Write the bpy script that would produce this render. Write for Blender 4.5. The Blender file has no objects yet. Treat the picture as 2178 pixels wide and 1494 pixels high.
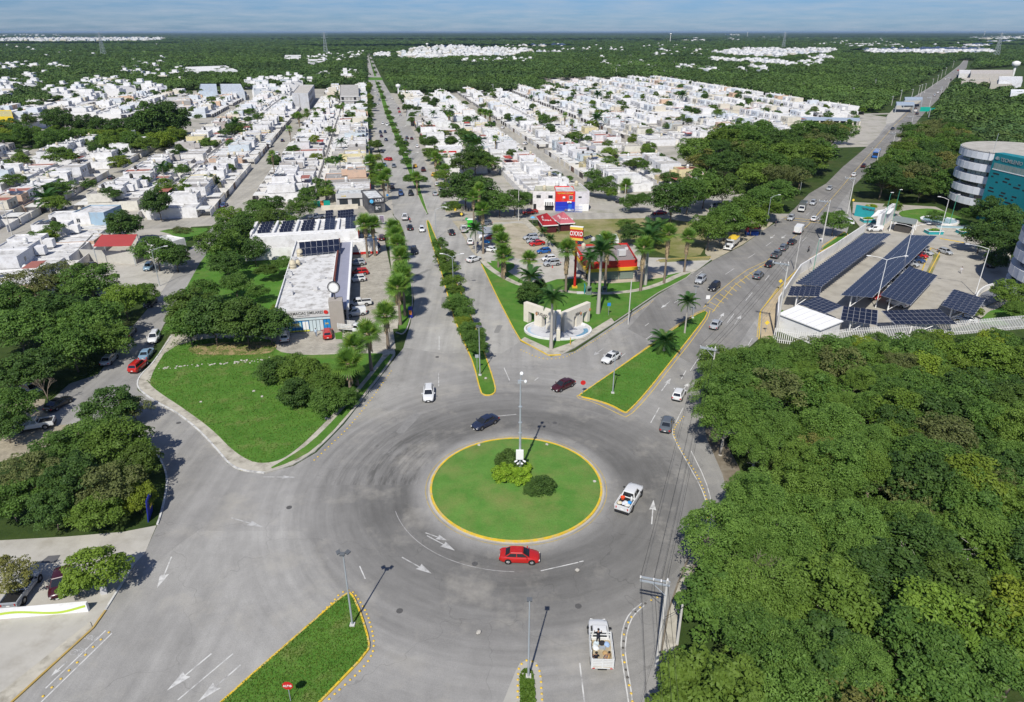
import bpy,math,random
import numpy as np
from mathutils import Vector,Matrix,Euler
SC = bpy.context.scene
COL = SC.collection
RN = random.Random(11)
rad = math.radians
# ------------------------------------------------------------------ camera
CAM_H = 55.0
FPX = 1452.0
PITCH = math.atan(679 / FPX)
cd = bpy.data.cameras.new('camera'); cam = bpy.data.objects.new('camera',cd); COL.objects.link(cam)
cam.location = (0,0,CAM_H)
cam.rotation_euler = (math.pi / 2 - PITCH,0,0)
cd.sensor_width = 36; cd.lens = FPX / 2178 * 36
cd.clip_start = 0.5; cd.clip_end = 120000
SC.camera = cam
# ------------------------------------------------------------------ light
SUN_AZ,SUN_EL = 14.5,48.0        # shadows fall towards azimuth 14.5 (clockwise from +Y)
W = bpy.data.worlds.new('World'); SC.world = W; W.use_nodes = True
nt = W.node_tree; nt.nodes.clear()
wo = nt.nodes.new('ShaderNodeOutputWorld'); bg = nt.nodes.new('ShaderNodeBackground')
sky = nt.nodes.new('ShaderNodeTexSky'); sky.sky_type = 'NISHITA'; sky.sun_disc = False
sky.sun_elevation = rad(SUN_EL); sky.sun_rotation = rad(180 + SUN_AZ)
sky.air_density = 1.0; sky.dust_density = 0.3; sky.ozone_density = 3.0; sky.altitude = 55
bg.inputs['Strength'].default_value = 0.088
tc = nt.nodes.new('ShaderNodeTexCoord'); sep = nt.nodes.new('ShaderNodeSeparateXYZ')
nt.links.new(tc.outputs['Generated'],sep.inputs[0])
def wmath(op,a,b=None,c=None):
 n = nt.nodes.new('ShaderNodeMath'); n.operation = op
 for i,v in enumerate((a,b,c)):
  if v is None: continue
  if isinstance(v,(int,float)): n.inputs[i].default_value = v
  else: nt.links.new(v,n.inputs[i])
 return n.outputs[0]
zz = wmath('ADD',wmath('MAXIMUM',sep.outputs[2],0.0),0.085)
cmb = nt.nodes.new('ShaderNodeCombineXYZ')
nt.links.new(wmath('DIVIDE',sep.outputs[0],zz),cmb.inputs[0]); nt.links.new(wmath('DIVIDE',sep.outputs[1],zz),cmb.inputs[1])
no = nt.nodes.new('ShaderNodeTexNoise'); no.inputs['Scale'].default_value = 1.7; no.inputs['Detail'].default_value = 7; no.inputs['Roughness'].default_value = 0.6
nt.links.new(cmb.outputs[0],no.inputs['Vector'])
cr = nt.nodes.new('ShaderNodeValToRGB'); cr.color_ramp.elements[0].position = 0.34; cr.color_ramp.elements[1].position = 0.85
cr.color_ramp.elements[1].color = (.8,.8,.8,1)
nt.links.new(no.outputs[0],cr.inputs[0])
# the whole sky: clear blue, with thin broken cloud drawn over it in perspective
tint = nt.nodes.new('ShaderNodeMix'); tint.data_type = 'RGBA'; tint.blend_type = 'MULTIPLY'; tint.inputs[0].default_value = 1
nt.links.new(sky.outputs[0],tint.inputs[6]); tint.inputs[7].default_value = (0.35,0.55,0.97,1)
mx = nt.nodes.new('ShaderNodeMix'); mx.data_type = 'RGBA'
nt.links.new(wmath('MULTIPLY',cr.outputs[0],0.75),mx.inputs[0]); nt.links.new(tint.outputs[2],mx.inputs[6]); mx.inputs[7].default_value = (5.4,6.0,6.9,1)
nt.links.new(mx.outputs[2],bg.inputs[0]); nt.links.new(bg.outputs[0],wo.inputs[0])
sl = bpy.data.lights.new('sun','SUN'); sun = bpy.data.objects.new('sun',sl); COL.objects.link(sun)
sl.energy = 5.0; sl.angle = rad(0.55); sl.color = (1.0,0.95,0.86)
sd = Vector((math.sin(rad(SUN_AZ)) * math.cos(rad(SUN_EL)),math.cos(rad(SUN_AZ)) * math.cos(rad(SUN_EL)),-math.sin(rad(SUN_EL))))
sun.rotation_euler = sd.to_track_quat('-Z','Y').to_euler()
sun.location = (0,0,200)
vs = SC.view_settings
vs.view_transform = 'Standard'; vs.look = 'None'; vs.gamma = 1; vs.exposure = 0.1; vs.use_curve_mapping = False
SC.cycles.max_bounces = 6; SC.cycles.diffuse_bounces = 3; SC.cycles.transparent_max_bounces = 6
SC.cycles.volume_bounces = 0
# ------------------------------------------------------------------ survey: photograph pixel -> point of the place
def G(px,py,z=0.0):
 u = (px - 1089) / FPX; v = (py - 747) / FPX
 dy = math.cos(PITCH) - v * math.sin(PITCH); dz = -math.sin(PITCH) - v * math.cos(PITCH)
 t = (z - CAM_H) / dz
 return (u * t,dy * t)
def PX(x,y,z=0):
 d = z - CAM_H
 f = y * math.cos(PITCH) - d * math.sin(PITCH); up = y * math.sin(PITCH) + d * math.cos(PITCH)
 if f < 1: return (-9999,-9999,f)
 return (1089 + FPX * x / f,747 - FPX * up / f,f)
HA = rad(-11)
AX = (math.sin(HA),math.cos(HA)); BX = (math.cos(HA),-math.sin(HA))
def AB(a,b): return (a * AX[0] + b * BX[0],a * AX[1] + b * BX[1])      # street-grid coordinates
def Gs(pts,z=0.0): return [G(p[0],p[1],z) for p in pts]
def chaikin(p,n=2,closed=True):
 p = [tuple(q) for q in p]
 for _ in range(n):
  o = []
  m = len(p)
  rng = range(m) if closed else range(m - 1)
  if not closed: o.append(p[0])
  for i in rng:
   a,b = p[i],p[(i + 1) % m]
   o.append((a[0] * .75 + b[0] * .25,a[1] * .75 + b[1] * .25)); o.append((a[0] * .25 + b[0] * .75,a[1] * .25 + b[1] * .75))
  if not closed: o.append(p[-1])
  p = o
 return p
def inside(x,y,poly):
 c = False; n = len(poly); j = n - 1
 for i in range(n):
  xi,yi = poly[i]; xj,yj = poly[j]
  if (yi > y) != (yj > y) and x < (xj - xi) * (y - yi) / (yj - yi) + xi: c = not c
  j = i
 return c
# ------------------------------------------------------------------ materials
MATS = {}
def _base(name):
 m = bpy.data.materials.new(name); m.use_nodes = True
 t = m.node_tree; b = t.nodes['Principled BSDF']
 return m,t,b
def N(t,typ,**k):
 n = t.nodes.new(typ)
 for a,v in k.items(): setattr(n,a,v)
 return n
def tmath(t,op,a,b=None,c=None,clamp=False):
 n = t.nodes.new('ShaderNodeMath'); n.operation = op; n.use_clamp = clamp
 for i,v in enumerate((a,b,c)):
  if v is None: continue
  if isinstance(v,(int,float)): n.inputs[i].default_value = v
  else: t.links.new(v,n.inputs[i])
 return n.outputs[0]
def tmix(t,fac,a,b,blend='MIX'):
 n = t.nodes.new('ShaderNodeMix'); n.data_type = 'RGBA'; n.blend_type = blend; n.clamp_factor = True
 for i,v in ((0,fac),(6,a),(7,b)):
  if isinstance(v,(int,float)): n.inputs[i].default_value = v
  elif isinstance(v,tuple): n.inputs[i].default_value = (v[0],v[1],v[2],1)
  else: t.links.new(v,n.inputs[i])
 return n.outputs[2]
def tnoise(t,scale,detail=4,rough=.55,vec=None,world=True):
 n = t.nodes.new('ShaderNodeTexNoise'); n.inputs['Scale'].default_value = scale; n.inputs['Detail'].default_value = detail; n.inputs['Roughness'].default_value = rough
 if vec is None:
  if world:
   g = t.nodes.new('ShaderNodeNewGeometry'); vec = g.outputs['Position']
  else:
   g = t.nodes.new('ShaderNodeTexCoord'); vec = g.outputs['Object']
 t.links.new(vec,n.inputs['Vector'])
 return n.outputs[0]
def tramp(t,x,p0,p1,c0=0.,c1=1.):
 n = t.nodes.new('ShaderNodeMapRange'); n.clamp = True
 t.links.new(x,n.inputs[0]); n.inputs[1].default_value = p0; n.inputs[2].default_value = p1; n.inputs[3].default_value = c0; n.inputs[4].default_value = c1
 return n.outputs[0]
def mat(name,col,rough=.75,var=.12,scale=1.2,metal=0.,spec=.35,bump=0.,objcol=False,dirt=None,world=True,coat=0.):
 """plain procedural paint / plaster / metal with mottling; dirt = (colour, amount, scale)"""
 if name in MATS: return MATS[name]
 m,t,b = _base(name)
 n = tnoise(t,scale,5,world=world)
 if objcol:
  oi = N(t,'ShaderNodeObjectInfo'); c = oi.outputs['Color']
 else:
  r = N(t,'ShaderNodeRGB'); r.outputs[0].default_value = (*col,1); c = r.outputs[0]
 f = tramp(t,n,.25,.75,1 - var,1 + var)
 vm = N(t,'ShaderNodeVectorMath',operation='SCALE'); t.links.new(c,vm.inputs[0]); t.links.new(f,vm.inputs['Scale'])
 c = vm.outputs[0]
 if dirt:
  dn = tnoise(t,dirt[2],8,.65,world=world)
  c = tmix(t,tramp(t,dn,.48,.68,0,dirt[1]),c,dirt[0])
 t.links.new(c,b.inputs['Base Color'])
 b.inputs['Roughness'].default_value = rough; b.inputs['Metallic'].default_value = metal; b.inputs['Specular IOR Level'].default_value = spec
 b.inputs['Coat Weight'].default_value = coat; b.inputs['Coat Roughness'].default_value = .05
 if bump:
  bp = N(t,'ShaderNodeBump'); bp.inputs['Strength'].default_value = bump; bp.inputs['Distance'].default_value = .05
  t.links.new(tnoise(t,scale * 9,4,world=world),bp.inputs['Height']); t.links.new(bp.outputs[0],b.inputs['Normal'])
 MATS[name] = m
 return m
def asphalt(name,ang,base=(.258,.253,.240),ring=True):
 if name in MATS: return MATS[name]
 m,t,b = _base(name)
 g = N(t,'ShaderNodeNewGeometry'); pos = g.outputs['Position']
 # streaks of wear running along the carriageway
 mp = N(t,'ShaderNodeMapping'); mp.inputs['Rotation'].default_value = (0,0,ang); mp.inputs['Scale'].default_value = (1.0,.035,1)
 t.links.new(pos,mp.inputs[0])
 lin = tnoise(t,.55,6,.6,vec=mp.outputs[0])
 big = tnoise(t,.055,5,.6,vec=pos)
 mid = tnoise(t,.5,6,.65,vec=pos)
 fine = tnoise(t,9.,4,.7,vec=pos)
 r = N(t,'ShaderNodeRGB'); r.outputs[0].default_value = (*base,1); c = r.outputs[0]
 f = tmath(t,'MULTIPLY',tramp(t,big,.3,.7,.80,1.18),tramp(t,mid,.25,.75,.90,1.10))
 f = tmath(t,'MULTIPLY',f,tramp(t,fine,.2,.8,.80,1.2))
 if ring:
  sp = N(t,'ShaderNodeSeparateXYZ'); t.links.new(pos,sp.inputs[0])
  dx = tmath(t,'SUBTRACT',sp.outputs[0],.5); dy = tmath(t,'SUBTRACT',sp.outputs[1],75.2)
  rr = tmath(t,'SQRT',tmath(t,'ADD',tmath(t,'MULTIPLY',dx,dx),tmath(t,'MULTIPLY',dy,dy)))
  an = tmath(t,'ARCTAN2',dy,dx)
  cb = N(t,'ShaderNodeCombineXYZ'); t.links.new(tmath(t,'MULTIPLY',rr,1.1),cb.inputs[0]); t.links.new(tmath(t,'MULTIPLY',tmath(t,'COSINE',an),2.2),cb.inputs[1]); t.links.new(tmath(t,'MULTIPLY',tmath(t,'SINE',an),2.2),cb.inputs[2])
  circ = tnoise(t,.8,6,.6,vec=cb.outputs[0])
  w = tmath(t,'MULTIPLY',tramp(t,rr,12.2,14.5),tramp(t,rr,19,30,1,0))     # tyre-blackened ring of the roundabout
  w2 = tmath(t,'MULTIPLY',tramp(t,rr,10,15),tramp(t,rr,27,44,1,0))
  blk = tmath(t,'MULTIPLY',w,tramp(t,big,.30,.62,.35,1.0))
  f = tmath(t,'MULTIPLY',f,tmath(t,'SUBTRACT',1,tmath(t,'MULTIPLY',blk,.62)))
  str_ = tmix(t,w2,lin,circ)
  f = tmath(t,'MULTIPLY',f,tramp(t,str_,.28,.72,.80,1.14))
  # tar bleeding and scabbed patches on the inner lane, west side of the ring
  scab = tnoise(t,.9,9,.75,vec=cb.outputs[0])
  ws = tmath(t,'MULTIPLY',w,tmath(t,'MULTIPLY',tramp(t,an,1.9,2.6),1))
  f = tmath(t,'MULTIPLY',f,tmath(t,'SUBTRACT',1.05,tmath(t,'MULTIPLY',ws,tramp(t,scab,.46,.60,-.25,.35))))
 else:
  f = tmath(t,'MULTIPLY',f,tramp(t,lin,.28,.72,.84,1.14))
 # sealed cracks and repair seams
 vo = N(t,'ShaderNodeTexVoronoi',feature='DISTANCE_TO_EDGE'); vo.inputs['Scale'].default_value = .055
 wob = N(t,'ShaderNodeVectorMath',operation='ADD'); t.links.new(pos,wob.inputs[0])
 nc = N(t,'ShaderNodeTexNoise'); nc.inputs['Scale'].default_value = .25; t.links.new(pos,nc.inputs['Vector'])
 sc_ = N(t,'ShaderNodeVectorMath',operation='SCALE'); t.links.new(nc.outputs['Color'],sc_.inputs[0]); sc_.inputs['Scale'].default_value = 7
 t.links.new(sc_.outputs[0],wob.inputs[1]); t.links.new(wob.outputs[0],vo.inputs['Vector'])
 f = tmath(t,'MULTIPLY',f,tramp(t,vo.outputs['Distance'],.0010,.0030,.80,1.0))
 vm = N(t,'ShaderNodeVectorMath',operation='SCALE'); t.links.new(c,vm.inputs[0]); t.links.new(f,vm.inputs['Scale'])
 dust = tnoise(t,.12,5,.7,vec=pos)
 c = tmix(t,tramp(t,dust,.52,.72,0,.5),vm.outputs[0],(base[0] * 1.5,base[1] * 1.45,base[2] * 1.33))
 t.links.new(c,b.inputs['Base Color']); b.inputs['Roughness'].default_value = .88; b.inputs['Specular IOR Level'].default_value = .25
 bp = N(t,'ShaderNodeBump'); bp.inputs['Strength'].default_value = .25; bp.inputs['Distance'].default_value = .03
 t.links.new(fine,bp.inputs['Height']); t.links.new(bp.outputs[0],b.inputs['Normal'])
 MATS[name] = m
 return m
def grass(name,c1,c2,dry=(.20,.17,.07),dry_amt=.5,lo=.55,hi=.72,dscale=.14,amp=.30):
 if name in MATS: return MATS[name]
 m,t,b = _base(name)
 n1 = tnoise(t,.35,5,.6); n2 = tnoise(t,4.5,7,.75); n3 = tnoise(t,dscale,6,.65)
 c = tmix(t,tramp(t,n1,.3,.7),c1,c2)
 c = tmix(t,tramp(t,n3,lo,hi,0,dry_amt),c,dry)
 vm = N(t,'ShaderNodeVectorMath',operation='SCALE'); t.links.new(c,vm.inputs[0]); t.links.new(tramp(t,n2,.25,.75,1 - amp,1 + amp),vm.inputs['Scale'])
 t.links.new(vm.outputs[0],b.inputs['Base Color']); b.inputs['Roughness'].default_value = .9; b.inputs['Specular IOR Level'].default_value = .15
 bp = N(t,'ShaderNodeBump'); bp.inputs['Strength'].default_value = .7; bp.inputs['Distance'].default_value = .12
 t.links.new(n2,bp.inputs['Height']); t.links.new(bp.outputs[0],b.inputs['Normal'])
 MATS[name] = m
 return m
def paving(name,col,size,var=.2,joint=.6,ang=0.,bw=.5):
 if name in MATS: return MATS[name]
 m,t,b = _base(name)
 g = N(t,'ShaderNodeNewGeometry')
 mp = N(t,'ShaderNodeMapping'); mp.inputs['Rotation'].default_value = (0,0,ang); t.links.new(g.outputs['Position'],mp.inputs[0])
 br = N(t,'ShaderNodeTexBrick'); t.links.new(mp.outputs[0],br.inputs['Vector'])
 br.inputs['Scale'].default_value = 1 / size; br.inputs['Mortar Size'].default_value = .02; br.inputs['Brick Width'].default_value = bw * 2; br.inputs['Row Height'].default_value = .5
 br.inputs['Color1'].default_value = (1,1,1,1); br.inputs['Color2'].default_value = (1 - var,1 - var,1 - var,1); br.inputs['Mortar'].default_value = (joint,joint,joint,1)
 c = tmix(t,1.,br.outputs[0],(*col,),'MULTIPLY')
 n = tnoise(t,.35,6,.7)
 vm = N(t,'ShaderNodeVectorMath',operation='SCALE'); t.links.new(c,vm.inputs[0]); t.links.new(tramp(t,n,.3,.7,.72,1.18),vm.inputs['Scale'])
 t.links.new(vm.outputs[0],b.inputs['Base Color']); b.inputs['Roughness'].default_value = .9; b.inputs['Specular IOR Level'].default_value = .2
 MATS[name] = m
 return m
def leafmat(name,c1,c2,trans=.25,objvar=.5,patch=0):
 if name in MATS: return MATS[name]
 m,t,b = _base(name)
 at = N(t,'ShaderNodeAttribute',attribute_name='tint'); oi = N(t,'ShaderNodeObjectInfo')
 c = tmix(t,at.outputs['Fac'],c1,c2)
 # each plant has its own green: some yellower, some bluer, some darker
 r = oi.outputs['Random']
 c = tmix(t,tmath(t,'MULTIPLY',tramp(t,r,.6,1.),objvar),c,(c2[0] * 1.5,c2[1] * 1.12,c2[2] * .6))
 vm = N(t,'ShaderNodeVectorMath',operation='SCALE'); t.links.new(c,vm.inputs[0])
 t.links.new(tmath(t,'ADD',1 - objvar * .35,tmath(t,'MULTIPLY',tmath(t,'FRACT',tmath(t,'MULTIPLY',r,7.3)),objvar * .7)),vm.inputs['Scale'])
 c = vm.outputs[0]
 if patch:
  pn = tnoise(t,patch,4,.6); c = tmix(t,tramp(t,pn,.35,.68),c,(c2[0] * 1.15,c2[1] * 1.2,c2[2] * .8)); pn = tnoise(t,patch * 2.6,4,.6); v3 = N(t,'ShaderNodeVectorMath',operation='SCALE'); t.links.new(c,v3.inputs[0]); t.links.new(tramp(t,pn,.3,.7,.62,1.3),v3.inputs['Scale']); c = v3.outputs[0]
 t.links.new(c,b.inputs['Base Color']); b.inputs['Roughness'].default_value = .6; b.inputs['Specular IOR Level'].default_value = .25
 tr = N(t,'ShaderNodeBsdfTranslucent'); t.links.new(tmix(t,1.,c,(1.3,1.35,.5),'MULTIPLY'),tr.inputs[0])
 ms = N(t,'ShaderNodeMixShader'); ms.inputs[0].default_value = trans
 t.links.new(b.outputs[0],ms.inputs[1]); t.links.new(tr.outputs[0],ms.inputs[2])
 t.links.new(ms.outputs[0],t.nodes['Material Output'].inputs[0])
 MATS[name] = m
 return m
def solar_mat():
 m,t,b = _base('solar_cells')
 tc = N(t,'ShaderNodeTexCoord'); br = N(t,'ShaderNodeTexBrick'); t.links.new(tc.outputs['Object'],br.inputs['Vector'])
 br.offset = 0; br.inputs['Scale'].default_value = 1; br.inputs['Brick Width'].default_value = .25; br.inputs['Row Height'].default_value = .25; br.inputs['Mortar Size'].default_value = .01
 br.inputs['Color1'].default_value = (.006,.009,.024,1); br.inputs['Color2'].default_value = (.008,.012,.030,1); br.inputs['Mortar'].default_value = (.03,.035,.05,1)
 t.links.new(br.outputs[0],b.inputs['Base Color']); b.inputs['Roughness'].default_value = .22; b.inputs['Specular IOR Level'].default_value = .5
 MATS['solar_cells'] = m
 return m
white_wall = mat('wall_plaster',(.8,.8,.8),.85,.06,.5,objcol=True,dirt=((.30,.28,.25),.45,.55),spec=.2)
roof_m = mat('roof_coating',(.6,.6,.6),.9,.10,.35,objcol=True,dirt=((.20,.185,.165),.8,.6),spec=.15)
plaster = mat('white_plaster',(.70,.70,.69),.8,.05,.4,dirt=((.35,.33,.30),.4,.5))
cream = mat('cream_plaster',(.60,.56,.47),.8,.06,.5,dirt=((.30,.27,.22),.4,.7))
grey_con = mat('grey_concrete',(.33,.32,.30),.85,.12,.5,dirt=((.16,.15,.14),.5,.6),bump=.2)
pale_con = mat('pale_concrete',(.40,.385,.345),.9,.12,.25,dirt=((.24,.22,.18),.5,.35),bump=.2)
side_con = mat('pavement_concrete',(.42,.395,.33),.9,.14,.6,dirt=((.17,.155,.12),.8,.5),bump=.3)
dirt_m = mat('bare_dirt',(.37,.33,.25),.95,.18,.2,dirt=((.18,.17,.09),.6,.25),bump=.4)
dark = mat('dark_opening',(.02,.02,.022),.6,.1,1)
glass = mat('window_glass',(.03,.038,.045),.08,.1,1,spec=.8)
carglass = mat('car_glass',(.015,.018,.022),.05,.05,1,spec=.8,world=False)
carpaint = mat('car_paint',(.5,.5,.5),.32,.03,2,spec=.5,objcol=True,coat=.7,world=False)
tyre_m = mat('tyre_rubber',(.018,.018,.018),.8,.1,6,world=False)
rim_m = mat('wheel_rim',(.45,.45,.46),.3,.05,6,metal=.8,world=False)
black_p = mat('black_plastic',(.02,.02,.02),.5,.1,3,world=False)
chrome = mat('lamp_lens',(.75,.75,.72),.15,.03,3,spec=.8,world=False)
red_lens = mat('red_lens',(.45,.015,.01),.2,.05,3,spec=.6,world=False)
plate_m = mat('plate_white',(.7,.7,.68),.5,.03,3,world=False)
steel = mat('galvanised_steel',(.42,.46,.49),.45,.06,2,metal=.35,world=False)
conc_pole = mat('pole_concrete',(.50,.49,.46),.85,.08,1.5)
wire_m = mat('black_wire',(.015,.015,.015),.7,.05,1)
yellow_p = mat('yellow_paint',(.62,.42,.03),.7,.15,1.2,dirt=((.38,.34,.26),.75,1.1))
white_p = mat('white_paint',(.55,.55,.53),.75,.1,1.2,dirt=((.21,.205,.20),.95,.9))
worn_p = mat('worn_white_paint',(.42,.42,.41),.8,.1,1.5,dirt=((.19,.185,.18),.95,1.6))
stud_y = mat('stud_yellow',(.66,.44,.05),.5,.1,3,dirt=((.22,.20,.15),.6,3))
stud_d = mat('stud_dark',(.07,.065,.06),.6,.1,3)
bark = mat('bark',(.16,.13,.10),.95,.25,2.5,bump=.5,world=False)
pale_bark = mat('pale_bark',(.38,.36,.32),.9,.12,2.5,world=False)
palm_bark = mat('palm_bark',(.20,.16,.12),.95,.25,4,bump=.6,world=False)
thatch = mat('dead_frond',(.33,.25,.15),.95,.25,3,world=False)
objp = mat('coloured_paint',(.5,.5,.5),.6,.08,1.5,objcol=True)
cloth = mat('coloured_cloth',(.5,.5,.5),.9,.15,3,objcol=True,world=False)
skin = mat('skin',(.30,.16,.10),.6,.05,3,world=False)
hair = mat('hair',(.012,.01,.009),.6,.1,3,world=False)
solar = solar_mat()
frame_al = mat('aluminium_frame',(.42,.43,.46),.4,.04,3,metal=.3,world=False)
water_m = mat('pool_water',(.30,.44,.50),.08,.08,.5,spec=.6)
teal_p = mat('teal_paint',(.008,.19,.225),.55,.06,.25)
band_w = mat('white_metal_panel',(.62,.64,.68),.45,.05,.4,objcol=False)
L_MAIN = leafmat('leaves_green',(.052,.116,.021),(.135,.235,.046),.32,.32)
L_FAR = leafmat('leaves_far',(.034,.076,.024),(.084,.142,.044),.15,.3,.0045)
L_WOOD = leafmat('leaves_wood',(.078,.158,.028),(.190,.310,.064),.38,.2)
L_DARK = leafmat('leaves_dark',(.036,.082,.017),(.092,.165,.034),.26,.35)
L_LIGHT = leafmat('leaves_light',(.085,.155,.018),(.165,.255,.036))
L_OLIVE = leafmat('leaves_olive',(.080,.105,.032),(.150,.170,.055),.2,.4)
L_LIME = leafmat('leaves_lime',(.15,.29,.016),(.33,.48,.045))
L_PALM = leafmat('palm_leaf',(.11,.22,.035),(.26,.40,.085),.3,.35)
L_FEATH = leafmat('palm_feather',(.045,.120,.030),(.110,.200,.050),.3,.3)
LAWN = grass('lawn_grass',(.052,.150,.018),(.090,.200,.032),(.20,.18,.07),.4,.5,.75,.2,.24)
RING = grass('roundabout_grass',(.072,.185,.030),(.112,.235,.046),(.22,.21,.075),.6,.42,.72,.22,.2)
ROUGH = grass('rough_grass',(.055,.145,.018),(.092,.195,.030),(.24,.20,.09),.5,.52,.72,.3)
DRY = grass('dry_grass',(.14,.155,.045),(.20,.20,.07),(.33,.28,.17),.9,.42,.66,.08)
SCRUB = grass('scrub_ground',(.022,.045,.010),(.050,.080,.018),(.09,.08,.04),.5,.5,.7,.05)
# ------------------------------------------------------------------ mesh builder
class MB:
 def __init__(s): s.v = []; s.f = []; s.m = []
 def add(s,vs,fs,m=0):
  o = len(s.v); s.v.extend([tuple(v) for v in vs]); s.f.extend([tuple(i + o for i in f) for f in fs]); s.m.extend([m] * len(fs)); return s
 def box(s,x0,x1,y0,y1,z0,z1,m=0):
  return s.add([(x0,y0,z0),(x1,y0,z0),(x1,y1,z0),(x0,y1,z0),(x0,y0,z1),(x1,y0,z1),(x1,y1,z1),(x0,y1,z1)],
                     [(0,3,2,1),(4,5,6,7),(0,1,5,4),(1,2,6,5),(2,3,7,6),(3,0,4,7)],m)
 def obox(s,c,h,yaw=0,m=0):
  ca,sa = math.cos(yaw),math.sin(yaw); v = []
  for dz in (-1,1):
   for dx,dy in ((-1,-1),(1,-1),(1,1),(-1,1)):
    x,y = dx * h[0],dy * h[1]; v.append((c[0] + x * ca - y * sa,c[1] + x * sa + y * ca,c[2] + dz * h[2]))
  return s.add(v,[(0,3,2,1),(4,5,6,7),(0,1,5,4),(1,2,6,5),(2,3,7,6),(3,0,4,7)],m)
 def prism(s,poly,z0,z1,mt=0,ms=None,bottom=False):
  a = sum(poly[i][0] * poly[(i + 1) % len(poly)][1] - poly[(i + 1) % len(poly)][0] * poly[i][1] for i in range(len(poly)))
  if a < 0: poly = poly[::-1]
  n = len(poly); ms = mt if ms is None else ms
  o = len(s.v); s.v += [(p[0],p[1],z0) for p in poly] + [(p[0],p[1],z1) for p in poly]
  s.f.append(tuple(o + n + i for i in range(n))); s.m.append(mt)
  for i in range(n):
   j = (i + 1) % n; s.f.append((o + i,o + j,o + n + j,o + n + i)); s.m.append(ms)
  if bottom: s.f.append(tuple(o + n - 1 - i for i in range(n))); s.m.append(ms)
  return s
 def sheet(s,poly,z,m=0):
  a = sum(poly[i][0] * poly[(i + 1) % len(poly)][1] - poly[(i + 1) % len(poly)][0] * poly[i][1] for i in range(len(poly)))
  if a < 0: poly = poly[::-1]
  return s.add([(p[0],p[1],z) for p in poly],[tuple(range(len(poly)))],m)
 def cyl(s,p0,p1,r0,r1=None,n=8,m=0,caps=True):
  r1 = r0 if r1 is None else r1
  p0 = Vector(p0); p1 = Vector(p1); d = (p1 - p0).normalized(); u = d.orthogonal().normalized(); w = d.cross(u)
  v = []
  for p,r in ((p0,r0),(p1,r1)):
   for i in range(n):
    a = 2 * math.pi * i / n; v.append(p + (u * math.cos(a) + w * math.sin(a)) * r)
  f = [(i,(i + 1) % n,n + (i + 1) % n,n + i) for i in range(n)]
  if caps: f += [tuple(range(n))[::-1],tuple(range(n,2 * n))]
  return s.add(v,f,m)
 def tube(s,pts,r,n=6,m=0):
  for a,b in zip(pts[:-1],pts[1:]): s.cyl(a,b,r if not isinstance(r,(list,tuple)) else r[0],None,n,m,True)
  return s
 def lathe(s,prof,n=12,c=(0,0,0),m=0):
  o = []
  for r,z in prof:
   for i in range(n):
    a = 2 * math.pi * i / n; o.append((c[0] + r * math.cos(a),c[1] + r * math.sin(a),c[2] + z))
  f = []
  for k in range(len(prof) - 1):
   for i in range(n):
    j = (i + 1) % n; f.append((k * n + i,k * n + j,(k + 1) * n + j,(k + 1) * n + i))
  f.append(tuple(range(n))[::-1]); f.append(tuple((len(prof) - 1) * n + i for i in range(n)))
  return s.add(o,f,m)
 def strip(s,line,w,z0,z1,m=0,closed=False):
  """a kerb or painted line of width w along a polyline"""
  n = len(line); L = []; Rr = []
  for i in range(n):
   if closed: a = line[(i - 1) % n]; b = line[(i + 1) % n]
   else: a = line[max(0,i - 1)]; b = line[min(n - 1,i + 1)]
   dx,dy = b[0] - a[0],b[1] - a[1]; l = math.hypot(dx,dy) or 1
   nx,ny = -dy / l * w / 2,dx / l * w / 2
   L.append((line[i][0] + nx,line[i][1] + ny)); Rr.append((line[i][0] - nx,line[i][1] - ny))
  k = n if closed else n - 1
  for i in range(k):
   j = (i + 1) % n
   if z1 <= z0:
    s.add([(*Rr[i],z0),(*Rr[j],z0),(*L[j],z0),(*L[i],z0)],[(0,1,2,3)],m)
   else:
    fs = [(4,5,6,7),(0,1,5,4),(2,3,7,6)]
    if not closed and i == 0: fs.append((3,0,4,7))
    if not closed and i == k - 1: fs.append((1,2,6,5))
    s.add([(*Rr[i],z0),(*Rr[j],z0),(*L[j],z0),(*L[i],z0),(*Rr[i],z1),(*Rr[j],z1),(*L[j],z1),(*L[i],z1)],fs,m)
  return s
 def mesh(s,name,mats,smooth=False,sharp=None):
  me = bpy.data.meshes.new(name); me.from_pydata(s.v,[],s.f)
  for m in (mats if isinstance(mats,(list,tuple)) else [mats]): me.materials.append(m)
  if len(me.materials) > 1: me.polygons.foreach_set('material_index',s.m)
  if smooth:
   me.polygons.foreach_set('use_smooth',[True] * len(s.f))
   if sharp: me.set_sharp_from_angle(angle=rad(sharp))
  me.update()
  return me
 def build(s,name,mats,parent=None,smooth=False,sharp=None,color=None,world=True):
  return ob(name,s.mesh(name,mats,smooth,sharp),parent,color=color,world=world)
def ob(name,me,parent=None,loc=None,rot=None,scale=None,color=None,world=False):
 o = bpy.data.objects.new(name,me); COL.objects.link(o)
 if parent is not None:
  o.parent = parent
  if world:      # vertices given in world coordinates
   pl = parent.location.copy()
   q = parent.parent
   while q is not None: pl += q.location; q = q.parent
   o.location = -pl
 if loc is not None: o.location = loc
 if rot is not None: o.rotation_euler = rot
 if scale is not None: o.scale = scale if isinstance(scale,(tuple,list)) else (scale,) * 3
 if color is not None: o.color = (*color,1)
 return o
def tag(o,label=None,cat=None,group=None,kind=None):
 if label: o['label'] = label
 if cat: o['category'] = cat
 if group: o['group'] = group
 if kind: o['kind'] = kind
 return o
def root(name,label,cat,loc=(0,0,0),rz=0,group=None,scale=None):
 o = bpy.data.objects.new(name,None); COL.objects.link(o); o.location = loc; o.rotation_euler = (0,0,rz); o.empty_display_size = .3
 if scale: o.scale = (scale,) * 3
 return tag(o,label,cat,group)
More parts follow.
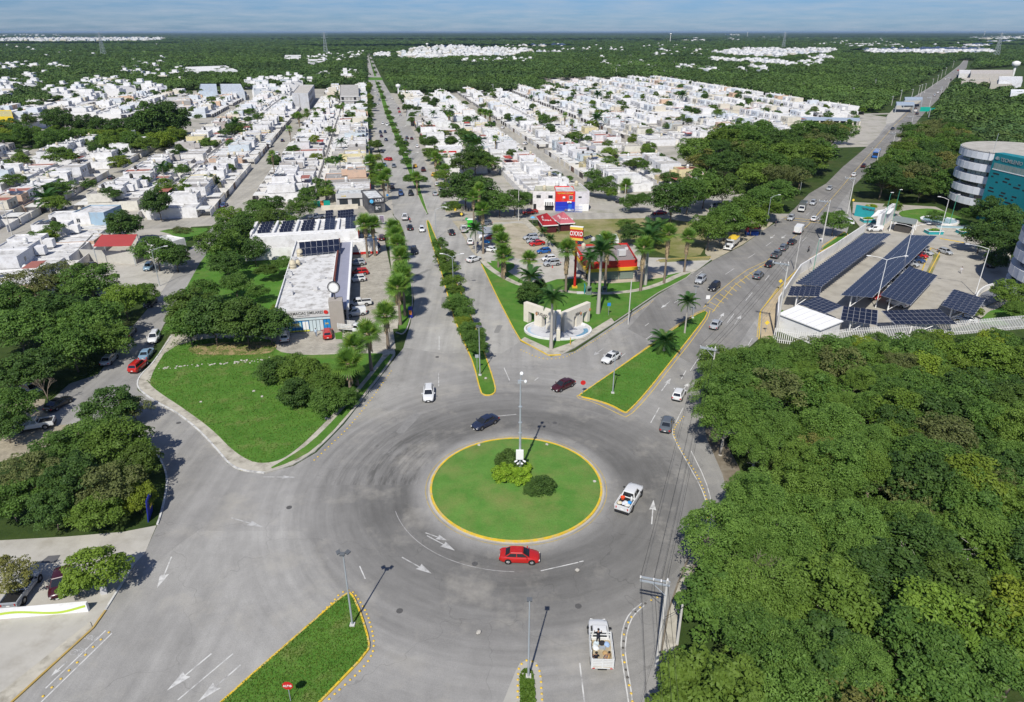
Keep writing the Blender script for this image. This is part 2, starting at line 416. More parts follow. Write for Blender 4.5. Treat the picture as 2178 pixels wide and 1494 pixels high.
def struct(name,mb,mats,**k):
 return tag(mb.build(name,mats,**k),kind='structure')
FONT = {}
def text_mesh(s,size,ext=.02):
 k = (s,size,ext)
 if k in FONT: return FONT[k]
 c = bpy.data.curves.new('lettering','FONT'); c.body = s; c.size = size; c.extrude = ext; c.align_x = 'CENTER'; c.align_y = 'CENTER'; c.resolution_u = 2; c.offset = size * .012
 o = bpy.data.objects.new('tmp',c); me = bpy.data.meshes.new_from_object(o); bpy.data.objects.remove(o)
 me.materials.clear(); FONT[k] = me
 return me
def text(s,size,loc,rot,m,parent,name='lettering',ext=.02,sx=1.0):
 me = text_mesh(s,size,ext).copy(); me.materials.append(m)
 o = ob(name,me,parent)
 base = Vector(loc) - (parent.location if parent else Vector())
 o.location = base; o.rotation_euler = rot; o.scale = (sx,1,1)
 return o
# ================================================================== the ground
mb = MB(); mb.sheet([(-60000,-3000),(60000,-3000),(60000,90000),(-60000,90000)],0); struct('ground',mb,SCRUB)
# city ground under the houses
def sheet(name,poly,z,m,px=True,smooth=0):
 p = Gs(poly) if px else poly
 if smooth: p = chaikin(p,smooth)
 mb = MB(); mb.sheet(p,z); return struct(name,mb,m)
city = mat('town_ground',(.36,.34,.30),.95,.14,.12,dirt=((.16,.17,.10),.6,.09))
sheet('town_ground',[AB(236,-128),AB(236,1),AB(800,1.5),AB(800,-240),AB(520,-260),AB(420,-175),AB(236,-160)],.008,city,px=False)
sheet('town_ground',[AB(222,19),AB(200,128),AB(330,150),AB(330,345),AB(440,360),AB(560,350),AB(980,410),AB(980,200),AB(730,195),AB(730,18)],.008,city,px=False)
sheet('town_ground',[AB(100,-112),AB(100,-62),AB(228,-58),AB(236,-128)],.008,city,px=False)
road_px = [(-260,1760),(27,1494),(198,1338),(225,1298),(283,1204),(308,1177),(335,1117),(343,1095),(357,1032),(352,998),(335,968),(305,938),(262,905),(215,898),(120,905),(92,868),
  (147,817),(208,797),(250,745),(285,692),(335,632),(369,581),(402,531),(440,497),(455,478),(500,476),(487,491),(441,545),(417,598),(348,692),(312,770),(300,794),(290,814),(293,831),(333,858),(367,874),(417,911),(467,965),(484,987),(511,1002),(563,1008),(625,991),(673,963),(732,903),
  (843,759),(860,738),(873,690),(881,640),(874,590),(868,540),(861,500),(850,472),(838,460),(836,447),(831,397),(816,350),(800,300),(790,238),(784,174),(780,127),(777,112),(783,110),(791,124),(815,174),(845,224),(862,251),(882,285),(902,338),(920,385),(941,440),
  (955,462),(978,490),(1003,535),(1018,548),(1028,572),(1060,638),(1092,702),(1107,727),(1172,759),(1222,748),(1309,689),(1402,626),(1473,583),(1514,556),(1578,523),(1629,487),(1671,462),(1693,441),(1721,412),(1757,391),(1793,355),(1829,325),(1864,295),(1886,265),(1884,250),(1905,233),(1936,211),(1971,190),(2004,168),(2041,139),(2050,128),(2060,127),(2056,145),
  (2021,175),(2000,207),(1968,239),(1946,264),(1914,293),(1875,336),(1811,401),(1806,425),(1812,460),(1800,500),(1743,537),(1721,550),(1714,562),(1657,616),(1632,655),(1616,719),(1570,760),(1515,790),(1490,850),(1502,930),(1537,1010),(1549,1060),(1530,1110),(1465,1180),(1440,1240),(1420,1300),(1405,1380),(1410,1494),(1440,1760)]
ROAD = Gs(road_px)
struct('road',MB().sheet(ROAD,.02),asphalt('road_asphalt',rad(-20)))
# the avenue and the highway: newer asphalt laid over it, each worn along its own direction
AVN = asphalt('avenue_asphalt',rad(11),(.30,.294,.276)); HWM = asphalt('highway_asphalt',rad(-32),(.20,.195,.184))
SWM = asphalt('southwest_asphalt',rad(-47),(.275,.27,.255))
sheet('road',[(858,740),(873,690),(881,640),(874,590),(868,540),(861,500),(850,472),(838,460),(836,447),(831,397),(816,350),(800,300),(790,238),(784,174),(780,127),(777,112),(783,110),(791,124),(815,174),(845,224),(862,251),(882,285),(902,338),(920,385),(941,440),(955,462),(978,490),(1003,535),(1018,548),(1028,572),(1060,638),(1092,702),(1107,727),(1068,752),(940,752)],.024,AVN)
sheet('road',[(1335,700),(1402,626),(1473,583),(1514,556),(1578,523),(1629,487),(1671,462),(1693,441),(1721,412),(1757,391),(1793,355),(1829,325),(1864,295),(1899,262),(1942,211),(1974,190),(2006,168),(2043,139),(2052,128),(2060,127),(2056,145),(2021,175),(2000,207),(1968,239),(1946,264),(1914,293),(1875,336),(1811,401),(1775,450),(1721,550),(1657,616),(1600,690),(1562,750),(1500,790),(1445,760)],.024,HWM)
sheet('road',[(-260,1760),(27,1494),(198,1338),(260,1250),(420,1130),(640,1130),(752,1240),(470,1494),(250,1760)],.024,SWM)
sheet('town_ground',[(775,240),(786,240),(798,300),(814,350),(832,400),(838,455),(820,460),(806,400),(792,350),(780,300)],.010,city)
sheet('town_ground',[(935,438),(1010,548),(1060,562),(1120,470),(1000,440)],.010,dirt_m)
# concrete streets
STM = asphalt('street_concrete',rad(11),(.34,.325,.285),ring=False)
CRM = asphalt('cross_street_concrete',rad(101),(.33,.315,.28),ring=False)
def abstreet(a0,a1,b0,b1,z=.016,m=None):
 sheet('street',[AB(a0,b0),AB(a1,b0),AB(a1,b1),AB(a0,b1)],z,m or STM,px=False)
for b,a0,a1 in ((-49.5,238,780),(-106,206,620),(-162,430,700),(78,228,700),(134,262,730),(190,350,760),(246,400,800),(302,440,820)):
 abstreet(a0,a1,b - 4,b + 4)
sheet('street',[AB(224,-124),AB(224,-60),AB(226,-10),AB(226,2),AB(240,2),AB(239,-20),AB(237,-60),AB(237,-124)],.012,CRM,px=False)
sheet('street',[AB(216,20),AB(212,49),AB(199,104),AB(192,138),AB(202,142),AB(210,106),AB(222,49),AB(228,20)],.022,CRM,px=False)
for (b0,b1,a) in ((-100,-2,338),(-100,-2,520),(26,300,342),(26,380,470),(-240,-100,415),(26,330,600)):
 abstreet(a - 4,a + 4,b0,b1,.012,CRM)
# ------------------------------------------------------------------ islands, lawns, kerbs
def kerb(name,px,w,z,m,closed=False,sm=2,pts=None):
 line = pts if pts else Gs(px)
 if sm: line = chaikin(line,sm,closed)
 struct(name,MB().strip(line,w,.0,z,0,closed),m)
def lawn(poly,m,z=.13,sm=2,name='lawn',pts=None):
 p = pts if pts else Gs(poly)
 if sm: p = chaikin(p,sm)
 mb = MB(); mb.prism(p,0,z); return struct(name,mb,m)
def circle(cx,cy,r,n=96): return [(cx + r * math.cos(2 * math.pi * i / n),cy + r * math.sin(2 * math.pi * i / n)) for i in range(n)]
RC = (.55,75.3)
# roundabout: domed lawn
mb = MB(); prof = [(11.25,0),(11.2,.14),(9,.24),(6,.34),(3,.42),(.6,.46)]
mb.lathe(prof,72,(RC[0],RC[1],0)); struct('lawn',mb,RING,smooth=True,sharp=50)
struct('kerb',MB().strip(circle(*RC,11.35),.28,0,.19,0,True),yellow_p)
struct('gutter',MB().strip(circle(*RC,11.62),.26,.028,.03,0,True),pale_con)
struct('road_marking',MB().strip(circle(*RC,12.05),.10,.032,.03,0,True),mat('worn_yellow',(.40,.30,.09),.8,.15,1.5,dirt=((.22,.21,.19),.95,.8)))
# big lawn to the west
west_out = [(363,713),(322,778),(302,794),(291,814),(296,831),(335,858),(369,874),(419,911),(469,965),(486,987),(513,1002),(563,1007),(623,990),(670,962),(730,902),(790,825),(841,757),(838,742),(816,748),(583,757),(590,708)]
p = Gs(west_out); struct('pavement',MB().prism(p,0,.12),side_con)
lawn([(369,724),(312,812),(335,834),(392,871),(452,915),(496,961),(536,985),(570,987),(603,978),(641,950),(697,895),(766,820),(815,757),(812,752),(583,760),(588,716)],ROUGH,.17,2)
lawn([(565,1003),(620,984),(668,958),(727,899),(786,824),(838,757),(828,753),(778,818),(716,889),(660,945),(612,976)],ROUGH,.15,1,name='verge')
kerb('kerb',[(365,716),(322,779),(303,794),(291,814),(296,831),(335,858),(369,874),(419,911),(469,965),(486,987),(513,1002),(563,1007)],.24,.18,white_p)
kerb('kerb',[(563,1007),(623,990),(670,962),(730,902),(790,825),(841,757),(838,745)],.2,.17,pale_con)
sheet('lawn',[(395,742),(440,732),(530,728),(590,730),(586,748),(560,756),(480,758),(410,756)],.176,grass('bald_lawn',(.09,.14,.03),(.15,.16,.05),(.36,.27,.15),.9,.42,.56,.45),smooth=2)
# bed under the tree clump by the curved white kerb
lawn([(305,938),(335,968),(352,998),(357,1032),(343,1095),(333,1118),(260,1132),(140,1142),(0,1150),(-120,1155),(-150,1050),(-60,1000),(60,968),(150,930),(230,912)],SCRUB,.10,1,name='planting_bed')
kerb('kerb',[(290,925),(305,938),(335,968),(352,998),(357,1032),(342,1098),(335,1117)],.22,.18,white_p)
sheet('car_park',[(-260,1010),(-200,830),(100,835),(92,868),(120,905),(215,898),(262,905),(290,925),(200,960),(60,985),(-60,1010)],.012,paving('tan_pavers',(.36,.32,.24),.5,ang=.4))
lawn([(-150,820),(-100,560),(60,550),(200,590),(270,640),(250,700),(205,790),(147,812),(92,862)],SCRUB,.1,1,name='planting_bed')
sheet('car_park',[(-300,1760),(-300,1180),(-120,1155),(140,1142),(260,1132),(333,1118),(308,1177),(283,1204),(225,1298),(198,1338),(-60,1580)],.014,pale_con)
mb = MB().prism(Gs([(27,1494),(198,1338),(192,1324),(-5,1480),(-230,1690),(-220,1725)]),0,.10); struct('pavement',mb,side_con)
kerb('kerb',[(-220,1725),(27,1494),(198,1338),(225,1300)],.2,.16,mat('ochre_kerb',(.42,.29,.08),.8,.15,1,dirt=((.25,.22,.16),.7,1)),sm=0)
kerb('kerb',[(225,1298),(252,1255),(283,1204)],.22,.16,white_p,sm=0)
sheet('drain_cover',[(103,1183),(129,1181),(118,1198),(84,1198)],.03,mat('wet_patch',(.12,.12,.125),.5,.15,1))
# south median
med_s = [(472,1494),(700,1294),(738,1264),(747,1264),(758,1285),(770,1315),(785,1365),(784,1388),(700,1475),(560,1620),(430,1760),(180,1760)]
lawn(med_s,ROUGH,.16,1); kerb('kerb',med_s,.2,.2,yellow_p,True,1)
med_t = [(1107,1494),(1105,1440),(1112,1427),(1124,1424),(1134,1432),(1139,1494),(1150,1760),(1095,1760)]
sheet('concrete_apron',[(1070,1494),(1096,1430),(1105,1412),(1122,1404),(1142,1410),(1152,1440),(1156,1494),(1168,1760),(1050,1760)],.028,mat('apron',(.36,.35,.315),.9,.1,.4))
lawn(med_t,ROUGH,.14,1)
# highway triangle
tri = [(1230,844),(1238,838),(1383,738),(1436,699),(1496,661),(1507,668),(1470,716),(1432,764),(1370,842),(1335,878),(1328,879),(1300,863),(1262,851)]
lawn(tri,LAWN,.15,1); kerb('kerb',tri,.22,.19,yellow_p,True,1)
struct('road_marking',MB().strip(chaikin(Gs([(1222,846),(1240,836),(1383,734),(1436,694),(1499,655),(1514,664),(1474,722),(1434,772),(1374,850),(1334,890),(1318,882),(1262,855)]),1),.13,.032,.03,0,True),yellow_p)
# avenue median
med_n = [(1022,836),(1008,777),(992,740),(971,693),(951,625),(934,562),(918,518),(911,492),(907,470),(912,470),(924,500),(946,550),(968,598),(1000,668),(1028,745),(1050,810),(1055,834),(1045,842),(1030,842)]
lawn(med_n,ROUGH,.14,1); kerb('kerb',med_n,.22,.18,yellow_p,True,1)
med_far = [(908,457),(899,440),(889,417),(876,385),(857,338),(834,278),(817,236),(806,196),(797,172),(800,172),(814,196),(828,238),(846,278),(871,338),(890,385),(898,415),(911,455)]
lawn(med_far,ROUGH,.14,0); kerb('kerb',med_far,.3,.18,pale_con,True,0)
lawn([(796,163),(783,112),(782,112),(801,163)],ROUGH,.14,0)
sheet('lawn',[(783,165),(812,165),(814,171),(784,171)],.05,LAWN)
# OXXO corner
sheet('car_park',[(978,478),(1115,470),(1180,530),(1225,520),(1340,510),(1372,548),(1514,552),(1473,583),(1420,600),(1250,612),(1060,600),(1018,548)],.028,pale_con)
sheet('bare_ground',[(1040,520),(1050,480),(1120,472),(1150,505),(1180,540),(1110,560)],.032,dirt_m,smooth=2)
lawn([(1024,563),(1034,557),(1060,566),(1085,582),(1115,600),(1160,603),(1185,595),(1235,593),(1250,603),(1300,604),(1360,600),(1440,582),(1472,578),(1460,592),(1400,623),(1307,684),(1300,679),(1214,732),(1173,746),(1116,720),(1108,722),(1092,700),(1060,638)],LAWN,.13,0)
lawn([(1040,556),(1056,556),(1092,560),(1096,568),(1078,580),(1062,572)],LAWN,.15,1)
mb = MB().strip(chaikin(Gs([(1020,545),(1036,568),(1075,594),(1118,612),(1204,622),(1284,627),(1361,619),(1411,603),(1441,587),(1478,575)]),2,False),1.5,.13,.16); struct('path',mb,side_con)
mb = MB().prism(Gs([(1107,725),(1116,719),(1173,745),(1214,731),(1300,678),(1307,687),(1223,740),(1193,756),(1166,757)]),0,.18); struct('pavement',mb,side_con)
kerb('kerb',[(1024,563),(1060,638),(1092,700),(1107,725),(1166,757),(1193,756)],.2,.2,yellow_p,sm=0)
kerb('kerb',[(1193,756),(1223,740),(1307,687),(1400,624),(1460,592),(1474,580)],.2,.19,pale_con,sm=0)
struct('pavement',MB().prism(Gs([(1235,588),(1252,603),(1300,603),(1366,598),(1420,590),(1372,575),(1240,560),(1226,560),(1236,575)]),0,.16),mat('apron_tan',(.42,.36,.28),.9,.1,.4))
lawn([(1118,470),(1500,462),(1506,540),(1440,552),(1340,512),(1190,528)],DRY,.06,1)
struct('path',MB().strip(Gs([(1112,466),(1196,548)]),2.2,.1,.11),side_con)
lawn([(1400,553),(1440,549),(1512,545),(1508,554),(1455,556),(1404,559)],DRY,.12,0)
kerb('kerb',[(1396,556),(1430,552),(1512,548)],.25,.16,mat('ochre_kerb',(.5,.3,.05)),sm=0)
sheet('bare_ground',[(1500,472),(1660,462),(1630,486),(1580,520),(1515,555),(1500,540)],.014,dirt_m)
# palm strip by the pharmacy
lawn([(840,503),(861,505),(868,560),(878,630),(872,680),(858,712),(847,706),(852,660),(850,600),(844,550)],ROUGH,.13,1,name='verge')
struct('pavement',MB().strip(chaikin(Gs([(838,700),(845,650),(842,600),(836,550),(832,505)]),2,False),1.5,.05,.13),side_con)
kerb('kerb',[(861,505),(868,560),(879,630),(874,680),(860,714),(842,708)],.2,.2,pale_con)
PAV = paving('pharmacy_pavers',(.40,.375,.32),.6,ang=.19)
sheet('car_park',[(583,757),(590,706),(735,690),(735,560),(735,500),(815,496),(828,560),(842,620),(834,690),(842,742),(816,750)],.03,PAV)
sheet('street',[(560,470),(700,448),(832,452),(850,478),(818,500),(760,482),(560,484)],.026,STM)
lawn([(712,710),(728,706),(728,722),(714,722)],ROUGH,.12,0)
# garden behind the pharmacy
sheet('lawn',[(345,705),(425,560),(470,500),(560,540),(625,560),(605,640),(595,702),(560,715)],.03,LAWN)
sheet('car_park',[(175,560),(330,560),(392,530),(372,580),(338,630),(300,620),(200,590)],.03,pale_con)
lawn([(330,490),(440,484),(443,492),(410,505),(390,520),(370,500)],LAWN,.1,1)
# campus car park and gardens
sheet('car_park',[(1652,700),(1652,655),(1700,582),(1839,496),(1812,462),(1815,430),(1990,440),(2070,480),(2150,520),(2150,640),(2060,692),(1960,712)],.018,mat('campus_concrete',(.36,.34,.295),.9,.14,.22,dirt=((.22,.20,.17),.6,.3),bump=.2))
sheet('plaza',[(1850,470),(1900,452),(1990,458),(2080,482),(2060,500),(1995,500),(1900,496),(1850,492)],.03,paving('plaza_tiles',(.46,.43,.37),.8,var=.1,joint=.75))
lawn([(1908,452),(1940,446),(1990,444),(2040,462),(2070,478),(2050,480),(1960,474),(1920,464)],ROUGH,.15,2)
lawn([(2095,670),(2110,660),(2178,650),(2230,690),(2080,694)],LAWN,.15,1)
lawn([(1958,603),(1972,604),(2000,545),(1982,535),(1985,550)],DRY,.12,0); kerb('kerb',[(1952,600),(1963,606),(2000,535),(1980,528)],.25,.16,yellow_p,True,0)
kerb('kerb',[(1999,508),(2050,517)],.3,.16,yellow_p,sm=0)
lawn([(1652,690),(1655,668),(1664,660),(1672,668),(1664,700)],LAWN,.12,0)
struct('pavement',MB().prism(Gs([(1618,722),(1622,662),(1658,617),(1722,550),(1744,537),(1838,492),(1700,584),(1652,652),(1645,724)]),0,.12),mat('ochre_pavement',(.42,.34,.22),.9,.15,.3,dirt=((.28,.25,.2),.6,.4)))
kerb('kerb',[(1614,722),(1618,662),(1656,616),(1690,580)],.18,.16,yellow_p,sm=0)
lawn([(1748,533),(1752,526),(1778,508),(1795,496),(1801,500),(1790,510)],LAWN,.16,0); kerb('kerb',[(1744,537),(1750,524),(1778,506),(1796,494),(1803,500),(1790,512)],.22,.17,yellow_p,True,0)
sheet('car_park',[(1884,264),(1887,246),(1908,224),(1926,213),(1962,214),(1938,228),(1900,262)],.028,pale_con)
# shoulder right of the roundabout
struct('pavement',MB().prism(Gs([(1437,1494),(1418,1494),(1410,1380),(1424,1300),(1445,1240),(1470,1180),(1478,1185),(1462,1240),(1450,1310),(1432,1400)]),0,.06),side_con)
sheet('bare_ground',[(1484,850),(1496,930),(1530,1010),(1542,1062),(1522,1112),(1460,1180),(1440,1240),(1462,1250),(1490,1190),(1560,1120),(1596,1062),(1570,990),(1530,915),(1512,850)],.012,mat('leaf_litter',(.16,.135,.10),.95,.3,.6,dirt=((.30,.27,.22),.6,.5),bump=.4))
sheet('bare_ground',[(1402,1500),(1404,1385),(1418,1305),(1438,1240),(1468,1178),(1490,1190),(1462,1250),(1445,1330),(1436,1500)],.014,mat('leaf_litter',(.16,.135,.10)))
# ------------------------------------------------------------------ road markings
def arrow(x,y,yaw,L=4.5,w=.16,hw=.55,hl=1.5,m=None,bend=0):
 p = [(-w / 2,-L / 2),(w / 2,-L / 2),(w / 2 * .9 + bend,L / 2 - hl),(hw + bend,L / 2 - hl - .15),(bend,L / 2),(-hw + bend,L / 2 - hl - .15),(-w / 2 * .9 + bend,L / 2 - hl)]
 c,s = math.cos(yaw),math.sin(yaw)
 struct('road_marking',MB().sheet([(x + a * c - b * s,y + a * s + b * c) for a,b in p],.036),m or white_p)
def arrow_px(p0,p1,m=None,**k):
 a = G(*p0); b = G(*p1); L = math.dist(a,b)
 k.setdefault('hl',min(2.2,L * .4)); k.setdefault('hw',.5)
 arrow((a[0] + b[0]) / 2,(a[1] + b[1]) / 2,math.atan2(b[1] - a[1],b[0] - a[0]) - math.pi / 2,L,m=m,**k)
arrow_px((450,1391),(355,1470),hw=.55); arrow_px((512,1415),(421,1494),hw=.55); arrow_px((143,1408),(108,1440),hw=.3)
arrow_px((492,1102),(560,1122),hw=.45,m=worn_p); arrow_px((365,1185),(328,1252),bend=-.3,hw=.5)
arrow_px((905,1134),(950,1150),hw=.45,m=worn_p); arrow_px((908,1140),(968,1172),hw=.5,m=worn_p); arrow_px((855,1186),(918,1221),hw=.5,m=worn_p)
arrow_px((1386,1116),(1390,1064),hw=.45); arrow_px((1407,832),(1427,805),hw=.45); arrow_px((1451,832),(1465,815),hw=.4); arrow_px((1528,682),(1540,666),hw=.45); arrow_px((1562,690),(1577,671),hw=.45)
arrow_px((1425,642),(1406,656),hw=.45); arrow_px((1648,500),(1638,508),hw=.5); arrow_px((1672,500),(1662,508),hw=.5); arrow_px((1283,742),(1262,757),m=worn_p)
arrow_px((560,1015),(632,1016),hw=.35,m=worn_p)
def dash(p0,p1,w=.13,m=None): struct('road_marking',MB().strip([G(*p0),G(*p1)],w,.034,.03),m or white_p)
for a,b in [((496,1391),(378,1490)),((225,1342),(97,1465)),((238,1348),(88,1494)),((934,715),(934,745)),((933,795),(933,822)),((1072,783),(1084,810)),((1137,810),(1145,804)),((1402,868),(1384,900)),((1453,868),(1437,900)),((1504,735),(1468,789)),
             ((1520,742),(1503,768)),((1459,789),(1449,807)),((1561,668),(1546,688)),((1600,623),(1586,640)),((1636,586),(1627,597)),((1056,886),(1098,882)),((1233,1411),(1243,1494)),((1150,1215),(1230,1197)),((1232,1196),(1241,1194)),((765,1205),(777,1232)),
             ((1330,752),(1320,760)),((1402,702),(1374,722)),((1494,577),(1480,588)),((1561,572),(1543,584)),((1643,514),(1629,524)),((1606,540),(1590,550)),((1716,505),(1706,514)),((1722,452),(1715,458)),((1458,628),(1434,645)),((1380,688),(1372,694)),((1600,720),(1585,745))]:
 dash(a,b)
struct('road_marking',MB().strip([(RC[0] + 16.3 * math.cos(rad(200 + j * 3)),RC[1] + 16.3 * math.sin(rad(200 + j * 3))) for j in range(24)],.09,.034,.03),mat('ghost_paint',(.34,.335,.33),.85,.1,1.5,dirt=((.17,.168,.16),.98,1.3)))
# painted ladder on the highway
for l in ([(1496,655),(1521,628),(1562,594),(1590,574),(1632,555),(1664,527),(1720,478),(1780,410),(1850,328),(1900,270),(1960,212)],[(1515,665),(1530,645),(1562,608),(1595,583),(1636,556)]):
 struct('road_marking',MB().strip(Gs(l),.14,.034,.03),yellow_p)
for i in range(13):
 t = i / 12
 a = (1500 + t * 125,652 - t * 92); b = (1517 + t * 110,660 - t * 100)
 struct('road_marking',MB().strip([G(a[0],a[1] - 4 * math.sin(t * 3)),G(b[0] + 4,b[1] + 2)],.18,.038,.03),yellow_p)
for l in ([(1610,718),(1616,665),(1652,615),(1710,560)],[(1662,462),(1745,470)],[(1668,467),(1750,476)],[(1108,560),(1160,562)]):
 struct('road_marking',MB().strip(Gs(l),.3 if l[0][1] < 480 else .14,.034,.03),yellow_p)
for l in ([(1370,1289),(1347,1309),(1334,1340),(1329,1382),(1334,1420),(1341,1460),(1345,1494),(1352,1560)],[(1366,1283),(1340,1303),(1324,1335),(1320,1382),(1326,1425),(1337,1494),(1345,1560)],
          [(1430,912),(1431,930),(1462,985),(1490,1035),(1503,1070),(1505,1100),(1498,1137)],[(1470,960),(1500,1020),(1514,1070),(1512,1110),(1505,1140)]):
 struct('road_marking',MB().strip(chaikin(Gs(l),1,False),.12,.034,.03),white_p)
# ONLY-cyclists lane: word and bicycle
ym = math.atan2(G(88,1494)[1] - G(230,1345)[1],G(88,1494)[0] - G(230,1345)[0])
g = G(196,1358); t_ = text('SOLO',.75,(g[0],g[1],.036),(0,0,ym + math.pi / 2),worn_p,None,'road_marking',0.0,.8); t_['kind'] = 'structure'
def bike_mark(px,py,yaw,s=1.0):
 x,y = G(px,py); mb = MB(); c_,s_ = math.cos(yaw),math.sin(yaw)
 def T(p): return (x + (p[0] * c_ - p[1] * s_) * s,y + (p[0] * s_ + p[1] * c_) * s)
 for cx in (-.55,.55): mb.strip([T((cx + .38 * math.cos(a * .52),.38 * math.sin(a * .52))) for a in range(12)],.09 * s,.036,.03,0,True)
 for l in ([(-.55,0),(-.15,.6),(.4,.6),(.55,0)],[(-.15,.6),(0,0),(.4,.6)],[(-.55,0),(0,0)],[(.4,.6),(.3,.85)],[(-.15,.6),(-.3,.75)]): mb.strip([T(p) for p in l],.09 * s,.037,.03)
 struct('road_marking',mb,worn_p)
bike_mark(166,1390,ym + math.pi / 2,.85)
pm = mat('asphalt_patch',(.205,.202,.193),.9,.15,2,dirt=((.24,.235,.225),.6,.8)); pr_ = random.Random(3)
for px,py,w,d in [(870,900,1.5,6),(945,640,1.3,5),(1060,700,1.2,4),(1390,770,1.3,5),(1600,600,1.2,6),(900,580,1.2,6)]:
 g = G(px,py); a = pr_.uniform(-.6,.6); c,s = math.cos(a),math.sin(a); q = [(-w,-d / 2),(-w * .2,-d * .55),(w * .8,-d / 2),(w,d * .45),(w * .1,d / 2),(-w * .9,d * .42)]
 struct('road_patch',MB().sheet([(g[0] + x * c / 2 - y * s,g[1] + x * s / 2 + y * c) for x,y in q],.029),pm)
mh = mat('cast_iron',(.09,.088,.085),.6,.2,6)
for px,py in [(615,1080),(1010,1200),(850,1300),(1230,1290),(930,760),(1070,640),(1450,800),(380,900),(1180,900)]:
 g = G(px,py); struct('manhole_cover',MB().cyl((*g,.02),(*g,.036),.36,None,14),mh)
# ------------------------------------------------------------------ road studs
STUD = MB().lathe([(.135,0),(.125,.03),(.08,.06),(.03,.075)],8).mesh('road_stud',stud_y,True)
STUDD = MB().lathe([(.135,0),(.125,.03),(.08,.06),(.03,.075)],8).mesh('road_stud',stud_d,True)
def studs(px,step,label,group,sm=1,jit=.02,every_dark=0):
 line = chaikin(Gs(px),sm,False); d = 0; nxt = 0; k = 0
 for a,b in zip(line[:-1],line[1:]):
  L = math.dist(a,b)
  while nxt <= d + L:
   t = (nxt - d) / L; x = a[0] + (b[0] - a[0]) * t + RN.uniform(-jit,jit); y = a[1] + (b[1] - a[1]) * t + RN.uniform(-jit,jit)
   dk = every_dark and RN.random() < every_dark
   tag(ob('road_stud',STUDD if dk else STUD,loc=(x,y,.036),rot=(0,0,RN.random() * 6)),('dark worn ' if dk else '') + label,'road stud',group)
   nxt += step; k += 1
  d += L
studs([(232,1346),(222,1354),(98,1476),(82,1492)],.95,'yellow domed road stud along the cycle lane line','studs of the cycle lane')
studs([(560,1421),(700,1290),(728,1258),(748,1256),(764,1276),(780,1305),(792,1340),(797,1380),(780,1415),(720,1470),(690,1497)],.62,'yellow domed road stud around the tip of the south grass median','studs round the south median')
studs([(1101,1497),(1101,1430),(1108,1412),(1122,1404),(1138,1410),(1150,1432),(1153,1497)],.62,'yellow domed road stud around the narrow planted median tip','studs round the narrow median')
studs([(1398,1271),(1370,1285),(1345,1308),(1329,1338),(1324,1382),(1330,1422),(1341,1470),(1347,1500)],.85,'road stud between white lines on the bend below the power pole','studs on the lower bend',every_dark=.35)
studs([(1454,887),(1434,909),(1433,930),(1457,973),(1484,1012),(1502,1055),(1507,1098),(1500,1137)],.75,'yellow domed road stud on the curved line beside the wood','studs on the upper bend')
studs([(832,790),(790,850),(740,912),(700,950),(668,980)],.9,'yellow domed road stud on the cycle lane below the palms','studs below the palms')
studs([(1108,745),(1140,760),(1172,766),(1215,757),(1300,702),(1390,640)],.8,'yellow domed road stud on the lane round the monument corner','studs round the monument corner')
# ================================================================== plants
rs = np.random.RandomState(5)
def leaf_mesh(name,P,Nn,size,m,tint,tri=False):
 """small folded leaves (one quad each) at points P facing roughly Nn"""
 n = len(P)
 t = rs.normal(size=(n,3)); t -= (t * Nn).sum(1)[:,None] * Nn; t /= np.linalg.norm(t,axis=1)[:,None] + 1e-9
 b = np.cross(Nn,t); s = (size * rs.uniform(.65,1.3,n))[:,None]
 k = 3 if tri else 4
 V = np.empty((n,k,3))
 if tri:
  V[:,0] = P - t * s - b * s * .6; V[:,1] = P + t * s - b * s * .6; V[:,2] = P + b * s
 else:
  V[:,0] = P - t * s; V[:,1] = P - b * s * .55; V[:,2] = P + t * s; V[:,3] = P + b * s * .55
  V[:,1] += Nn * s * .15; V[:,3] += Nn * s * .15
 me = bpy.data.meshes.new(name)
 me.vertices.add(n * k); me.vertices.foreach_set('co',V.reshape(-1))
 me.loops.add(n * k); me.loops.foreach_set('vertex_index',np.arange(n * k,dtype=np.int32))
 me.polygons.add(n); me.polygons.foreach_set('loop_start',np.arange(0,n * k,k,dtype=np.int32)); me.polygons.foreach_set('loop_total',np.full(n,k,dtype=np.int32))
 at = me.attributes.new('tint','FLOAT','FACE'); at.data.foreach_set('value',np.clip(tint,0,1).astype(np.float32))
 me.materials.append(m); me.update(calc_edges=True)
 return me
def sph(n):
 v = rs.normal(size=(n,3)); return v / np.linalg.norm(v,axis=1)[:,None]
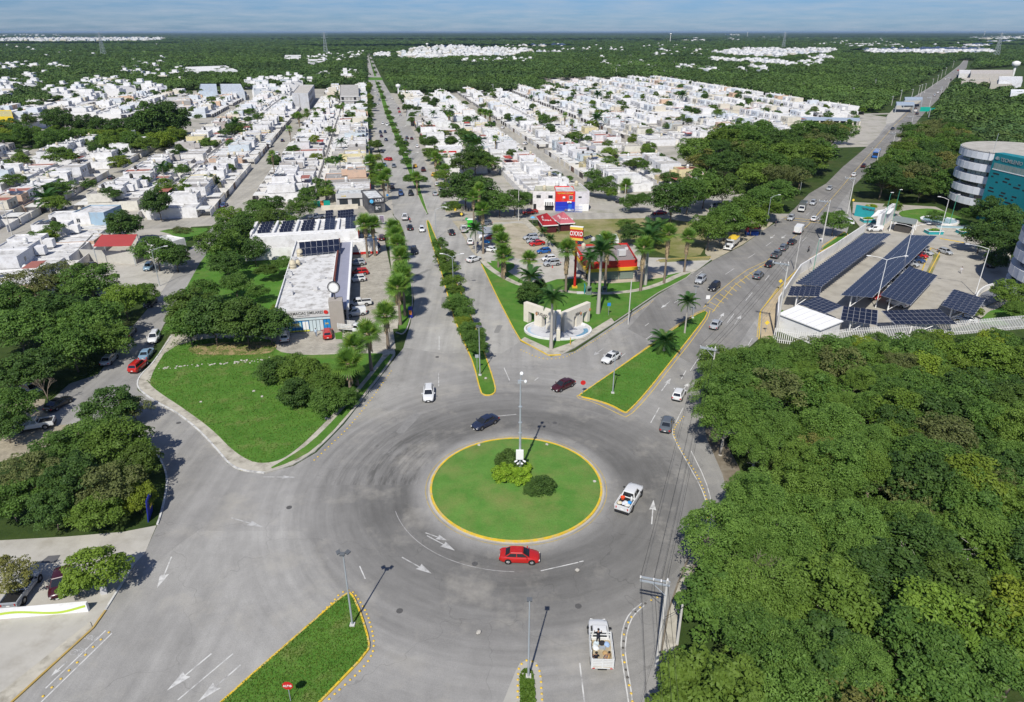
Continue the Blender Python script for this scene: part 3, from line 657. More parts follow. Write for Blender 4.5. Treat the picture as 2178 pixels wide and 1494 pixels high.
def crown(name,m,R=3.2,Hh=2.4,clumps=60,per=90,size=.17,flat=.0,cr=(.55,1.0),droop=0,gap=0.):
 """crown centred on the origin: leaf clumps on an uneven ellipsoid shell, plus some inside"""
 C_ = []; 
 lob = sph(7); la = rs.uniform(-.22,.28,7)
 d = sph(clumps * 3); d = d[d[:,2] > -.55 + rs.uniform(-.2,.2,len(d))][:clumps]
 rr = 1 + (np.clip(d @ lob.T,0,1) ** 3 @ la)
 rad_ = rs.uniform(.62,1.0,len(d)) * rr
 C_ = d * rad_[:,None] * np.array([R,R,Hh])
 if flat: C_[:,2] = np.maximum(C_[:,2],-flat * Hh)
 P = []; Nn = []; T = []
 for c,dd in zip(C_,d):
  r = rs.uniform(*cr) * R / 3.2
  k = int(per * rs.uniform(.7,1.3))
  s = sph(k); s[:,2] = np.where(s[:,2] < -.3,-s[:,2],s[:,2])
  q = c + s * (r * rs.uniform(.55,1.05,k) ** .6)[:,None] * np.array([1,1,.72])
  P.append(q); nn = s * .55 + np.array([0,0,.75]) + rs.normal(size=(k,3)) * .42; Nn.append(nn)
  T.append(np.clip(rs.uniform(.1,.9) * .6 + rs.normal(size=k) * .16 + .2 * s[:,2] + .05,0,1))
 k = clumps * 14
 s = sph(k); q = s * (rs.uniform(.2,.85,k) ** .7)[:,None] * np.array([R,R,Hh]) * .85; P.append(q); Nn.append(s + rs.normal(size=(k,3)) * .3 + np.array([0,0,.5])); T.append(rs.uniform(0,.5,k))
 P = np.concatenate(P); Nn = np.concatenate(Nn); T = np.concatenate(T)
 if droop: P[:,2] -= droop * ((P[:,0] ** 2 + P[:,1] ** 2) / R ** 2)
 Nn /= np.linalg.norm(Nn,axis=1)[:,None]
 return leaf_mesh(name,P,Nn,size,m,T)
def trunk_mesh(name,h,r,m,limbs=6,seed=0,spread=1.6,base=.45):
 rr = random.Random(seed); mb = MB()
 top = Vector((rr.uniform(-.3,.3),rr.uniform(-.3,.3),h * .75)); mid = Vector((rr.uniform(-.15,.15),rr.uniform(-.15,.15),h * base))
 mb.cyl((0,0,-.1),(0,0,.15),r * 1.5,r * 1.1,7); mb.cyl((0,0,.15),mid,r * 1.1,r * .85,7); mb.cyl(mid,top,r * .85,r * .4,6)
 for i in range(limbs):
  a = i * 2.4 + rr.random(); s0 = mid.lerp(top,rr.uniform(0,.8)); e = s0 + Vector((math.cos(a) * spread * rr.uniform(.6,1.2),math.sin(a) * spread * rr.uniform(.6,1.2),rr.uniform(.6,1.6) * h / 6))
  k = s0.lerp(e,.5) + Vector((0,0,-.15)); mb.cyl(s0,k,r * .5,r * .36,5); mb.cyl(k,e,r * .36,r * .14,5)
  for _ in range(2):
   f = e + Vector((rr.uniform(-.8,.8),rr.uniform(-.8,.8),rr.uniform(.2,.9))); mb.cyl(k.lerp(e,.6),f,r * .2,r * .06,4)
 return mb.mesh(name,m,True)
# crown prototypes: (mesh, nominal radius R, nominal half height)
CR = {
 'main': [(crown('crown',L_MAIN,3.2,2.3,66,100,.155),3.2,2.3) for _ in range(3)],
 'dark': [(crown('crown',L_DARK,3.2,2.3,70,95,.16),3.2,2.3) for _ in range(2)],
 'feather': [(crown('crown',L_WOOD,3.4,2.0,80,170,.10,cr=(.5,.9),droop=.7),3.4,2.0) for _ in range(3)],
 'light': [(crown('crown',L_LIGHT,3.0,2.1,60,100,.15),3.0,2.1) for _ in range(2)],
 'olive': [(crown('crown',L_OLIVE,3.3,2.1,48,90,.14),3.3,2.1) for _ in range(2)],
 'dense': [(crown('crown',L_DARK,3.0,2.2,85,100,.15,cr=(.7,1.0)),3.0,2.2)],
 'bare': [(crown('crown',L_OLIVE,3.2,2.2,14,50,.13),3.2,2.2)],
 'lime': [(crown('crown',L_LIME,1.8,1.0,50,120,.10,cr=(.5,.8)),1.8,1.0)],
}
TR = [trunk_mesh('trunk',5.,.16,bark,7,s) for s in range(3)]; TRP = [trunk_mesh('trunk',5.,.15,pale_bark,9,s + 5,2.0) for s in range(2)]
NTREE = [0]
TREES = []
def tree(x,y,r,zc,kind='main',label='green tree',group=None,pale=False,cat='tree',name='tree',rn=RN):
 """crown of radius r centred at height zc over the ground point x, y; trees are planted at the end, largest in view first"""
 k = rn.randrange(len(CR[kind])); tm = rn.choice(TRP if pale else TR); q = [rn.random() for _ in range(8)]
 a = (x,y,r,zc,kind,k,tm,q,label,group,cat,name)
 if name != 'tree': return make_tree(*a)
 TREES.append(a)
def make_tree(x,y,r,zc,kind,k,tm,q,label,group,cat,name):
 me,R0,H0 = CR[kind][k]; s = r / R0
 t = root(name,label,cat,(x,y,0),0,group); sc = max(.3,(zc - .3 * r) / 4.6)
 ob('trunk',tm,t,rot=(0,0,q[0] * 6.28),scale=(sc * 1.1,sc * 1.1,sc))
 ob('crown',me,t,loc=(0,0,zc),rot=(q[1] * .16 - .08,q[2] * .16 - .08,q[3] * 6.28),scale=(s * (.92 + .18 * q[4]),s * (.92 + .18 * q[5]),s * (.85 + .27 * q[6])))
 return t
def T(px,py,rpx,kind,label,zc=None,group=None,pale=False,cat='tree',name='tree'):
 """tree whose crown shows centred at photograph pixel px, py with radius rpx"""
 z = zc or 4.0
 for _ in range(4):
  x,y = G(px,py,z); f = PX(x,y,z)[2]; r = rpx * f / FPX
  if zc is None: z = max(1.1,min(8.5,r * 1.12))
 return tree(x,y,r,z,kind,label,group,pale,cat,name)
# ---- the wood to the right: every crown a tree, spaced over its ground
WOOD = Gs([(1437,1600),(1462,1300),(1478,1200),(1560,1130),(1580,1060),(1524,960),(1500,900),(1496,840),(1520,790),(1590,770),(1700,768),(1800,766),(2000,745),(2300,728),(2600,800),(2600,1760),(1437,1760)])
def fill(poly,step,fn,jit=.32,seed=1):
 rn = random.Random(seed); xs = [p[0] for p in poly]; ys = [p[1] for p in poly]; y = min(ys); row = 0
 while y < max(ys):
  x = min(xs) + (row % 2) * step / 2
  while x < max(xs):
   X,Y = x + rn.uniform(-jit,jit) * step,y + rn.uniform(-jit,jit) * step
   if inside(X,Y,poly): fn(X,Y,rn)
   x += step
  y += step * .87; row += 1
def wood_tree(x,y,rn):
 p = PX(x,y,6)
 if p[0] < -60 or p[0] > 2240 or p[1] > 1560 or p[2] < 5: return
 k = rn.random(); yy = p[0] / 2178
 if yy > .86: kind = rn.choice(['dark','olive','main','light','main','feather'])
 else: kind = 'feather' if k < .74 else 'main' if k < .90 else 'olive' if k < .95 else 'light' if k < .97 else 'bare' if k < .985 else 'dark'
 zone = 'beside the kerb of the roundabout road' if p[0] < 1560 else 'below the white picket fence' if p[1] < 860 else 'in the far dark corner of the wood' if yy > .88 else 'deep inside the dense wood'
 adj = {'feather': 'feathery bright green','main': 'leafy green','olive': 'brownish olive green','light': 'yellow green','dark': 'dark green','bare': 'sparse half bare'}[kind]
 sm_ = .62 if PX(x,y,0)[1] < 805 else 1.0
 tree(x,y,rn.uniform(2.5,4.3) * sm_,rn.uniform(4.0,7.4) * (.55 if sm_ < 1 else 1),kind,f'{adj} tree {zone}',f'{adj} trees {zone}',rn.random() < .3,rn=rn)
fill(WOOD,4.7,wood_tree,.45,seed=3)
# ---- single trees by pixel
for px,py,r,k,l in [
 (60,610,52,'olive','olive green tree behind the parked cars, highest of the clump'),(130,588,50,'olive','olive tree next to the bare concrete yard wall'),(190,600,50,'main','broad green tree in front of the yard wall'),
 (110,662,58,'dark','dark tree in the middle of the street-side clump'),(35,700,60,'main','green tree at the edge of the street-side clump'),(200,680,55,'main','full green tree over the side street pavement'),
 (150,735,58,'main','green tree over the row of kerbside cars'),(262,640,42,'light','light green tree beside the shadowed car'),(310,622,26,'main','small round tree by the lamp on the side street'),
 (75,780,55,'dark','dark tree above the white hatchback parking bay'),(15,800,50,'dark','dark tree behind the parking bays'),(232,722,42,'main','green tree hanging over the silver sedan'),
 (30,862,48,'main','green tree over the white pickup'),(8,905,40,'dark','dark tree at the edge of the paver car park'),(20,640,50,'main','green tree below the white houses'),
 (232,862,50,'dark','tall dark tree at the top of the kerb bed'),(283,868,32,'olive','thin grey green tree with airy branches over the kerb bend'),(180,925,52,'main','green tree in the kerb bed beside the pickup'),
 (250,935,58,'main','broad green tree in the middle of the kerb bed'),(118,962,50,'main','green tree over the tan pavers'),(290,985,48,'dark','dark tree near the curved white kerb'),
 (60,1010,58,'olive','olive tree at the lower edge of the pavers'),(155,1015,60,'dark','dark full tree in the kerb bed centre'),(235,1035,58,'olive','olive brown tree in the kerb bed'),
 (20,1065,52,'main','green tree over the entrance slab'),(110,1085,50,'dark','dark tree above the entrance drive'),(200,1088,45,'main','green tree by the blue sign'),(292,1060,36,'light','bright green small tree next to the blue sign'),
 (205,1212,55,'light','bright green round tree over the maroon sedan'),(160,1245,34,'light','low bright green tree at the end of the white wall'),(15,1222,48,'olive','olive tree over the silver pickup bed'),
 (395,650,50,'dark','dark tree on the lawn corner beside the side street'),(452,682,55,'dense','dense dark tree over the rubble line'),(520,682,55,'dense','dense dark tree in the row above the lawn'),
 (572,690,44,'dense','dense dark tree touching the white pharmacy side wall'),(400,692,45,'main','green tree at the lawn corner by the kerb'),(432,618,34,'main','green tree in the garden beside the side street'),
 (500,602,32,'main','green tree in the garden behind the dark row'),(545,622,22,'main','small tree at the garden lawn'),(480,560,38,'dark','dark tree over the bend of the side street'),
 (470,520,48,'main','tall green tree at the street corner'),(500,490,38,'dark','dark tree behind the street corner'),(488,462,30,'light','bright tree on the street corner by the dirt street'),
 (540,532,32,'dark','dark tree beside the solar roof'),(566,575,22,'dark','dark tree at the blind wall of the solar roofed shop'),(594,664,22,'light','round bright tree against the pharmacy wall'),
 (602,560,24,'main','small tree beside the water tanks of the pharmacy'),(530,470,30,'main','low green tree before the white corner house'),(580,470,34,'dark','broad dark bush tree behind the solar roof'),(620,478,26,'main','low tree near the dark shed'),
 (265,480,38,'dense','round dark tree between the blue house and red roof'),(330,532,42,'main','tree over the concrete yard wall corner'),(372,545,32,'dark','tree beside the lamp at the yard wall'),(385,492,20,'olive','thin tree on the corner lawn'),
 (550,440,28,'main','green tree in front of the white corner house'),(582,436,24,'dark','dark tree in front of the white corner house'),(640,442,28,'main','tree beside the green banner'),(655,415,24,'main','tree behind the green banner'),
 (335,432,34,'dense','round tree before the terrace by the cross street'),(352,400,24,'light','bright tree among the terraces'),(120,432,24,'light','tree by the white wall of the corner house'),(132,400,24,'main','tree above the silver hatchback'),
 (190,392,14,'main','small round tree by the street'),(28,382,24,'main','tree between the white terraces'),(255,345,20,'light','fluffy tree at the bend of the beige street'),(600,398,10,'light','small tree inside the courtyard'),(690,395,20,'main','round tree behind the grey shop'),
 (705,345,16,'main','tree between white roofs near the avenue'),(672,335,12,'light','small bright tree in a back yard'),(622,318,13,'main','round tree beside the red tank house'),(648,316,10,'main','small tree beside the cream tank'),
 (440,305,16,'main','tree behind the cream house'),(495,275,16,'dark','dark tree among the terraces with palm'),(533,238,14,'main','tree in the far terraces'),(632,248,13,'main','tree below the tall grey block'),
 (958,690,1,'main','')][:-1]:
 T(px,py,r,k,l)
for i,(px,py,r) in enumerate([(578,790,32),(612,785,36),(655,798,42),(632,838,32),(688,822,36),(694,858,32),(733,800,26),(735,845,22)]):
 T(px,py,r * 1.18,'main' if i % 3 else 'dense',f'dense dark green shrub tree, {["first", "second", "third", "fourth", "fifth", "sixth", "seventh", "eighth"][i]} in the clump beside the big lawn',1.9,'shrub trees beside the big lawn')
# park of big spreading trees among the houses
for i,(px,py,r,k) in enumerate([(330,262,46,'dense'),(368,258,42,'dense'),(292,268,26,'dark'),(122,258,34,'dense'),(185,262,24,'dark'),(212,266,22,'dark'),(255,268,24,'dark'),(60,255,18,'dark'),(55,285,26,'main'),(120,290,24,'dark'),(150,292,24,'main'),(200,312,14,'main'),(240,300,26,'light'),(280,300,26,'main'),(310,305,26,'main'),(345,298,24,'light'),(105,300,26,'main'),(125,330,26,'main'),(20,270,24,'main'),(10,298,16,'main'),(60,296,16,'light'),(372,285,20,'light')]):
 T(px,py,r,k,f'{dict(dense="wide dark", dark="dark", main="green", light="pale green")[k]} tree in the park strip between the white terraces',None,'trees of the park strip between the terraces')
fill(Gs([(0,312),(0,290),(200,288),(400,296),(395,318),(250,330),(150,318)]),9,lambda x,y,rn: tree(x,y,rn.uniform(3,5),rn.uniform(2.5,4),rn.choice(['main','light']),'low bushy tree on the floor of the park strip','low bushes of the park strip',rn=rn),.4,4)
# median of the avenue
for i,(px,py,r) in enumerate([(935,520,15),(945,548,20),(955,570,17),(962,600,21),(972,618,13),(974,645,22),(958,652,13),(988,668,18),(984,684,14),(998,702,22),(1010,722,20),(1020,738,15)]):
 T(px,py,r * 1.2,'light' if i in (3,8) else 'main',f'round green street tree in the avenue median, {["1st", "2nd", "3rd", "4th", "5th", "6th", "7th", "8th", "9th", "10th", "11th", "12th", "13th", "14th"][i]} from the junction southwards',2.8,'street trees of the near avenue median')
k = 0
for (px,py,r) in [(876,380,20),(892,382,16),(866,345,14),(860,325,14),(855,308,13),(848,296,11),(842,280,10),(836,266,9),(831,252,9),(826,240,8),(822,228,7),(815,208,6),(811,196,6),(807,186,5),(804,178,5),(799,155,4),(796,145,4),(793,136,4),(790,128,3),(787,120,3)]:
 T(px,py,r,'main','green street tree in the long avenue median beyond the junction',None,'street trees of the far avenue median')
# both sides of the avenue
for px,py,r,k,l in [(990,398,42,'dark','big dark tree on the shaded corner yard beside the avenue'),(1022,405,40,'dark','big dark tree in the corner yard'),(958,412,24,'dark','dark tree over the white pickup at the corner'),
 (962,440,20,'main','low tree at the corner of the yard fence'),(1062,428,30,'main','tree in the row along the cross street fence'),(1095,425,32,'main','tree beside the white shop'),(1118,418,16,'main','small tree at the shop corner'),(1030,440,22,'dark','dark tree behind the yard fence'),
 (985,345,30,'dark','dark tree under the royal palms'),(1010,335,32,'dark','dark tree between the royal palms'),(1038,345,26,'main','tree behind the thatched hut'),(925,330,18,'main','tree beside the avenue by the fan palms'),(950,345,20,'main','tree behind the fan palms'),
 (1212,380,8,'main','small round tree behind the corner shop'),(1262,372,18,'main','tree in the front gardens of the concrete street'),(1285,395,26,'main','bushy tree in front of the green trimmed house'),(1255,400,16,'main','tree by the dark garage gates'),(1300,410,16,'light','flowering tree beside the garden gate'),
 (1358,348,18,'light','bright green tree among the white houses'),(1365,425,26,'main','tree before the corner house on the cross street'),(1340,430,20,'main','tree beside the leaning fan palm'),(1430,425,48,'dark','big round tree on the cross street corner'),(1465,408,44,'main','big tree beside the street lamp'),
 (1500,395,44,'main','tall tree behind the curved lamp'),(1540,400,42,'dark','dark tree on the cross street'),(1425,380,22,'dark','dark tree by the solar panelled house'),(1330,330,10,'light','small conifer by the white houses'),(1545,468,42,'main','tree beside the bus stop kiosk'),(1510,490,40,'main','tree over the dirt verge'),
 (1580,448,42,'main','tree at the highway verge above the kiosk'),(1620,425,38,'main','tree at the highway verge by the lamp'),(1655,410,36,'main','tree at the highway verge'),(1690,390,34,'main','tree along the highway below the dark wood'),(1600,470,30,'light','light tree over the highway shoulder'),(1640,445,28,'light','light green tree over the shoulder'),
 (1340,495,26,'dark','dark bush tree behind the convenience store'),(1375,500,22,'dark','dark bush tree among the store palms'),(1332,478,20,'main','bush at the dry lawn edge'),(1400,510,18,'main','bush below the coconut palm'),
 (1125,622,26,'dense','dense dark tree behind the stone monument'),(1145,612,20,'dense','dark tree between palm and monument'),(1110,632,14,'dense','low dark bush at the monument'),
 (1776,470,30,'main','round tree on the verge island by the campus entrance'),(1792,462,18,'dark','small dark tree beside the blue sign'),
 (1990,462,16,'main','small tree standing in the round pool'),(2060,455,18,'main','tree near the campus pool'),(2092,452,14,'light','light bush near the round building'),(1900,440,18,'light','bush at the guard hut'),(1855,440,12,'lime','yellow shrub above the turquoise wall'),
 (2110,450,40,'dark','big dark tree before the turquoise tower'),(2140,470,40,'dark','dark tree shading the campus drive'),(2090,500,36,'dark','dark tree on the campus drive'),(2130,520,36,'dark','dark tree beside the second round tower'),(2150,420,40,'dark','dark tree at the foot of the turquoise wall'),(2170,500,30,'dark','dark tree at the photo edge by the tower'),(2120,555,24,'dark','dark low tree by the ramp'),
 (2150,625,34,'main','green tree on the lawn by the ramp'),(2178,600,26,'main','green tree in front of the second tower'),(2168,660,28,'main','green tree behind the picket fence end'),(2075,665,14,'light','bush behind the picket fence'),
 (772,270,14,'dark','dark tree along the avenue shops'),(760,258,12,'dark','dark tree behind the avenue shops'),(782,262,13,'dark','tree beside the avenue'),(765,300,16,'main','tree on the avenue pavement beside white roofs'),(770,318,15,'main','tree on the avenue pavement'),(805,310,10,'main','round tree over the parked cars'),(780,230,12,'dark','dark tree below the unfinished block'),(768,222,10,'dark','dark tree beside the unfinished block'),(790,225,10,'dark','dark tree at the avenue edge'),(778,200,10,'dark','tree at the avenue beyond the block'),
 (905,212,10,'dense','round dark tree among the white shops'),(920,222,10,'dense','round dark tree on the white roofs'),(888,232,9,'dark','dark tree by the avenue lane'),(862,230,8,'dark','tree on the avenue verge')]:
 T(px,py,r,k,l)
# strip of big trees between the houses and the highway, and campus wood
def stripf(label,group,kinds,r0,r1,h0,h1):
 return lambda x,y,rn: tree(x,y,rn.uniform(r0,r1),rn.uniform(h0,h1),rn.choice(kinds),label,group,rn=rn)
fill(Gs([(1450,350),(1500,325),(1620,318),(1700,310),(1840,305),(1860,308),(1828,345),(1785,390),(1740,430),(1660,445),(1560,425),(1500,390)]),13.0,stripf('large dark crowned tree in the wood between the white houses and the highway','big trees along the highway',['dark','main','main','olive'],4.5,9,5,11),.4,8)
fill(Gs([(1690,448),(1745,425),(1795,380),(1838,342),(1878,300),(1850,298),(1800,345),(1730,392),(1670,425)]),7.5,stripf('smaller green tree at the highway edge of the dark wood','small trees along the highway edge',['main','dark','light'],3,4.6,3,5),.4,11)
fill(Gs([(1818,400),(1905,300),(1990,282),(2060,330),(2030,440),(1930,440),(1850,425)]),9.5,stripf('dark green tree in the wood behind the campus entrance wall','trees behind the campus entrance',['dark','main','main','olive'],4.5,6.8,5,9),.4,9)
# ---- shrubs in the roundabout
for px,py,r,k,l in [(1085,986,32,'dense','dark green shrub behind the camera mast'),(1078,1010,32,'lime','yellow green variegated shrub at the foot of the camera mast'),(1106,1014,26,'lime','bright yellow green shrub in front of the camera mast'),(1118,995,16,'lime','small lime shrub beside the mast shadow'),
      (1128,1042,17,'dense','dark flowering shrub between lime shrub and lawn'),(1150,1034,27,'dense','big dark green shrub with pale flowers on the roundabout')]:
 T(px,py,r,k,l,.95 if r > 20 else .8,None,False,'shrub','shrub')
# ================================================================== palms
def fan_frond():
 mb = MB(); mb.cyl((0,0,0),(0,0,1.0),.03,.02,4)
 n = 17
 for i in range(n):
  a = rad(-128 + 256 * i / (n - 1)); L = 1.05 + .2 * math.cos(a)
  d = Vector((math.sin(a),0,math.cos(a))); s = Vector((math.cos(a),0,-math.sin(a))); c = Vector((0,0,1.0)); w = .075
  m1 = c + d * L * .6 + Vector((0,-.05,0)); e = c + d * L + Vector((0,.22,0))
  mb.add([c,m1 + s * w + Vector((0,.04,0)),e,m1 - s * w + Vector((0,.04,0))],[(0,1,2,3)])
 return mb.mesh('frond',L_PALM)
def feather_frond(L=3.2,n=22,m=None,droop=1.5):
 mb = MB(); pts = []
 for i in range(n + 1):
  t = i / n; pts.append(Vector((0,droop * t * t * .9,L * (t - .28 * t * t * t))))
 for a,b in zip(pts[:-1:3],pts[3::3]): mb.cyl(a,b,.03,.02,4)
 for i in range(2,n + 1):
  p = pts[i]; w = .75 * math.sin(math.pi * min(1,(i / n) ** .7 * .92 + .06)) + .12
  for sx in (-1,1):
   e = p + Vector((sx * w,.28 * w + .05,.32 * w)); u = Vector((0,0,.075))
   mb.add([p - u,e,p + u * 1.2],[(0,1,2)])
 return mb.mesh('frond',m or L_FEATH)
FAN = fan_frond(); FEA = feather_frond(); DEADF = None
def palm_trunk(h,r,m,ring=True):
 mb = MB(); prof = [(r * 1.7,0),(r * 1.25,.35)]
 n = 12
 for i in range(1,n): prof.append((r * (1.12 - .25 * i / n) * (1.06 if i % 2 and ring else 1),.35 + (h - .35) * i / n))
 prof.append((r * .8,h)); mb.lathe(prof,8); return mb.mesh('trunk',m,True)
PT = {'fan': palm_trunk(1,1,palm_bark),'royal': palm_trunk(1,1,pale_bark,False)}
def skirt_mesh():
 mb = MB(); rr = random.Random(3)
 for i in range(46):
  a = rr.random() * 6.28; z = rr.uniform(-.2,-1.4); r = .28 + .35 * rr.random() * (1 + z * .3); L = rr.uniform(.9,1.5); w = rr.uniform(.08,.2)
  c = Vector((math.cos(a),math.sin(a),0)); s = Vector((-math.sin(a),math.cos(a),0))
  p = c * r * .6 + Vector((0,0,z + .6)); e = c * (r + .1) + Vector((0,0,z + .6 - L)); mb.add([p - s * w * .4,p + s * w * .4,e + s * w,e - s * w],[(0,1,2,3)])
 mb.lathe([(.25,.4),(.42,-.3),(.38,-1.2),(.22,-2.0)],8)
 return mb.mesh('dead_frond_skirt',thatch)
SKIRT = skirt_mesh()
def palm(px,py,h,kind,label,group=None,s=1.0,n=None,skirt=True,base=True):
 """palm whose trunk foot shows at px, py"""
 x,y = G(px,py); rn = RN
 s *= 1.12
 t = root('palm_tree',label,'palm tree',(x,y,0),0,group)
 lean = rn.uniform(-.02,.02)
 if kind == 'fan':
  ob('trunk',PT['fan'],t,scale=(.15 * s,.15 * s,h))
  if skirt: ob('dead_frond_skirt',SKIRT,t,loc=(0,0,h - .15),rot=(0,0,rn.random() * 6),scale=(s * .72,s * .72,s * (1.0 if skirt is True else skirt)))
  n = n or 30
  for i in range(n):
   el = rad(-30 + 115 * (i / n) ** .8) + rn.uniform(-.2,.2); az = i * 2.399 + rn.uniform(-.2,.2)
   q = Euler((math.pi / 2 - el,0,az)); 
   ob('frond',FAN,t,loc=(0,0,h),rot=(-(math.pi / 2 - el),0,az),scale=s * rn.uniform(.85,1.1) * .95)
 else:
  ob('trunk',PT['royal'],t,scale=(.21 * s if kind == 'royal' else .14 * s,.21 * s if kind == 'royal' else .14 * s,h))
  if kind == 'royal': ob('crownshaft',MB().lathe([(.17 * s,0),(.2 * s,.3),(.13 * s,1.3)],8).mesh('crownshaft',L_LIGHT,True),t,loc=(0,0,h - .05))
  n = n or 24; hz = h + (1.1 if kind == 'royal' else 0)
  for i in range(n):
   el = rad(-15 + 95 * (i / n)) + rn.uniform(-.1,.1); az = i * 2.399 + rn.uniform(-.2,.2)
   ob('frond',FEA,t,loc=(0,0,hz),rot=(-(math.pi / 2 - el),0,az),scale=s * rn.uniform(.85,1.1))
 return t
def topz(px,py,ty):
 x,y = G(px,py); lo,hi = 0,60
 for _ in range(30):
  m = (lo + hi) / 2
  if PX(x,y,m)[1] > ty: lo = m
  else: hi = m
 return lo
def PL(px,py,ty,kind,label,**k):
 """foot at px, py; crown heart at image row ty"""
 palm(px,py,topz(px,py,ty),kind,label,**k)
# west side of the avenue (fan palms in front of the pharmacy)
for px,py,ty,l,s in [(826,742,672,'fan palm with its foot on the kerb, below the pharmacy car park',1.15),(790,790,712,'fan palm on the verge, beside the stake truck',1.15),(760,822,740,'fan palm behind the lower verge palm',1.1),(748,852,775,'lowest fan palm of the row beside the dark shrubs',1.15),
   (852,692,612,'fan palm nearest the white vans',1.2),(862,672,590,'fan palm next to the blue kiosk',1.1),(846,650,622,'short fan palm among the avenue row',1.1),(858,640,578,'fan palm in the avenue row beside the red car',1.1),(856,612,548,'fan palm in the middle of the avenue row',1.1),(850,585,520,'fan palm of the avenue row by the silver car',1.1),
   (846,560,500,'fan palm of the avenue row behind the parked cars',1.1),(840,545,485,'fan palm near the shop corner',1.05),(798,545,480,'leaning fan palm between the parked cars',1.2),(782,548,478,'fan palm beside the red fascia',1.2),
   (818,430,385,'fan palm on the pavement before the grey shop',1.2),(812,400,362,'fan palm behind the grey shop',1.2),(826,412,372,'fan palm leaning over the avenue kerb',1.1),(790,385,345,'tall fan palm between the roofs and the avenue',1.3)]:
 PL(px,py,ty,'fan',l,group='fan palms along the west side of the avenue',s=s * 1.15)
for px,py,ty,l,s,sk in [(1068,592,515,'fan palm beside the grey shade roof',1.2,1.4),(1072,595,545,'twin fan palm by the path',1.3,1.4),(1060,570,495,'fan palm behind the twin palms',1.1,1.2),(1125,606,552,'short fan palm at the car park end',1.1,1.2),(1203,626,532,'fan palm in front of the store sign pole',1.25,1.9),
   (1286,622,515,'fan palm behind the tall royal palm',1.3,1.6),(1362,620,528,'fan palm with long brown skirt at the store corner',1.3,1.9),(1412,604,498,'slim fan palm leaning by the store drive',1.2,2.0),(1455,580,505,'fan palm at the tip of the lawn',1.1,1.7),
   (1008,480,420,'fan palm on the junction corner',1.2,1.2),(1028,540,448,'tall fan palm by the market stalls',1.2,1.3),(1020,470,405,'fan palm behind the junction corner',1.2,1.2),
   (928,385,335,'fan palm beside the dark red pickup',1.2,1.6),(935,375,340,'fan palm by the shop awning',1.2,1.6),(948,392,362,'broad fan palm over the taxi',1.3,1.2),(1022,262,240,'fan palm of the courtyard group nearest the avenue',1.4,1.6),(1032,264,241,'middle fan palm of the courtyard group',1.4,1.6),(1042,266,243,'fan palm of the courtyard group beside the concrete street',1.4,1.6),(888,416,378,'fan palm at the tip of the far median',1.1,1.2),
   (1330,412,395,'leaning yellow fan palm on the cross street',1.3,1.0),(638,275,248,'fan palm above the round bush',1.3,1.3),(655,262,238,'slim fan palm in the terraces',1.1,1.3),(675,270,246,'fan palm between white roofs',1.2,1.2)]:
 PL(px,py,ty,'fan',l,s=s,skirt=sk)
for px,py,ty,kd,l,s in [(1272,668,545,'royal','tallest royal palm with white trunk before the convenience store',1.25),(1172,744,645,'royal','royal palm with grey trunk in front of the stone monument',1.05),(1127,640,588,'coco','coconut palm leaning over the dark bush',1.05),
   (1252,615,560,'royal','short royal palm with white painted foot',.9),(1372,607,515,'royal','royal palm behind the store corner',1.2),(1380,520,488,'coco','dark feathery palm behind the store',1.3),(1400,515,485,'coco','dark coconut palm in the store garden',1.2),(1012,540,488,'coco','coconut palm at the market stalls',1.0),
   (1456,710,642,'coco','young slim coconut palm on the highway triangle',.8),(997,342,305,'royal','royal palm with white trunk in the dark grove',1.6),(1013,344,308,'royal','second royal palm with white trunk in the grove',1.6),(110,452,424,'coco','yellowing coconut palm by the beige street',1.6),
   (102,432,408,'coco','coconut palm behind the yellowing one',1.4),(505,290,262,'coco','yellow coconut palm among the terraces',1.5),(1270,225,205,'royal','tall palm above the far white houses',1.7),(1268,275,252,'coco','coconut palm in the white houses',1.8),(1450,225,205,'royal','palm on the skyline of white houses',1.7),(1155,505,492,'coco','small young palm beside the cross path',.6),(1170,525,508,'coco','small palm beside the cross path, nearer the store',.6)]:
 PL(px,py,ty,kd,l,s=s)
# the drooping young palm on the triangle
palm(1412,748,2.2,'coco','wide drooping palm without a visible trunk on the highway triangle',s=1.05,n=26)
palm(1645,1170 + 60,5.0,'coco','lone feather palm with yellow flower stalk inside the wood',s=.9,n=18)
palm(2,705,4.0,'coco','light green palm at the photo edge beside the white wall',s=1.2)
# yellow-flowered dead tree and stones
def dead_tree(px,py,h,label):
 x,y = G(px,py); rr = random.Random(px); mb = MB()
 def br(p,d,L,r,k):
  e = p + d * L; mb.cyl(p,e,r,r * .6,5)
  if k:
   for _ in range(3): br(e,(d + Vector((rr.uniform(-.8,.8),rr.uniform(-.8,.8),rr.uniform(-.1,.4)))).normalized(),L * .68,r * .6,k - 1)
 br(Vector((0,0,0)),Vector((0,0,1)),h * .4,.13,4)
 t = root('dead_tree',label,'tree',(x,y,0)); ob('trunk',mb.mesh('trunk',bark),t)
dead_tree(108,868,5,'leafless grey tree beside the hidden car'); dead_tree(1592,1330,8.5,'bare grey tree standing in a gap of the wood')
st = mat('limestone',(.42,.40,.36),.9,.15,3,bump=.3)
def stone_mesh(seed):
 rr = random.Random(seed); mb = MB(); mb.lathe([(.5,0),(.62,.2),(.5,.48),(.2,.6)],7)
 mb.v = [(x * rr.uniform(.75,1.25),y * rr.uniform(.75,1.25),z * rr.uniform(.8,1.2)) for x,y,z in mb.v]; return mb.mesh('stone',st)
STN = [stone_mesh(i) for i in range(4)]
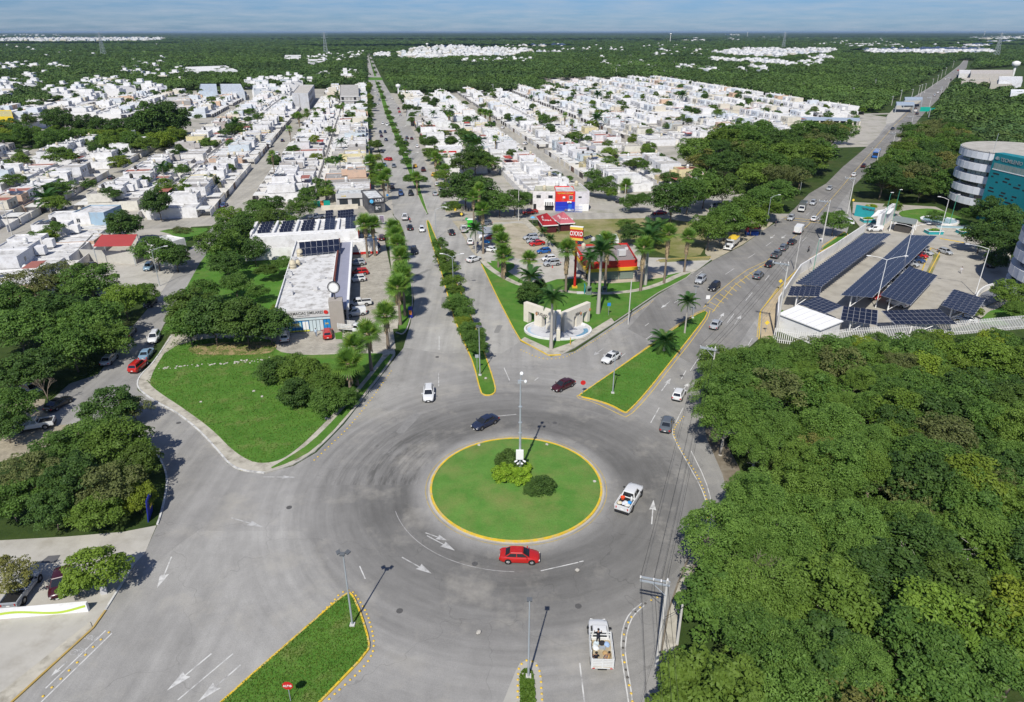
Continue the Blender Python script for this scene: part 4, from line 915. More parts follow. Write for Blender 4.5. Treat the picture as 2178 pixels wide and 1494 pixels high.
def stone(x,y,s,label='pale limestone rock in the loose rubble line across the lawn',group='rocks of the rubble line on the lawn'):
 tag(ob('stone',RN.choice(STN),loc=(x,y,.14),rot=(0,0,RN.random() * 6),scale=(s,s * RN.uniform(.7,1.2),s * RN.uniform(.5,.9))),label,'stone',group)
for i in range(64):
 t = RN.random(); px = 335 + t * 232; py = 786 - t * 18 + RN.gauss(0,1.6)
 if .42 < t < .46: continue
 stone(*G(px,py),RN.uniform(.14,.4))
for i in range(46):
 t = RN.random(); stone(*G(378 + t * 210,722 - t * 4 + RN.gauss(0,1.5)),RN.uniform(.14,.36),'pale rock at the foot of the dense dark trees above the lawn','rocks below the dark tree row')
for px,py in [(540,834),(558,846),(573,762),(428,857),(695,893),(1018,1348),(1033,807),(1112,1437),(1163,948),(1264,1027),(1019,949),(1228,1216),(1186,742)]:
 stone(*G(px,py),RN.uniform(.25,.5),'single pale stone lying on the grass','single stones on the grass')
# leaf litter and tufts of the rough grass
def tufts(name,poly,n,s,m,z):
 xs = [p[0] for p in poly]; ys = [p[1] for p in poly]; P = []
 while len(P) < n:
  x,y = RN.uniform(min(xs),max(xs)),RN.uniform(min(ys),max(ys))
  if inside(x,y,poly): P.append((x,y,z + RN.uniform(.02,.06)))
 P = np.array(P); Nn = rs.normal(size=(n,3)) * .6 + np.array([0,0,.6]); Nn /= np.linalg.norm(Nn,axis=1)[:,None]
 me = leaf_mesh(name,P,Nn,s,m,rs.uniform(0,1,n),True); tag(ob(name,me),'short tufts of grass on the verge','grass',kind='stuff')
GT = leafmat('grass_blades',(.06,.125,.014),(.11,.185,.025),.2,0.)
tufts('grass',chaikin(Gs(med_s),1),9000,.09,GT,.16)
tufts('grass',chaikin(Gs(med_t),1),5200,.13,GT,.17)
tufts('grass',Gs([(369,724),(312,812),(335,834),(392,871),(452,915),(496,961),(536,985),(570,987),(641,950),(697,895),(766,820),(583,760),(588,716)]),14000,.10,GT,.17)
tufts('grass',Gs(tri),4500,.08,GT,.15)
# ================================================================== vehicles (x forward, origin on the ground under the middle)
def loft(st,closed_ends=True):
 """stations (x, halfwidth, zbottom, zside, zcrown) -> body shell"""
 mb = MB(); rows = []
 for x,hw,zb,zs,zc in st:
  h = zs - zb
  rows.append([(x,-hw * .90,zb),(x,-hw * .985,zb + .10 * h),(x,-hw,zb + .5 * h),(x,-hw * .985,zs - .10 * h),(x,-hw * .92,zs),(x,-hw * .5,zc - (zc - zs) * .25),(x,0,zc),
                     (x,hw * .5,zc - (zc - zs) * .25),(x,hw * .92,zs),(x,hw * .985,zs - .10 * h),(x,hw,zb + .5 * h),(x,hw * .985,zb + .10 * h),(x,hw * .90,zb)])
 n = len(rows[0]); v = [p for r in rows for p in r]; f = []
 for i in range(len(rows) - 1):
  for j in range(n - 1): f.append((i * n + j,i * n + j + 1,(i + 1) * n + j + 1,(i + 1) * n + j))
  f.append((i * n,(i + 1) * n,(i + 1) * n + n - 1,i * n + n - 1))
 f.append(tuple(range(n))[::-1]); k = (len(rows) - 1) * n; f.append(tuple(k + j for j in range(n)))
 v = [(x,y,z) for x,y,z in v]
 mb.add(v,[g[::-1] for g in f]); return mb
def frustum_faces(b,t):
 """b, t: (x_rear, x_front, halfwidth_rear, halfwidth_front, z) ; returns corner dict"""
 B = [(b[0],-b[2],b[4]),(b[1],-b[3],b[4]),(b[1],b[3],b[4]),(b[0],b[2],b[4])]
 T_ = [(t[0],-t[2],t[4]),(t[1],-t[3],t[4]),(t[1],t[3],t[4]),(t[0],t[2],t[4])]
 return B,T_
WHEEL_T = {}
def wheel_meshes(r,w):
 k = (r,w)
 if k in WHEEL_T: return WHEEL_T[k]
 a = MB(); prof = [(r * .62,-w / 2),(r * .94,-w / 2),(r,-w * .3),(r,w * .3),(r * .94,w / 2),(r * .62,w / 2)]
 n = 18; vs = []; fs = []
 for rr_,y in prof:
  for i in range(n): t = 2 * math.pi * i / n; vs.append((rr_ * math.cos(t),y,rr_ * math.sin(t)))
 for q in range(len(prof) - 1):
  for i in range(n): j = (i + 1) % n; fs.append((q * n + i,q * n + j,(q + 1) * n + j,(q + 1) * n + i))
 a.add(vs,fs)
 b = MB()
 b.cyl((0,-w * .36,0),(0,w * .36,0),r * .64,None,14)
 b.cyl((0,-w * .5,0),(0,w * .5,0),r * .16,None,8)
 for i in range(5):
  t = 2 * math.pi * i / 5
  for sy in (-1,1): b.obox((math.cos(t) * r * .36,sy * w * .42,math.sin(t) * r * .36),(r * .09,w * .05,r * .09),0)
 WHEEL_T[k] = (a.mesh('tyre',tyre_m,True,40),b.mesh('rim',rim_m,True,40)); return WHEEL_T[k]
KIT = {}
def kit(kind):
 """shared meshes of one body style"""
 if kind in KIT: return KIT[kind]
 K = {'parts': [],'wheels': []}
 def P(name,mb,m,sm=True,sharp=35): K['parts'].append((name,mb.mesh(name,m,sm,sharp)))
 if kind in ('sedan','hatch','suv','coupe','van','pickup','stake'):
  S = dict(sedan=dict(L=4.6,W=.90,zs=.93,roof=1.46,hood=(.95,2.3),wb=1.35,gr=(-1.75,1.15,-1.0,.35),tail=.98),
                 coupe=dict(L=4.6,W=.92,zs=.98,roof=1.52,hood=(.95,2.3),wb=1.36,gr=(-2.0,1.15,-1.0,.35),tail=1.05),
                 hatch=dict(L=3.95,W=.86,zs=.95,roof=1.50,hood=(.85,1.97),wb=1.22,gr=(-1.85,1.05,-1.45,.30),tail=1.0),
                 suv=dict(L=4.5,W=.93,zs=1.05,roof=1.66,hood=(.85,2.25),wb=1.33,gr=(-2.12,1.15,-1.8,.45),tail=1.08),
                 van=dict(L=4.4,W=.90,zs=1.08,roof=1.82,hood=(1.1,2.2),wb=1.35,gr=(-2.15,1.35,-2.1,.70),tail=1.15),
                 pickup=dict(L=5.3,W=.95,zs=1.08,roof=1.78,hood=(1.0,2.65),wb=1.62,gr=(-.62,1.35,-.42,.72),tail=1.05),
                 stake=dict(L=5.6,W=.95,zs=1.1,roof=1.85,hood=(1.5,2.8),wb=1.75,gr=(.35,1.75,.42,1.15),tail=.7))[kind]
  h = S['L'] / 2; w = S['W']; zs = S['zs']; tl = S['tail']
  if kind == 'stake':
   st = [(.3,w * .95,.35,zs,zs),(.9,w,.30,zs,zs + .02),(1.5,w,.30,zs,zs + .03),(2.2,w * .97,.32,zs - .05,zs),(2.6,w * .9,.36,zs - .14,zs - .08),(h,w * .76,.42,zs - .3,zs - .25)]
  elif kind == 'pickup':
   st = [(-h,w * .93,.50,1.0,1.0),(-h + .1,w * .97,.45,1.05,1.05),(-.7,w,.42,1.07,1.07),(.2,w,.42,zs,zs + .02),(1.3,w,.40,zs,zs + .04),(2.1,w * .97,.42,zs - .06,zs),(2.5,w * .9,.45,zs - .14,zs - .08),(h,w * .78,.48,zs - .3,zs - .24)]
  else:
   st = [(-h,w * .66,.38,tl - .24,tl - .22),(-h + .08,w * .82,.30,tl - .08,tl - .04),(-h + .25,w * .92,.26,tl - .01,tl + .02),(-h + .6,w * .98,.24,tl + .01,tl + .04),(-.8,w,.22,zs,zs + .02),(.8,w,.22,zs,zs + .03),(h - .9,w * .98,.22,zs - .05,zs + .02),(h - .35,w * .91,.25,zs - .18,zs - .08),(h - .16,w * .84,.27,zs - .25,zs - .14),(h - .06,w * .72,.3,zs - .34,zs - .24),(h,w * .56,.36,zs - .44,zs - .38)]
  P('body',loft(st),carpaint,True,40)
  g = S['gr']; zr = S['roof']; b = (g[0],g[1],w * .86,w * .84,zs - .02); t = (g[2],g[3],w * .68,w * .66,zr - .05)
  B,T_ = frustum_faces(b,t); zc_ = zr + .03
  def lerp3(p,q,k): return tuple(p[i] + (q[i] - p[i]) * k for i in range(3))
  # pillars and roof in body colour, glass set 4 mm into it
  fr = MB(); fr.add(B + T_,[(0,3,2,1),(0,1,5,4),(1,2,6,5),(2,3,7,6),(3,0,4,7)])
  rt = [(t[0] + .02,-t[2] + .04,zr),(t[1] - .05,-t[3] + .04,zr),(t[1] - .05,t[3] - .04,zr),(t[0] + .02,t[2] - .04,zr)]
  fr.add(T_ + rt,[(0,1,5,4),(1,2,6,5),(2,3,7,6),(3,0,4,7)]); rc_ = [(t[0] + .3,-.32,zc_),(t[1] - .32,-.32,zc_),(t[1] - .32,.32,zc_),(t[0] + .3,.32,zc_)]; fr.add(rt + rc_,[(0,1,5,4),(1,2,6,5),(2,3,7,6),(3,0,4,7),(4,5,6,7)])
  P('cabin',fr,carpaint,True,30)
  def pane(name,a,b_,c,d,inx=.07,inz=.12,out=(0,0,0)):
   q = []
   for (u,v_) in ((inx,inz),(1 - inx,inz),(1 - inx,1 - inz),(inx,1 - inz)):
    p = lerp3(lerp3(a,b_,u),lerp3(d,c,u),v_); q.append((p[0] + out[0],p[1] + out[1],p[2] + out[2]))
   P(name,MB().add(q,[(0,1,2,3)]),carglass,False)
  pane('windscreen',B[1],B[2],T_[2],T_[1],.06,.06,(.012,0,.01))
  pane('rear_window',B[3],B[0],T_[0],T_[3],.08,.14,(-.012,0,.01))
  full = kind not in ('van','stake')
  for sy,(a,b_,c,d) in ((-1,(B[0],B[1],T_[1],T_[0])),(1,(B[2],B[3],T_[3],T_[2]))):
   if full:
    k0,k1 = (.07,.48) if sy < 0 else (.52,.93)
    for (u0,u1) in ((.05,.47),(.51,.95)):
     q = []
     for (u,v_) in ((u0,.12),(u1,.12),(u1,.86),(u0,.86)):
      p = lerp3(lerp3(a,b_,u),lerp3(d,c,u),v_); q.append((p[0],p[1] + sy * .012,p[2] + .004))
     P('side_window',MB().add(q,[(0,1,2,3)]),carglass,False)
   else:
    u0,u1 = ((.62,.95) if kind == 'van' else (.08,.92)); 
    if sy > 0: u0,u1 = 1 - u1,1 - u0
    q = []
    for (u,v_) in ((u0,.12),(u1,.12),(u1,.8),(u0,.8)):
     p = lerp3(lerp3(a,b_,u),lerp3(d,c,u),v_); q.append((p[0],p[1] + sy * .012,p[2] + .004))
    P('side_window',MB().add(q,[(0,1,2,3)]),carglass,False)
  zl = st[-1][3]
  for sy in (-1,1):
   P('headlight',MB().obox((h - .14,sy * w * .62,zl + .02),(.12,.15,.07),sy * -.25),chrome)
   P('door_mirror',MB().obox((g[1] - .32,sy * (w + .09),zs + .06),(.07,.10,.07)),black_p if kind in ('pickup','stake') else carpaint)
  P('bumper',MB().box(h - .16,h + .03,-w * .68,w * .68,.28 if kind not in ('pickup','stake') else .42,.42 if kind not in ('pickup','stake') else .58),black_p)
  P('grille',MB().box(h - .05,h + .015,-w * .38,w * .38,zl - .17,zl - .03),black_p)
  P('number_plate',MB().box(h + .0,h + .045,-.16,.16,zl - .30,zl - .18),plate_m)
  rx = -h; rz = st[0][3]
  if kind != 'stake':
   for sy in (-1,1): P('tail_light',MB().obox((rx + .06,sy * w * .74,rz - .07),(.09,.12 if kind != 'pickup' else .06,.09 if kind != 'pickup' else .14),sy * .25),red_lens)
   P('number_plate',MB().box(rx - .03,rx + .01,-.16,.16,rz - .28,rz - .16),plate_m)
   P('rear_bumper',MB().box(rx - .04,rx + .12,-w * .74,w * .74,.30,.44) if kind != 'pickup' else MB().box(rx - .14,rx + .02,-w * .88,w * .88,.42,.60),black_p)
  if kind == 'suv':
   for sy in (-1,1): P('roof_rail',MB().box(t[0] + .25,t[1] - .2,sy * .52 - .02,sy * .52 + .02,zr,zr + .05),black_p)
  if kind == 'pickup':
   P('cargo_bed',MB().box(-h + .12,-.68,-w * .80,w * .80,1.075,1.083),black_p)
   bd = MB()
   for sy in (-1,1): bd.box(-h + .02,-.62,sy * w * .93 - .05,sy * w * .93 + .05,1.0,1.22)
   bd.box(-h,-h + .09,-w * .93,w * .93,.9,1.22); P('bed_side',bd,carpaint,False)
  if kind == 'stake':
   fb = MB(); fb.box(-h,.28,-1.0,1.0,.78,.90); P('flat_bed',fb,white_st,False)
   P('bed_floor',MB().box(-h + .04,.24,-.95,.95,.90,.915),bed_floor_m,False)
   sl_ = MB()
   for z in (1.05,1.25,1.45,1.65,1.85): 
    for sy in (-1,1): sl_.box(-h,.28,sy * .98 - .025,sy * .98 + .025,z,z + .12)
    sl_.box(-h - .02,-h + .03,-.97,.97,z,z + .12)
   for z in (1.5,1.8): sl_.box(.26,.30,-.97,.97,z,z + .12)
   for x in (-h + .05,-1.9,-.95,.22):
    for sy in (-1,1): sl_.box(x - .04,x + .04,sy * .93 - .03,sy * .93 + .03,.9,2.0)
   for y in (-.9,0,.9): sl_.box(-h - .04,-h + .0,y - .06,y + .06,.9,2.0)
   P('stake_rails',sl_,white_st,False)
   P('tail_light',MB().box(-h - .05,-h,-.9,-.68,.80,.88),red_lens); P('tail_light',MB().box(-h - .05,-h,.68,.9,.80,.88),red_lens)
   P('chassis',MB().box(-h + .1,1.0,-.4,.4,.48,.78),black_p)
  r = .33 if kind in ('sedan','coupe','hatch','van') else .39
  wbx = S['wb']; dx = {'pickup': .1,'stake': .15}.get(kind,.05)
  K['wheels'] = [(sx * wbx + dx,sy * (w - .08),r,.24) for sx in (-1,1) for sy in (-1,1)]
  P('wheel_arch',sum_arch(K['wheels'],w),black_p,False)
 elif kind == 'bus':
  P('body',MB().box(-6,6,-1.25,1.25,.45,3.1),carpaint,False); P('windscreen',MB().box(5.98,6.03,-1.12,1.12,1.3,2.7),carglass)
  for sy in (-1,1):
   for i in range(7): P('side_window',MB().box(-5.6 + i * 1.62,-4.15 + i * 1.62,sy * 1.26 - .01,sy * 1.26 + .01,1.6,2.6),carglass)
   P('headlight',MB().box(5.98,6.04,sy * .95 - .15,sy * .95 + .15,.7,.9),chrome)
  P('roof_hatch',MB().box(-2,-1,-.5,.5,3.1,3.18),white_st); P('air_conditioner',MB().box(.5,3,-.8,.8,3.1,3.3),white_st); P('rear_window',MB().box(-6.02,-5.98,-1,1,1.7,2.6),carglass)
  K['wheels'] = [(x,sy * 1.13,.5,.3) for x in (-3.6,3.9) for sy in (-1,1)]
 elif kind in ('box_truck','camper'):
  c = kind == 'camper'
  P('cab',MB().box(1.6,3.1,-.95,.95,.55,1.3).add([(1.6,-.95,1.3),(3.05,-.95,1.3),(3.05,.95,1.3),(1.6,.95,1.3),(1.6,-.85,2.1),(2.6,-.85,2.1),(2.6,.85,2.1),(1.6,.85,2.1)],[(0,1,5,4),(1,2,6,5),(2,3,7,6),(4,5,6,7),(3,0,4,7)]),white_st,False)
  P('windscreen',MB().add([(3.07,-.82,1.36),(3.07,.82,1.36),(2.66,.76,2.05),(2.66,-.76,2.05)],[(0,1,2,3)]),carglass,False)
  for sy in (-1,1):
   P('side_window',MB().add([(1.8,sy * .955,1.4),(2.85,sy * .955,1.4),(2.5,sy * .88,2.0),(1.8,sy * .88,2.0)],[(0,1,2,3)]),carglass,False); P('headlight',MB().box(3.08,3.13,sy * .7 - .13,sy * .7 + .13,.75,.95),chrome)
   P('door_mirror',MB().box(2.8,2.9,sy * 1.1 - .08,sy * 1.1 + .08,1.4,1.75),black_p)
  P('cargo_box',MB().box(-3.0,1.5,-1.08,1.08,.85,2.95 if not c else 2.5),white_st if c else carpaint,False)
  P('box_roof',MB().box(-2.95,1.45,-1.03,1.03,2.95 if not c else 2.5,2.99 if not c else 2.54),carpaint if not c else white_st,False)
  P('chassis',MB().box(-2.9,2.9,-.5,.5,.5,.85),black_p,False); P('bumper',MB().box(3.05,3.2,-.95,.95,.45,.65),black_p,False)
  for sy in (-1,1): P('tail_light',MB().box(-3.04,-2.99,sy * .9 - .1,sy * .9 + .1,.9,1.1),red_lens)
  K['wheels'] = [(x,sy * .85,.4,.28) for x in (-1.8,2.2) for sy in (-1,1)]
 elif kind == 'dump':
  P('bonnet',MB().box(3.0,4.3,-.75,.75,.8,1.75),white_st,True); P('cab',MB().box(1.6,3.05,-1.1,1.1,.8,1.8).box(1.65,2.85,-1.02,1.02,1.8,2.65),white_st,False)
  P('windscreen',MB().box(2.85,2.9,-.92,.92,1.85,2.5),carglass,False); P('grille',MB().box(4.3,4.34,-.5,.5,.95,1.6),black_p,False); P('bumper',MB().box(4.25,4.45,-1.1,1.1,.5,.8),chrome,False)
  for sy in (-1,1):
   P('side_window',MB().box(1.85,2.6,sy * 1.025 - .01,sy * 1.025 + .01,1.9,2.5),carglass,False); P('fender',MB().box(3.0,4.2,sy * .95 - .2,sy * .95 + .2,1.0,1.15),white_st,False); P('headlight',MB().box(4.2,4.26,sy * .95 - .12,sy * .95 + .12,.95,1.12),chrome)
  d = MB(); d.add([(-4,-1.2,1.2),(1.4,-1.2,1.2),(1.4,1.2,1.2),(-4,1.2,1.2),(-4.2,-1.3,2.5),(1.5,-1.3,2.5),(1.5,1.3,2.5),(-4.2,1.3,2.5)],[(0,3,2,1),(0,1,5,4),(1,2,6,5),(2,3,7,6),(3,0,4,7)])
  for x in (-3.5,-2.2,-.9,.4): d.box(x - .06,x + .06,-1.34,-1.2,1.2,2.5).box(x - .06,x + .06,1.2,1.34,1.2,2.5)
  P('dump_body',d,mat('dump_grey',(.45,.44,.40),.6,.2,1,world=False),False)
  tp = MB(); rr = random.Random(4); nx,ny = 9,6; vs = [(-4.1 + 5.5 * i / nx,-1.25 + 2.5 * j / ny,2.5 + (.5 * math.sin(math.pi * j / ny) * math.sin(math.pi * (i + .5) / (nx + 1)) + rr.uniform(-.06,.06))) for i in range(nx + 1) for j in range(ny + 1)]
  tp.add(vs,[(i * (ny + 1) + j,(i + 1) * (ny + 1) + j,(i + 1) * (ny + 1) + j + 1,i * (ny + 1) + j + 1) for i in range(nx) for j in range(ny)]); P('tarpaulin',tp,mat('yellow_tarp',(.62,.42,.04),.7,.2,1.5,world=False),True,50)
  P('chassis',MB().box(-3.8,3.4,-.45,.45,.6,1.2),black_p,False)
  K['wheels'] = [(x,sy * .95,.5,.34) for x in (-3.0,-1.9,3.5) for sy in (-1,1)]
 elif kind == 'motorcycle':
  P('frame',MB().cyl((-.55,0,.35),(.1,0,.55),.06,.05,6).cyl((.1,0,.55),(.5,0,.9),.05,.04,6).cyl((.62,0,.3),(.45,0,.98),.03,.03,6),black_p,False)
  P('fuel_tank',MB().lathe([(.02,.72),(.16,.76),(.18,.86),(.02,.94)],8,(.15,0,0)),carpaint); P('seat',MB().box(-.55,.02,-.12,.12,.72,.82),black_p); P('handlebar',MB().cyl((.42,-.35,1.0),(.42,.35,1.0),.02,None,5),black_p,False)
  K['wheels'] = [(-.62,0,.3,.12),(.62,0,.3,.1)]
 KIT[kind] = K; return K
def sum_arch(ws,w):
 mb = MB()
 for x,y,r,t in ws: mb.cyl((x,math.copysign(w - .24,y),r + .03),(x,math.copysign(w + .004,y),r + .03),r + .075,None,14)
 return mb
white_st = mat('truck_white',(.62,.63,.62),.5,.06,2,world=False,coat=.3)
bed_floor_m = mat('plywood_bed',(.36,.30,.20),.85,.2,2,world=False)
SIMPLE = {'body','cabin','windscreen','rear_window','side_window','cargo_box','cab','cargo_bed','tail_light','bed_side'}
CARN = [0]
PAINT = dict(white=(.62,.63,.63),red=(.42,.012,.008),black=(.010,.011,.014),maroon=(.045,.006,.010),silver=(.34,.36,.38),grey=(.10,.115,.13),blue=(.02,.05,.14),lightblue=(.17,.27,.36),yellow=(.55,.33,.02),brown=(.10,.07,.05),busblue=(.02,.13,.45),royal=(.01,.09,.30),navy=(.015,.022,.05),darkbox=(.09,.10,.10))
def car(kind,color,rear,front,label,group=None,cat=None,name=None,z=.03,scale=1.0):
 a = G(*rear); b = G(*front); x,y = (a[0] + b[0]) / 2,(a[1] + b[1]) / 2; yaw = math.atan2(b[1] - a[1],b[0] - a[0])
 K = kit(kind); pz = PX(x,y,1)[2]; small = pz > 240
 nm = name or {'pickup': 'pickup_truck','stake': 'stake_truck','van': 'delivery_van','bus': 'bus','box_truck': 'box_truck','camper': 'service_truck','dump': 'dump_truck','motorcycle': 'motorcycle'}.get(kind,'car')
 t = root(nm,label,cat or nm.replace('_',' '),(x,y,z),yaw,group)
 if scale != 1: t.scale = (scale,) * 3
 for n,me in K['parts']:
  if small and n not in SIMPLE: continue
  ob(n,me,t,color=PAINT[color])
 for wx,wy,r,w in K['wheels']:
  if small: ob('wheel',wheel_meshes(r,w)[0],t,loc=(wx,wy,r)); continue
  e = ob('wheel',wheel_meshes(r,w)[0],t,loc=(wx,wy,r)); ob('rim',wheel_meshes(r,w)[1],e)
 CARN[0] += 1
 return t
C_ = car
C_('sedan','red',(1064,1189),(1147,1192),'bright red sedan rounding the roundabout island')
wp = C_('pickup','white',(1322,1095),(1353,1044),'white double cab pickup with a loaded bed beside the island',scale=1.1)
st_truck = C_('stake','white',(1279,1424),(1271,1342),'white stake bed truck carrying three people',scale=1.06)
C_('sedan','navy',(1056,893),(1007,917),'black sedan on the roundabout behind the island')
C_('sedan','maroon',(1218,816),(1177,835),'dark maroon sedan entering the roundabout from the highway')
C_('coupe','white',(1317,756),(1281,778),'white crossover with black roof beside the grass triangle')
C_('suv','white',(913,826),(911,864),'white car with black glass roof on the wide avenue mouth')
C_('sedan','grey',(1413,925),(1422,892),'dark grey sedan leaving the roundabout by the wood')
C_('hatch','white',(1437,857),(1449,833),'white hatchback next to the wood edge')
C_('sedan','silver',(1514,706),(1529,685),'silver sedan driving up past the triangle tip')
C_('suv','silver',(1499,592),(1480,609),'silver suv coming down the highway beside the lawn tip')
C_('suv','black',(1530,606),(1507,625),'black suv coming down beside the silver one')
C_('suv','grey',(1604,599),(1620,583),'dark suv alone between the ladder marking and the pole')
C_('sedan','black',(1629,573),(1645,559),'black sedan at the tail of the queue by the power pole')
C_('pickup','grey',(1640,556),(1661,537),'grey pickup with loaded bed in the highway queue')
C_('suv','grey',(1658,539),(1674,524),'blue grey suv third in the highway queue')
C_('sedan','black',(1677,525),(1691,513),'black car behind the white service truck')
C_('camper','white',(1690,507),(1707,486),'white service truck with boxy body at the head of the queue')
C_('sedan','white',(1724,476),(1739,463),'white sedan past the crossing')
C_('suv','silver',(1689,460),(1674,476),'blue grey suv coming down next to the box truck')
C_('box_truck','darkbox',(1714,436),(1697,462),'box truck with white cab and dark box')
C_('suv','silver',(1735,429),(1722,442),'silver car following the box truck')
C_('sedan','silver',(1769,399),(1758,409),'silver sedan on the highway beside the dark wood')
C_('sedan','white',(1811,380),(1821,370),'white sedan under the upper power pole'); C_('pickup','maroon',(1831,362),(1841,351),'dark red pickup below the blue bus')
C_('bus','busblue',(1872,321),(1853,348),'bright blue city bus on the highway')
for i,(r,f,c,l) in enumerate([((1901,272),(1895,282),'black','black car above the bus'),((1944,242),(1950,235),'white','white car by the green road sign'),((1947,247),(1953,241),'black','black car just below the green road sign'),((1985,207),(1990,203),'silver','silver car between the far poles'),
   ((1992,201),(1997,197),'white','white van in the far queue'),((2000,196),(2004,192),'silver','silver car in the far queue'),((2008,172),(2013,168),'white','white bus-like van far up the highway'),((2020,173),(2024,170),'black','black car far up the highway'),((2027,157),(2030,154),'silver','silver car near the far bend'),((2036,152),(2039,150),'red','reddish car near the far bend'),((1944,235),(1949,230),'brown','dark car between the green sign and the bus stop')]):
 C_('suv' if i % 2 else 'sedan',c,r,f,l,scale=1.15)
C_('dump','white',(1572,510),(1537,543),'white dump truck with yellow tarpaulin parked on the dirt shoulder')
# avenue
C_('pickup','white',(861,474),(862,459),'small white pickup crossing the avenue junction'); C_('sedan','black',(874,496),(870,480),'black sedan behind the motorcyclist'); C_('hatch','white',(896,484),(899,500),'white hatchback beside the median nose')
C_('suv','black',(880,530),(882,547),'black suv coming down the avenue beside the palms'); C_('sedan','black',(964,506),(957,491),'black sedan driving up the avenue past the median trees'); C_('sedan','silver',(928,423),(923,408),'silver sedan driving up beside the big dark trees')
C_('suv','white',(940,415),(936,402),'white suv parked under the dark trees'); C_('sedan','white',(931,401),(928,389),'small white car parked beside the fan palms'); C_('sedan','yellow',(921,378),(924,371),'yellow taxi on the avenue kerb below the fan palms'); C_('pickup','maroon',(902,371),(899,358),'dark red pickup driving up the avenue')
C_('sedan','yellow',(884,362),(882,350),'mustard yellow car beside the median lamp'); C_('suv','black',(873,408),(875,423),'black suv next to the far median nose'); C_('suv','blue',(852,408),(854,423),'dark blue suv coming down toward the junction'); C_('sedan','grey',(837,351),(839,361),'dark car coming down beside the median trees')
C_('sedan','lightblue',(817,349),(819,359),'blue car parked in the angled bay'); C_('suv','red',(833,343),(818,341),'red suv turning across the avenue'); C_('suv','white',(947,440),(953,448),'white pickup parked at the corner yard'); C_('sedan','brown',(836,404),(830,398),'dark car in the palm shade beside the grey shop')
for i,(x,y,c,h) in enumerate([(821,300,'navy',1),(809,284,'navy',1),(819,283,'navy',1),(811,292,'maroon',1),(823,268,'white',1),(814,265,'white',1),(804,223,'silver',1),(807,215,'grey',1),(803,205,'silver',1),(798,196,'white',1),(866,296,'black',-1),(876,297,'maroon',-1),(888,314,'white',-1),(864,303,'grey',-1),(852,247,'silver',-1),(850,240,'red',-1),(848,233,'maroon',-1),(835,212,'white',-1),(806,160,'silver',-1),(800,148,'white',-1),(866,310,'lightblue',-1),(812,325,'black',1)]):
 C_(['sedan','suv','hatch'][i % 3],c,(x,y - 5 * h),(x + (1 if h > 0 else -1) * .6,y + 5 * h),f'{c if c != "navy" else "dark blue"} car on the {"descending" if h > 0 else "ascending"} avenue lanes {["by the angled bays", "beside the shops", "in the median tree shade", "near the unfinished block", "in the far stretch"][min(4, int((330 - y) / 38))]}','cars far up the avenue')
C_('coupe','white',(993,561),(1023,551),'white coupe turning into the store lane'); C_('suv','white',(1001,526),(999,511),'white car parked below the coconut palm'); C_('pickup','white',(990,499),(983,486),'white pickup parked by the green stall')
C_('suv','silver',(1143,508),(1114,511),'silver car farthest in the store car park row'); C_('hatch','silver',(1148,516),(1120,518),'pale blue silver car next in the store row'); C_('sedan','red',(1157,520),(1127,524),'red car in the store car park row'); C_('hatch','royal',(1170,537),(1143,540),'bright blue hatchback in the store row')
C_('hatch','white',(1182,553),(1152,556),'white hatchback next to the silver suv at the store'); C_('suv','silver',(1192,563),(1155,567),'silver suv nearest the store palms'); C_('suv','grey',(1045,478),(1018,481),'dark suv behind the shade roofs'); C_('sedan','silver',(1030,488),(1004,490),'silver car under the shade roof'); C_('sedan','white',(1055,537),(1030,533),'white car at the stalls with flags')
# pharmacy
C_('suv','silver',(778,563),(740,566),'silver suv first in the pharmacy bays'); C_('suv','red',(784,583),(745,587),'red suv with open bonnet lid in the pharmacy bays'); C_('suv','white',(779,597),(738,601),'white suv with roof glass in the pharmacy bays'); C_('pickup','white',(792,648),(737,653),'white pickup with dark bed in the pharmacy bays')
C_('van','white',(780,668),(735,674),'white panel van in the pharmacy bays'); C_('stake','white',(726,704),(776,708),'white stake truck parked at the pharmacy corner'); C_('suv','white',(606,731),(607,713),'white suv parked before the pharmacy door'); C_('suv','red',(698,726),(697,706),'red suv parked before the pharmacy window')
for r,f,c,l in [((808,535),(778,540),'silver','silver car nearest in the shaded shop bays'),((808,526),(780,529),'blue','dark blue car in the shaded shop bays'),((803,518),(776,521),'white','white car in the shaded shop bays'),((800,511),(776,513),'lightblue','pale blue car in the shaded shop bays'),((812,516),(812,504),'maroon','dark red car at the end of the shop bays')]: C_('hatch',c,r,f,l)
C_('pickup','white',(694,464),(655,468),'white pickup parked beside the ground solar panels')
# side street and left car parks
C_('suv','white',(338,708),(320,741),'white suv parked at the kerb of the big lawn'); C_('sedan','lightblue',(302,773),(324,744),'light blue sedan between the white and red parked cars'); C_('suv','red',(283,796),(308,774),'red suv parked at the bend of the side street'); C_('sedan','silver',(221,784),(246,757),'silver sedan parked under the trees'); C_('suv','grey',(265,727),(286,700),'grey suv in the shade of the side street trees')
C_('sedan','black',(333,637),(308,662),'black sedan driving on the shaded side street'); C_('suv','lightblue',(323,566),(311,580),'blue car beside the yard wall lamp'); C_('sedan','black',(215,573),(178,566),'dark car in the shade of the yard wall'); C_('hatch','silver',(118,452),(143,442),'silver hatchback on the beige street of terraces'); C_('sedan','black',(228,386),(246,376),'black car up the beige street of terraces')
C_('sedan','grey',(190,615),(235,640),'grey car parked below the broad tree of the yard wall'); C_('pickup','white',(116,905),(36,918),'white double cab pickup on the tan pavers'); C_('hatch','silver',(50,828),(86,840),'silver white hatchback behind the thin trees'); C_('sedan','black',(110,875),(143,855),'black car beside the leafless tree')
C_('pickup','silver',(22,1303),(78,1225),'silver pickup with its tailgate toward the white wall'); C_('sedan','maroon',(142,1205),(120,1292),'maroon sedan parked under the bright green tree')
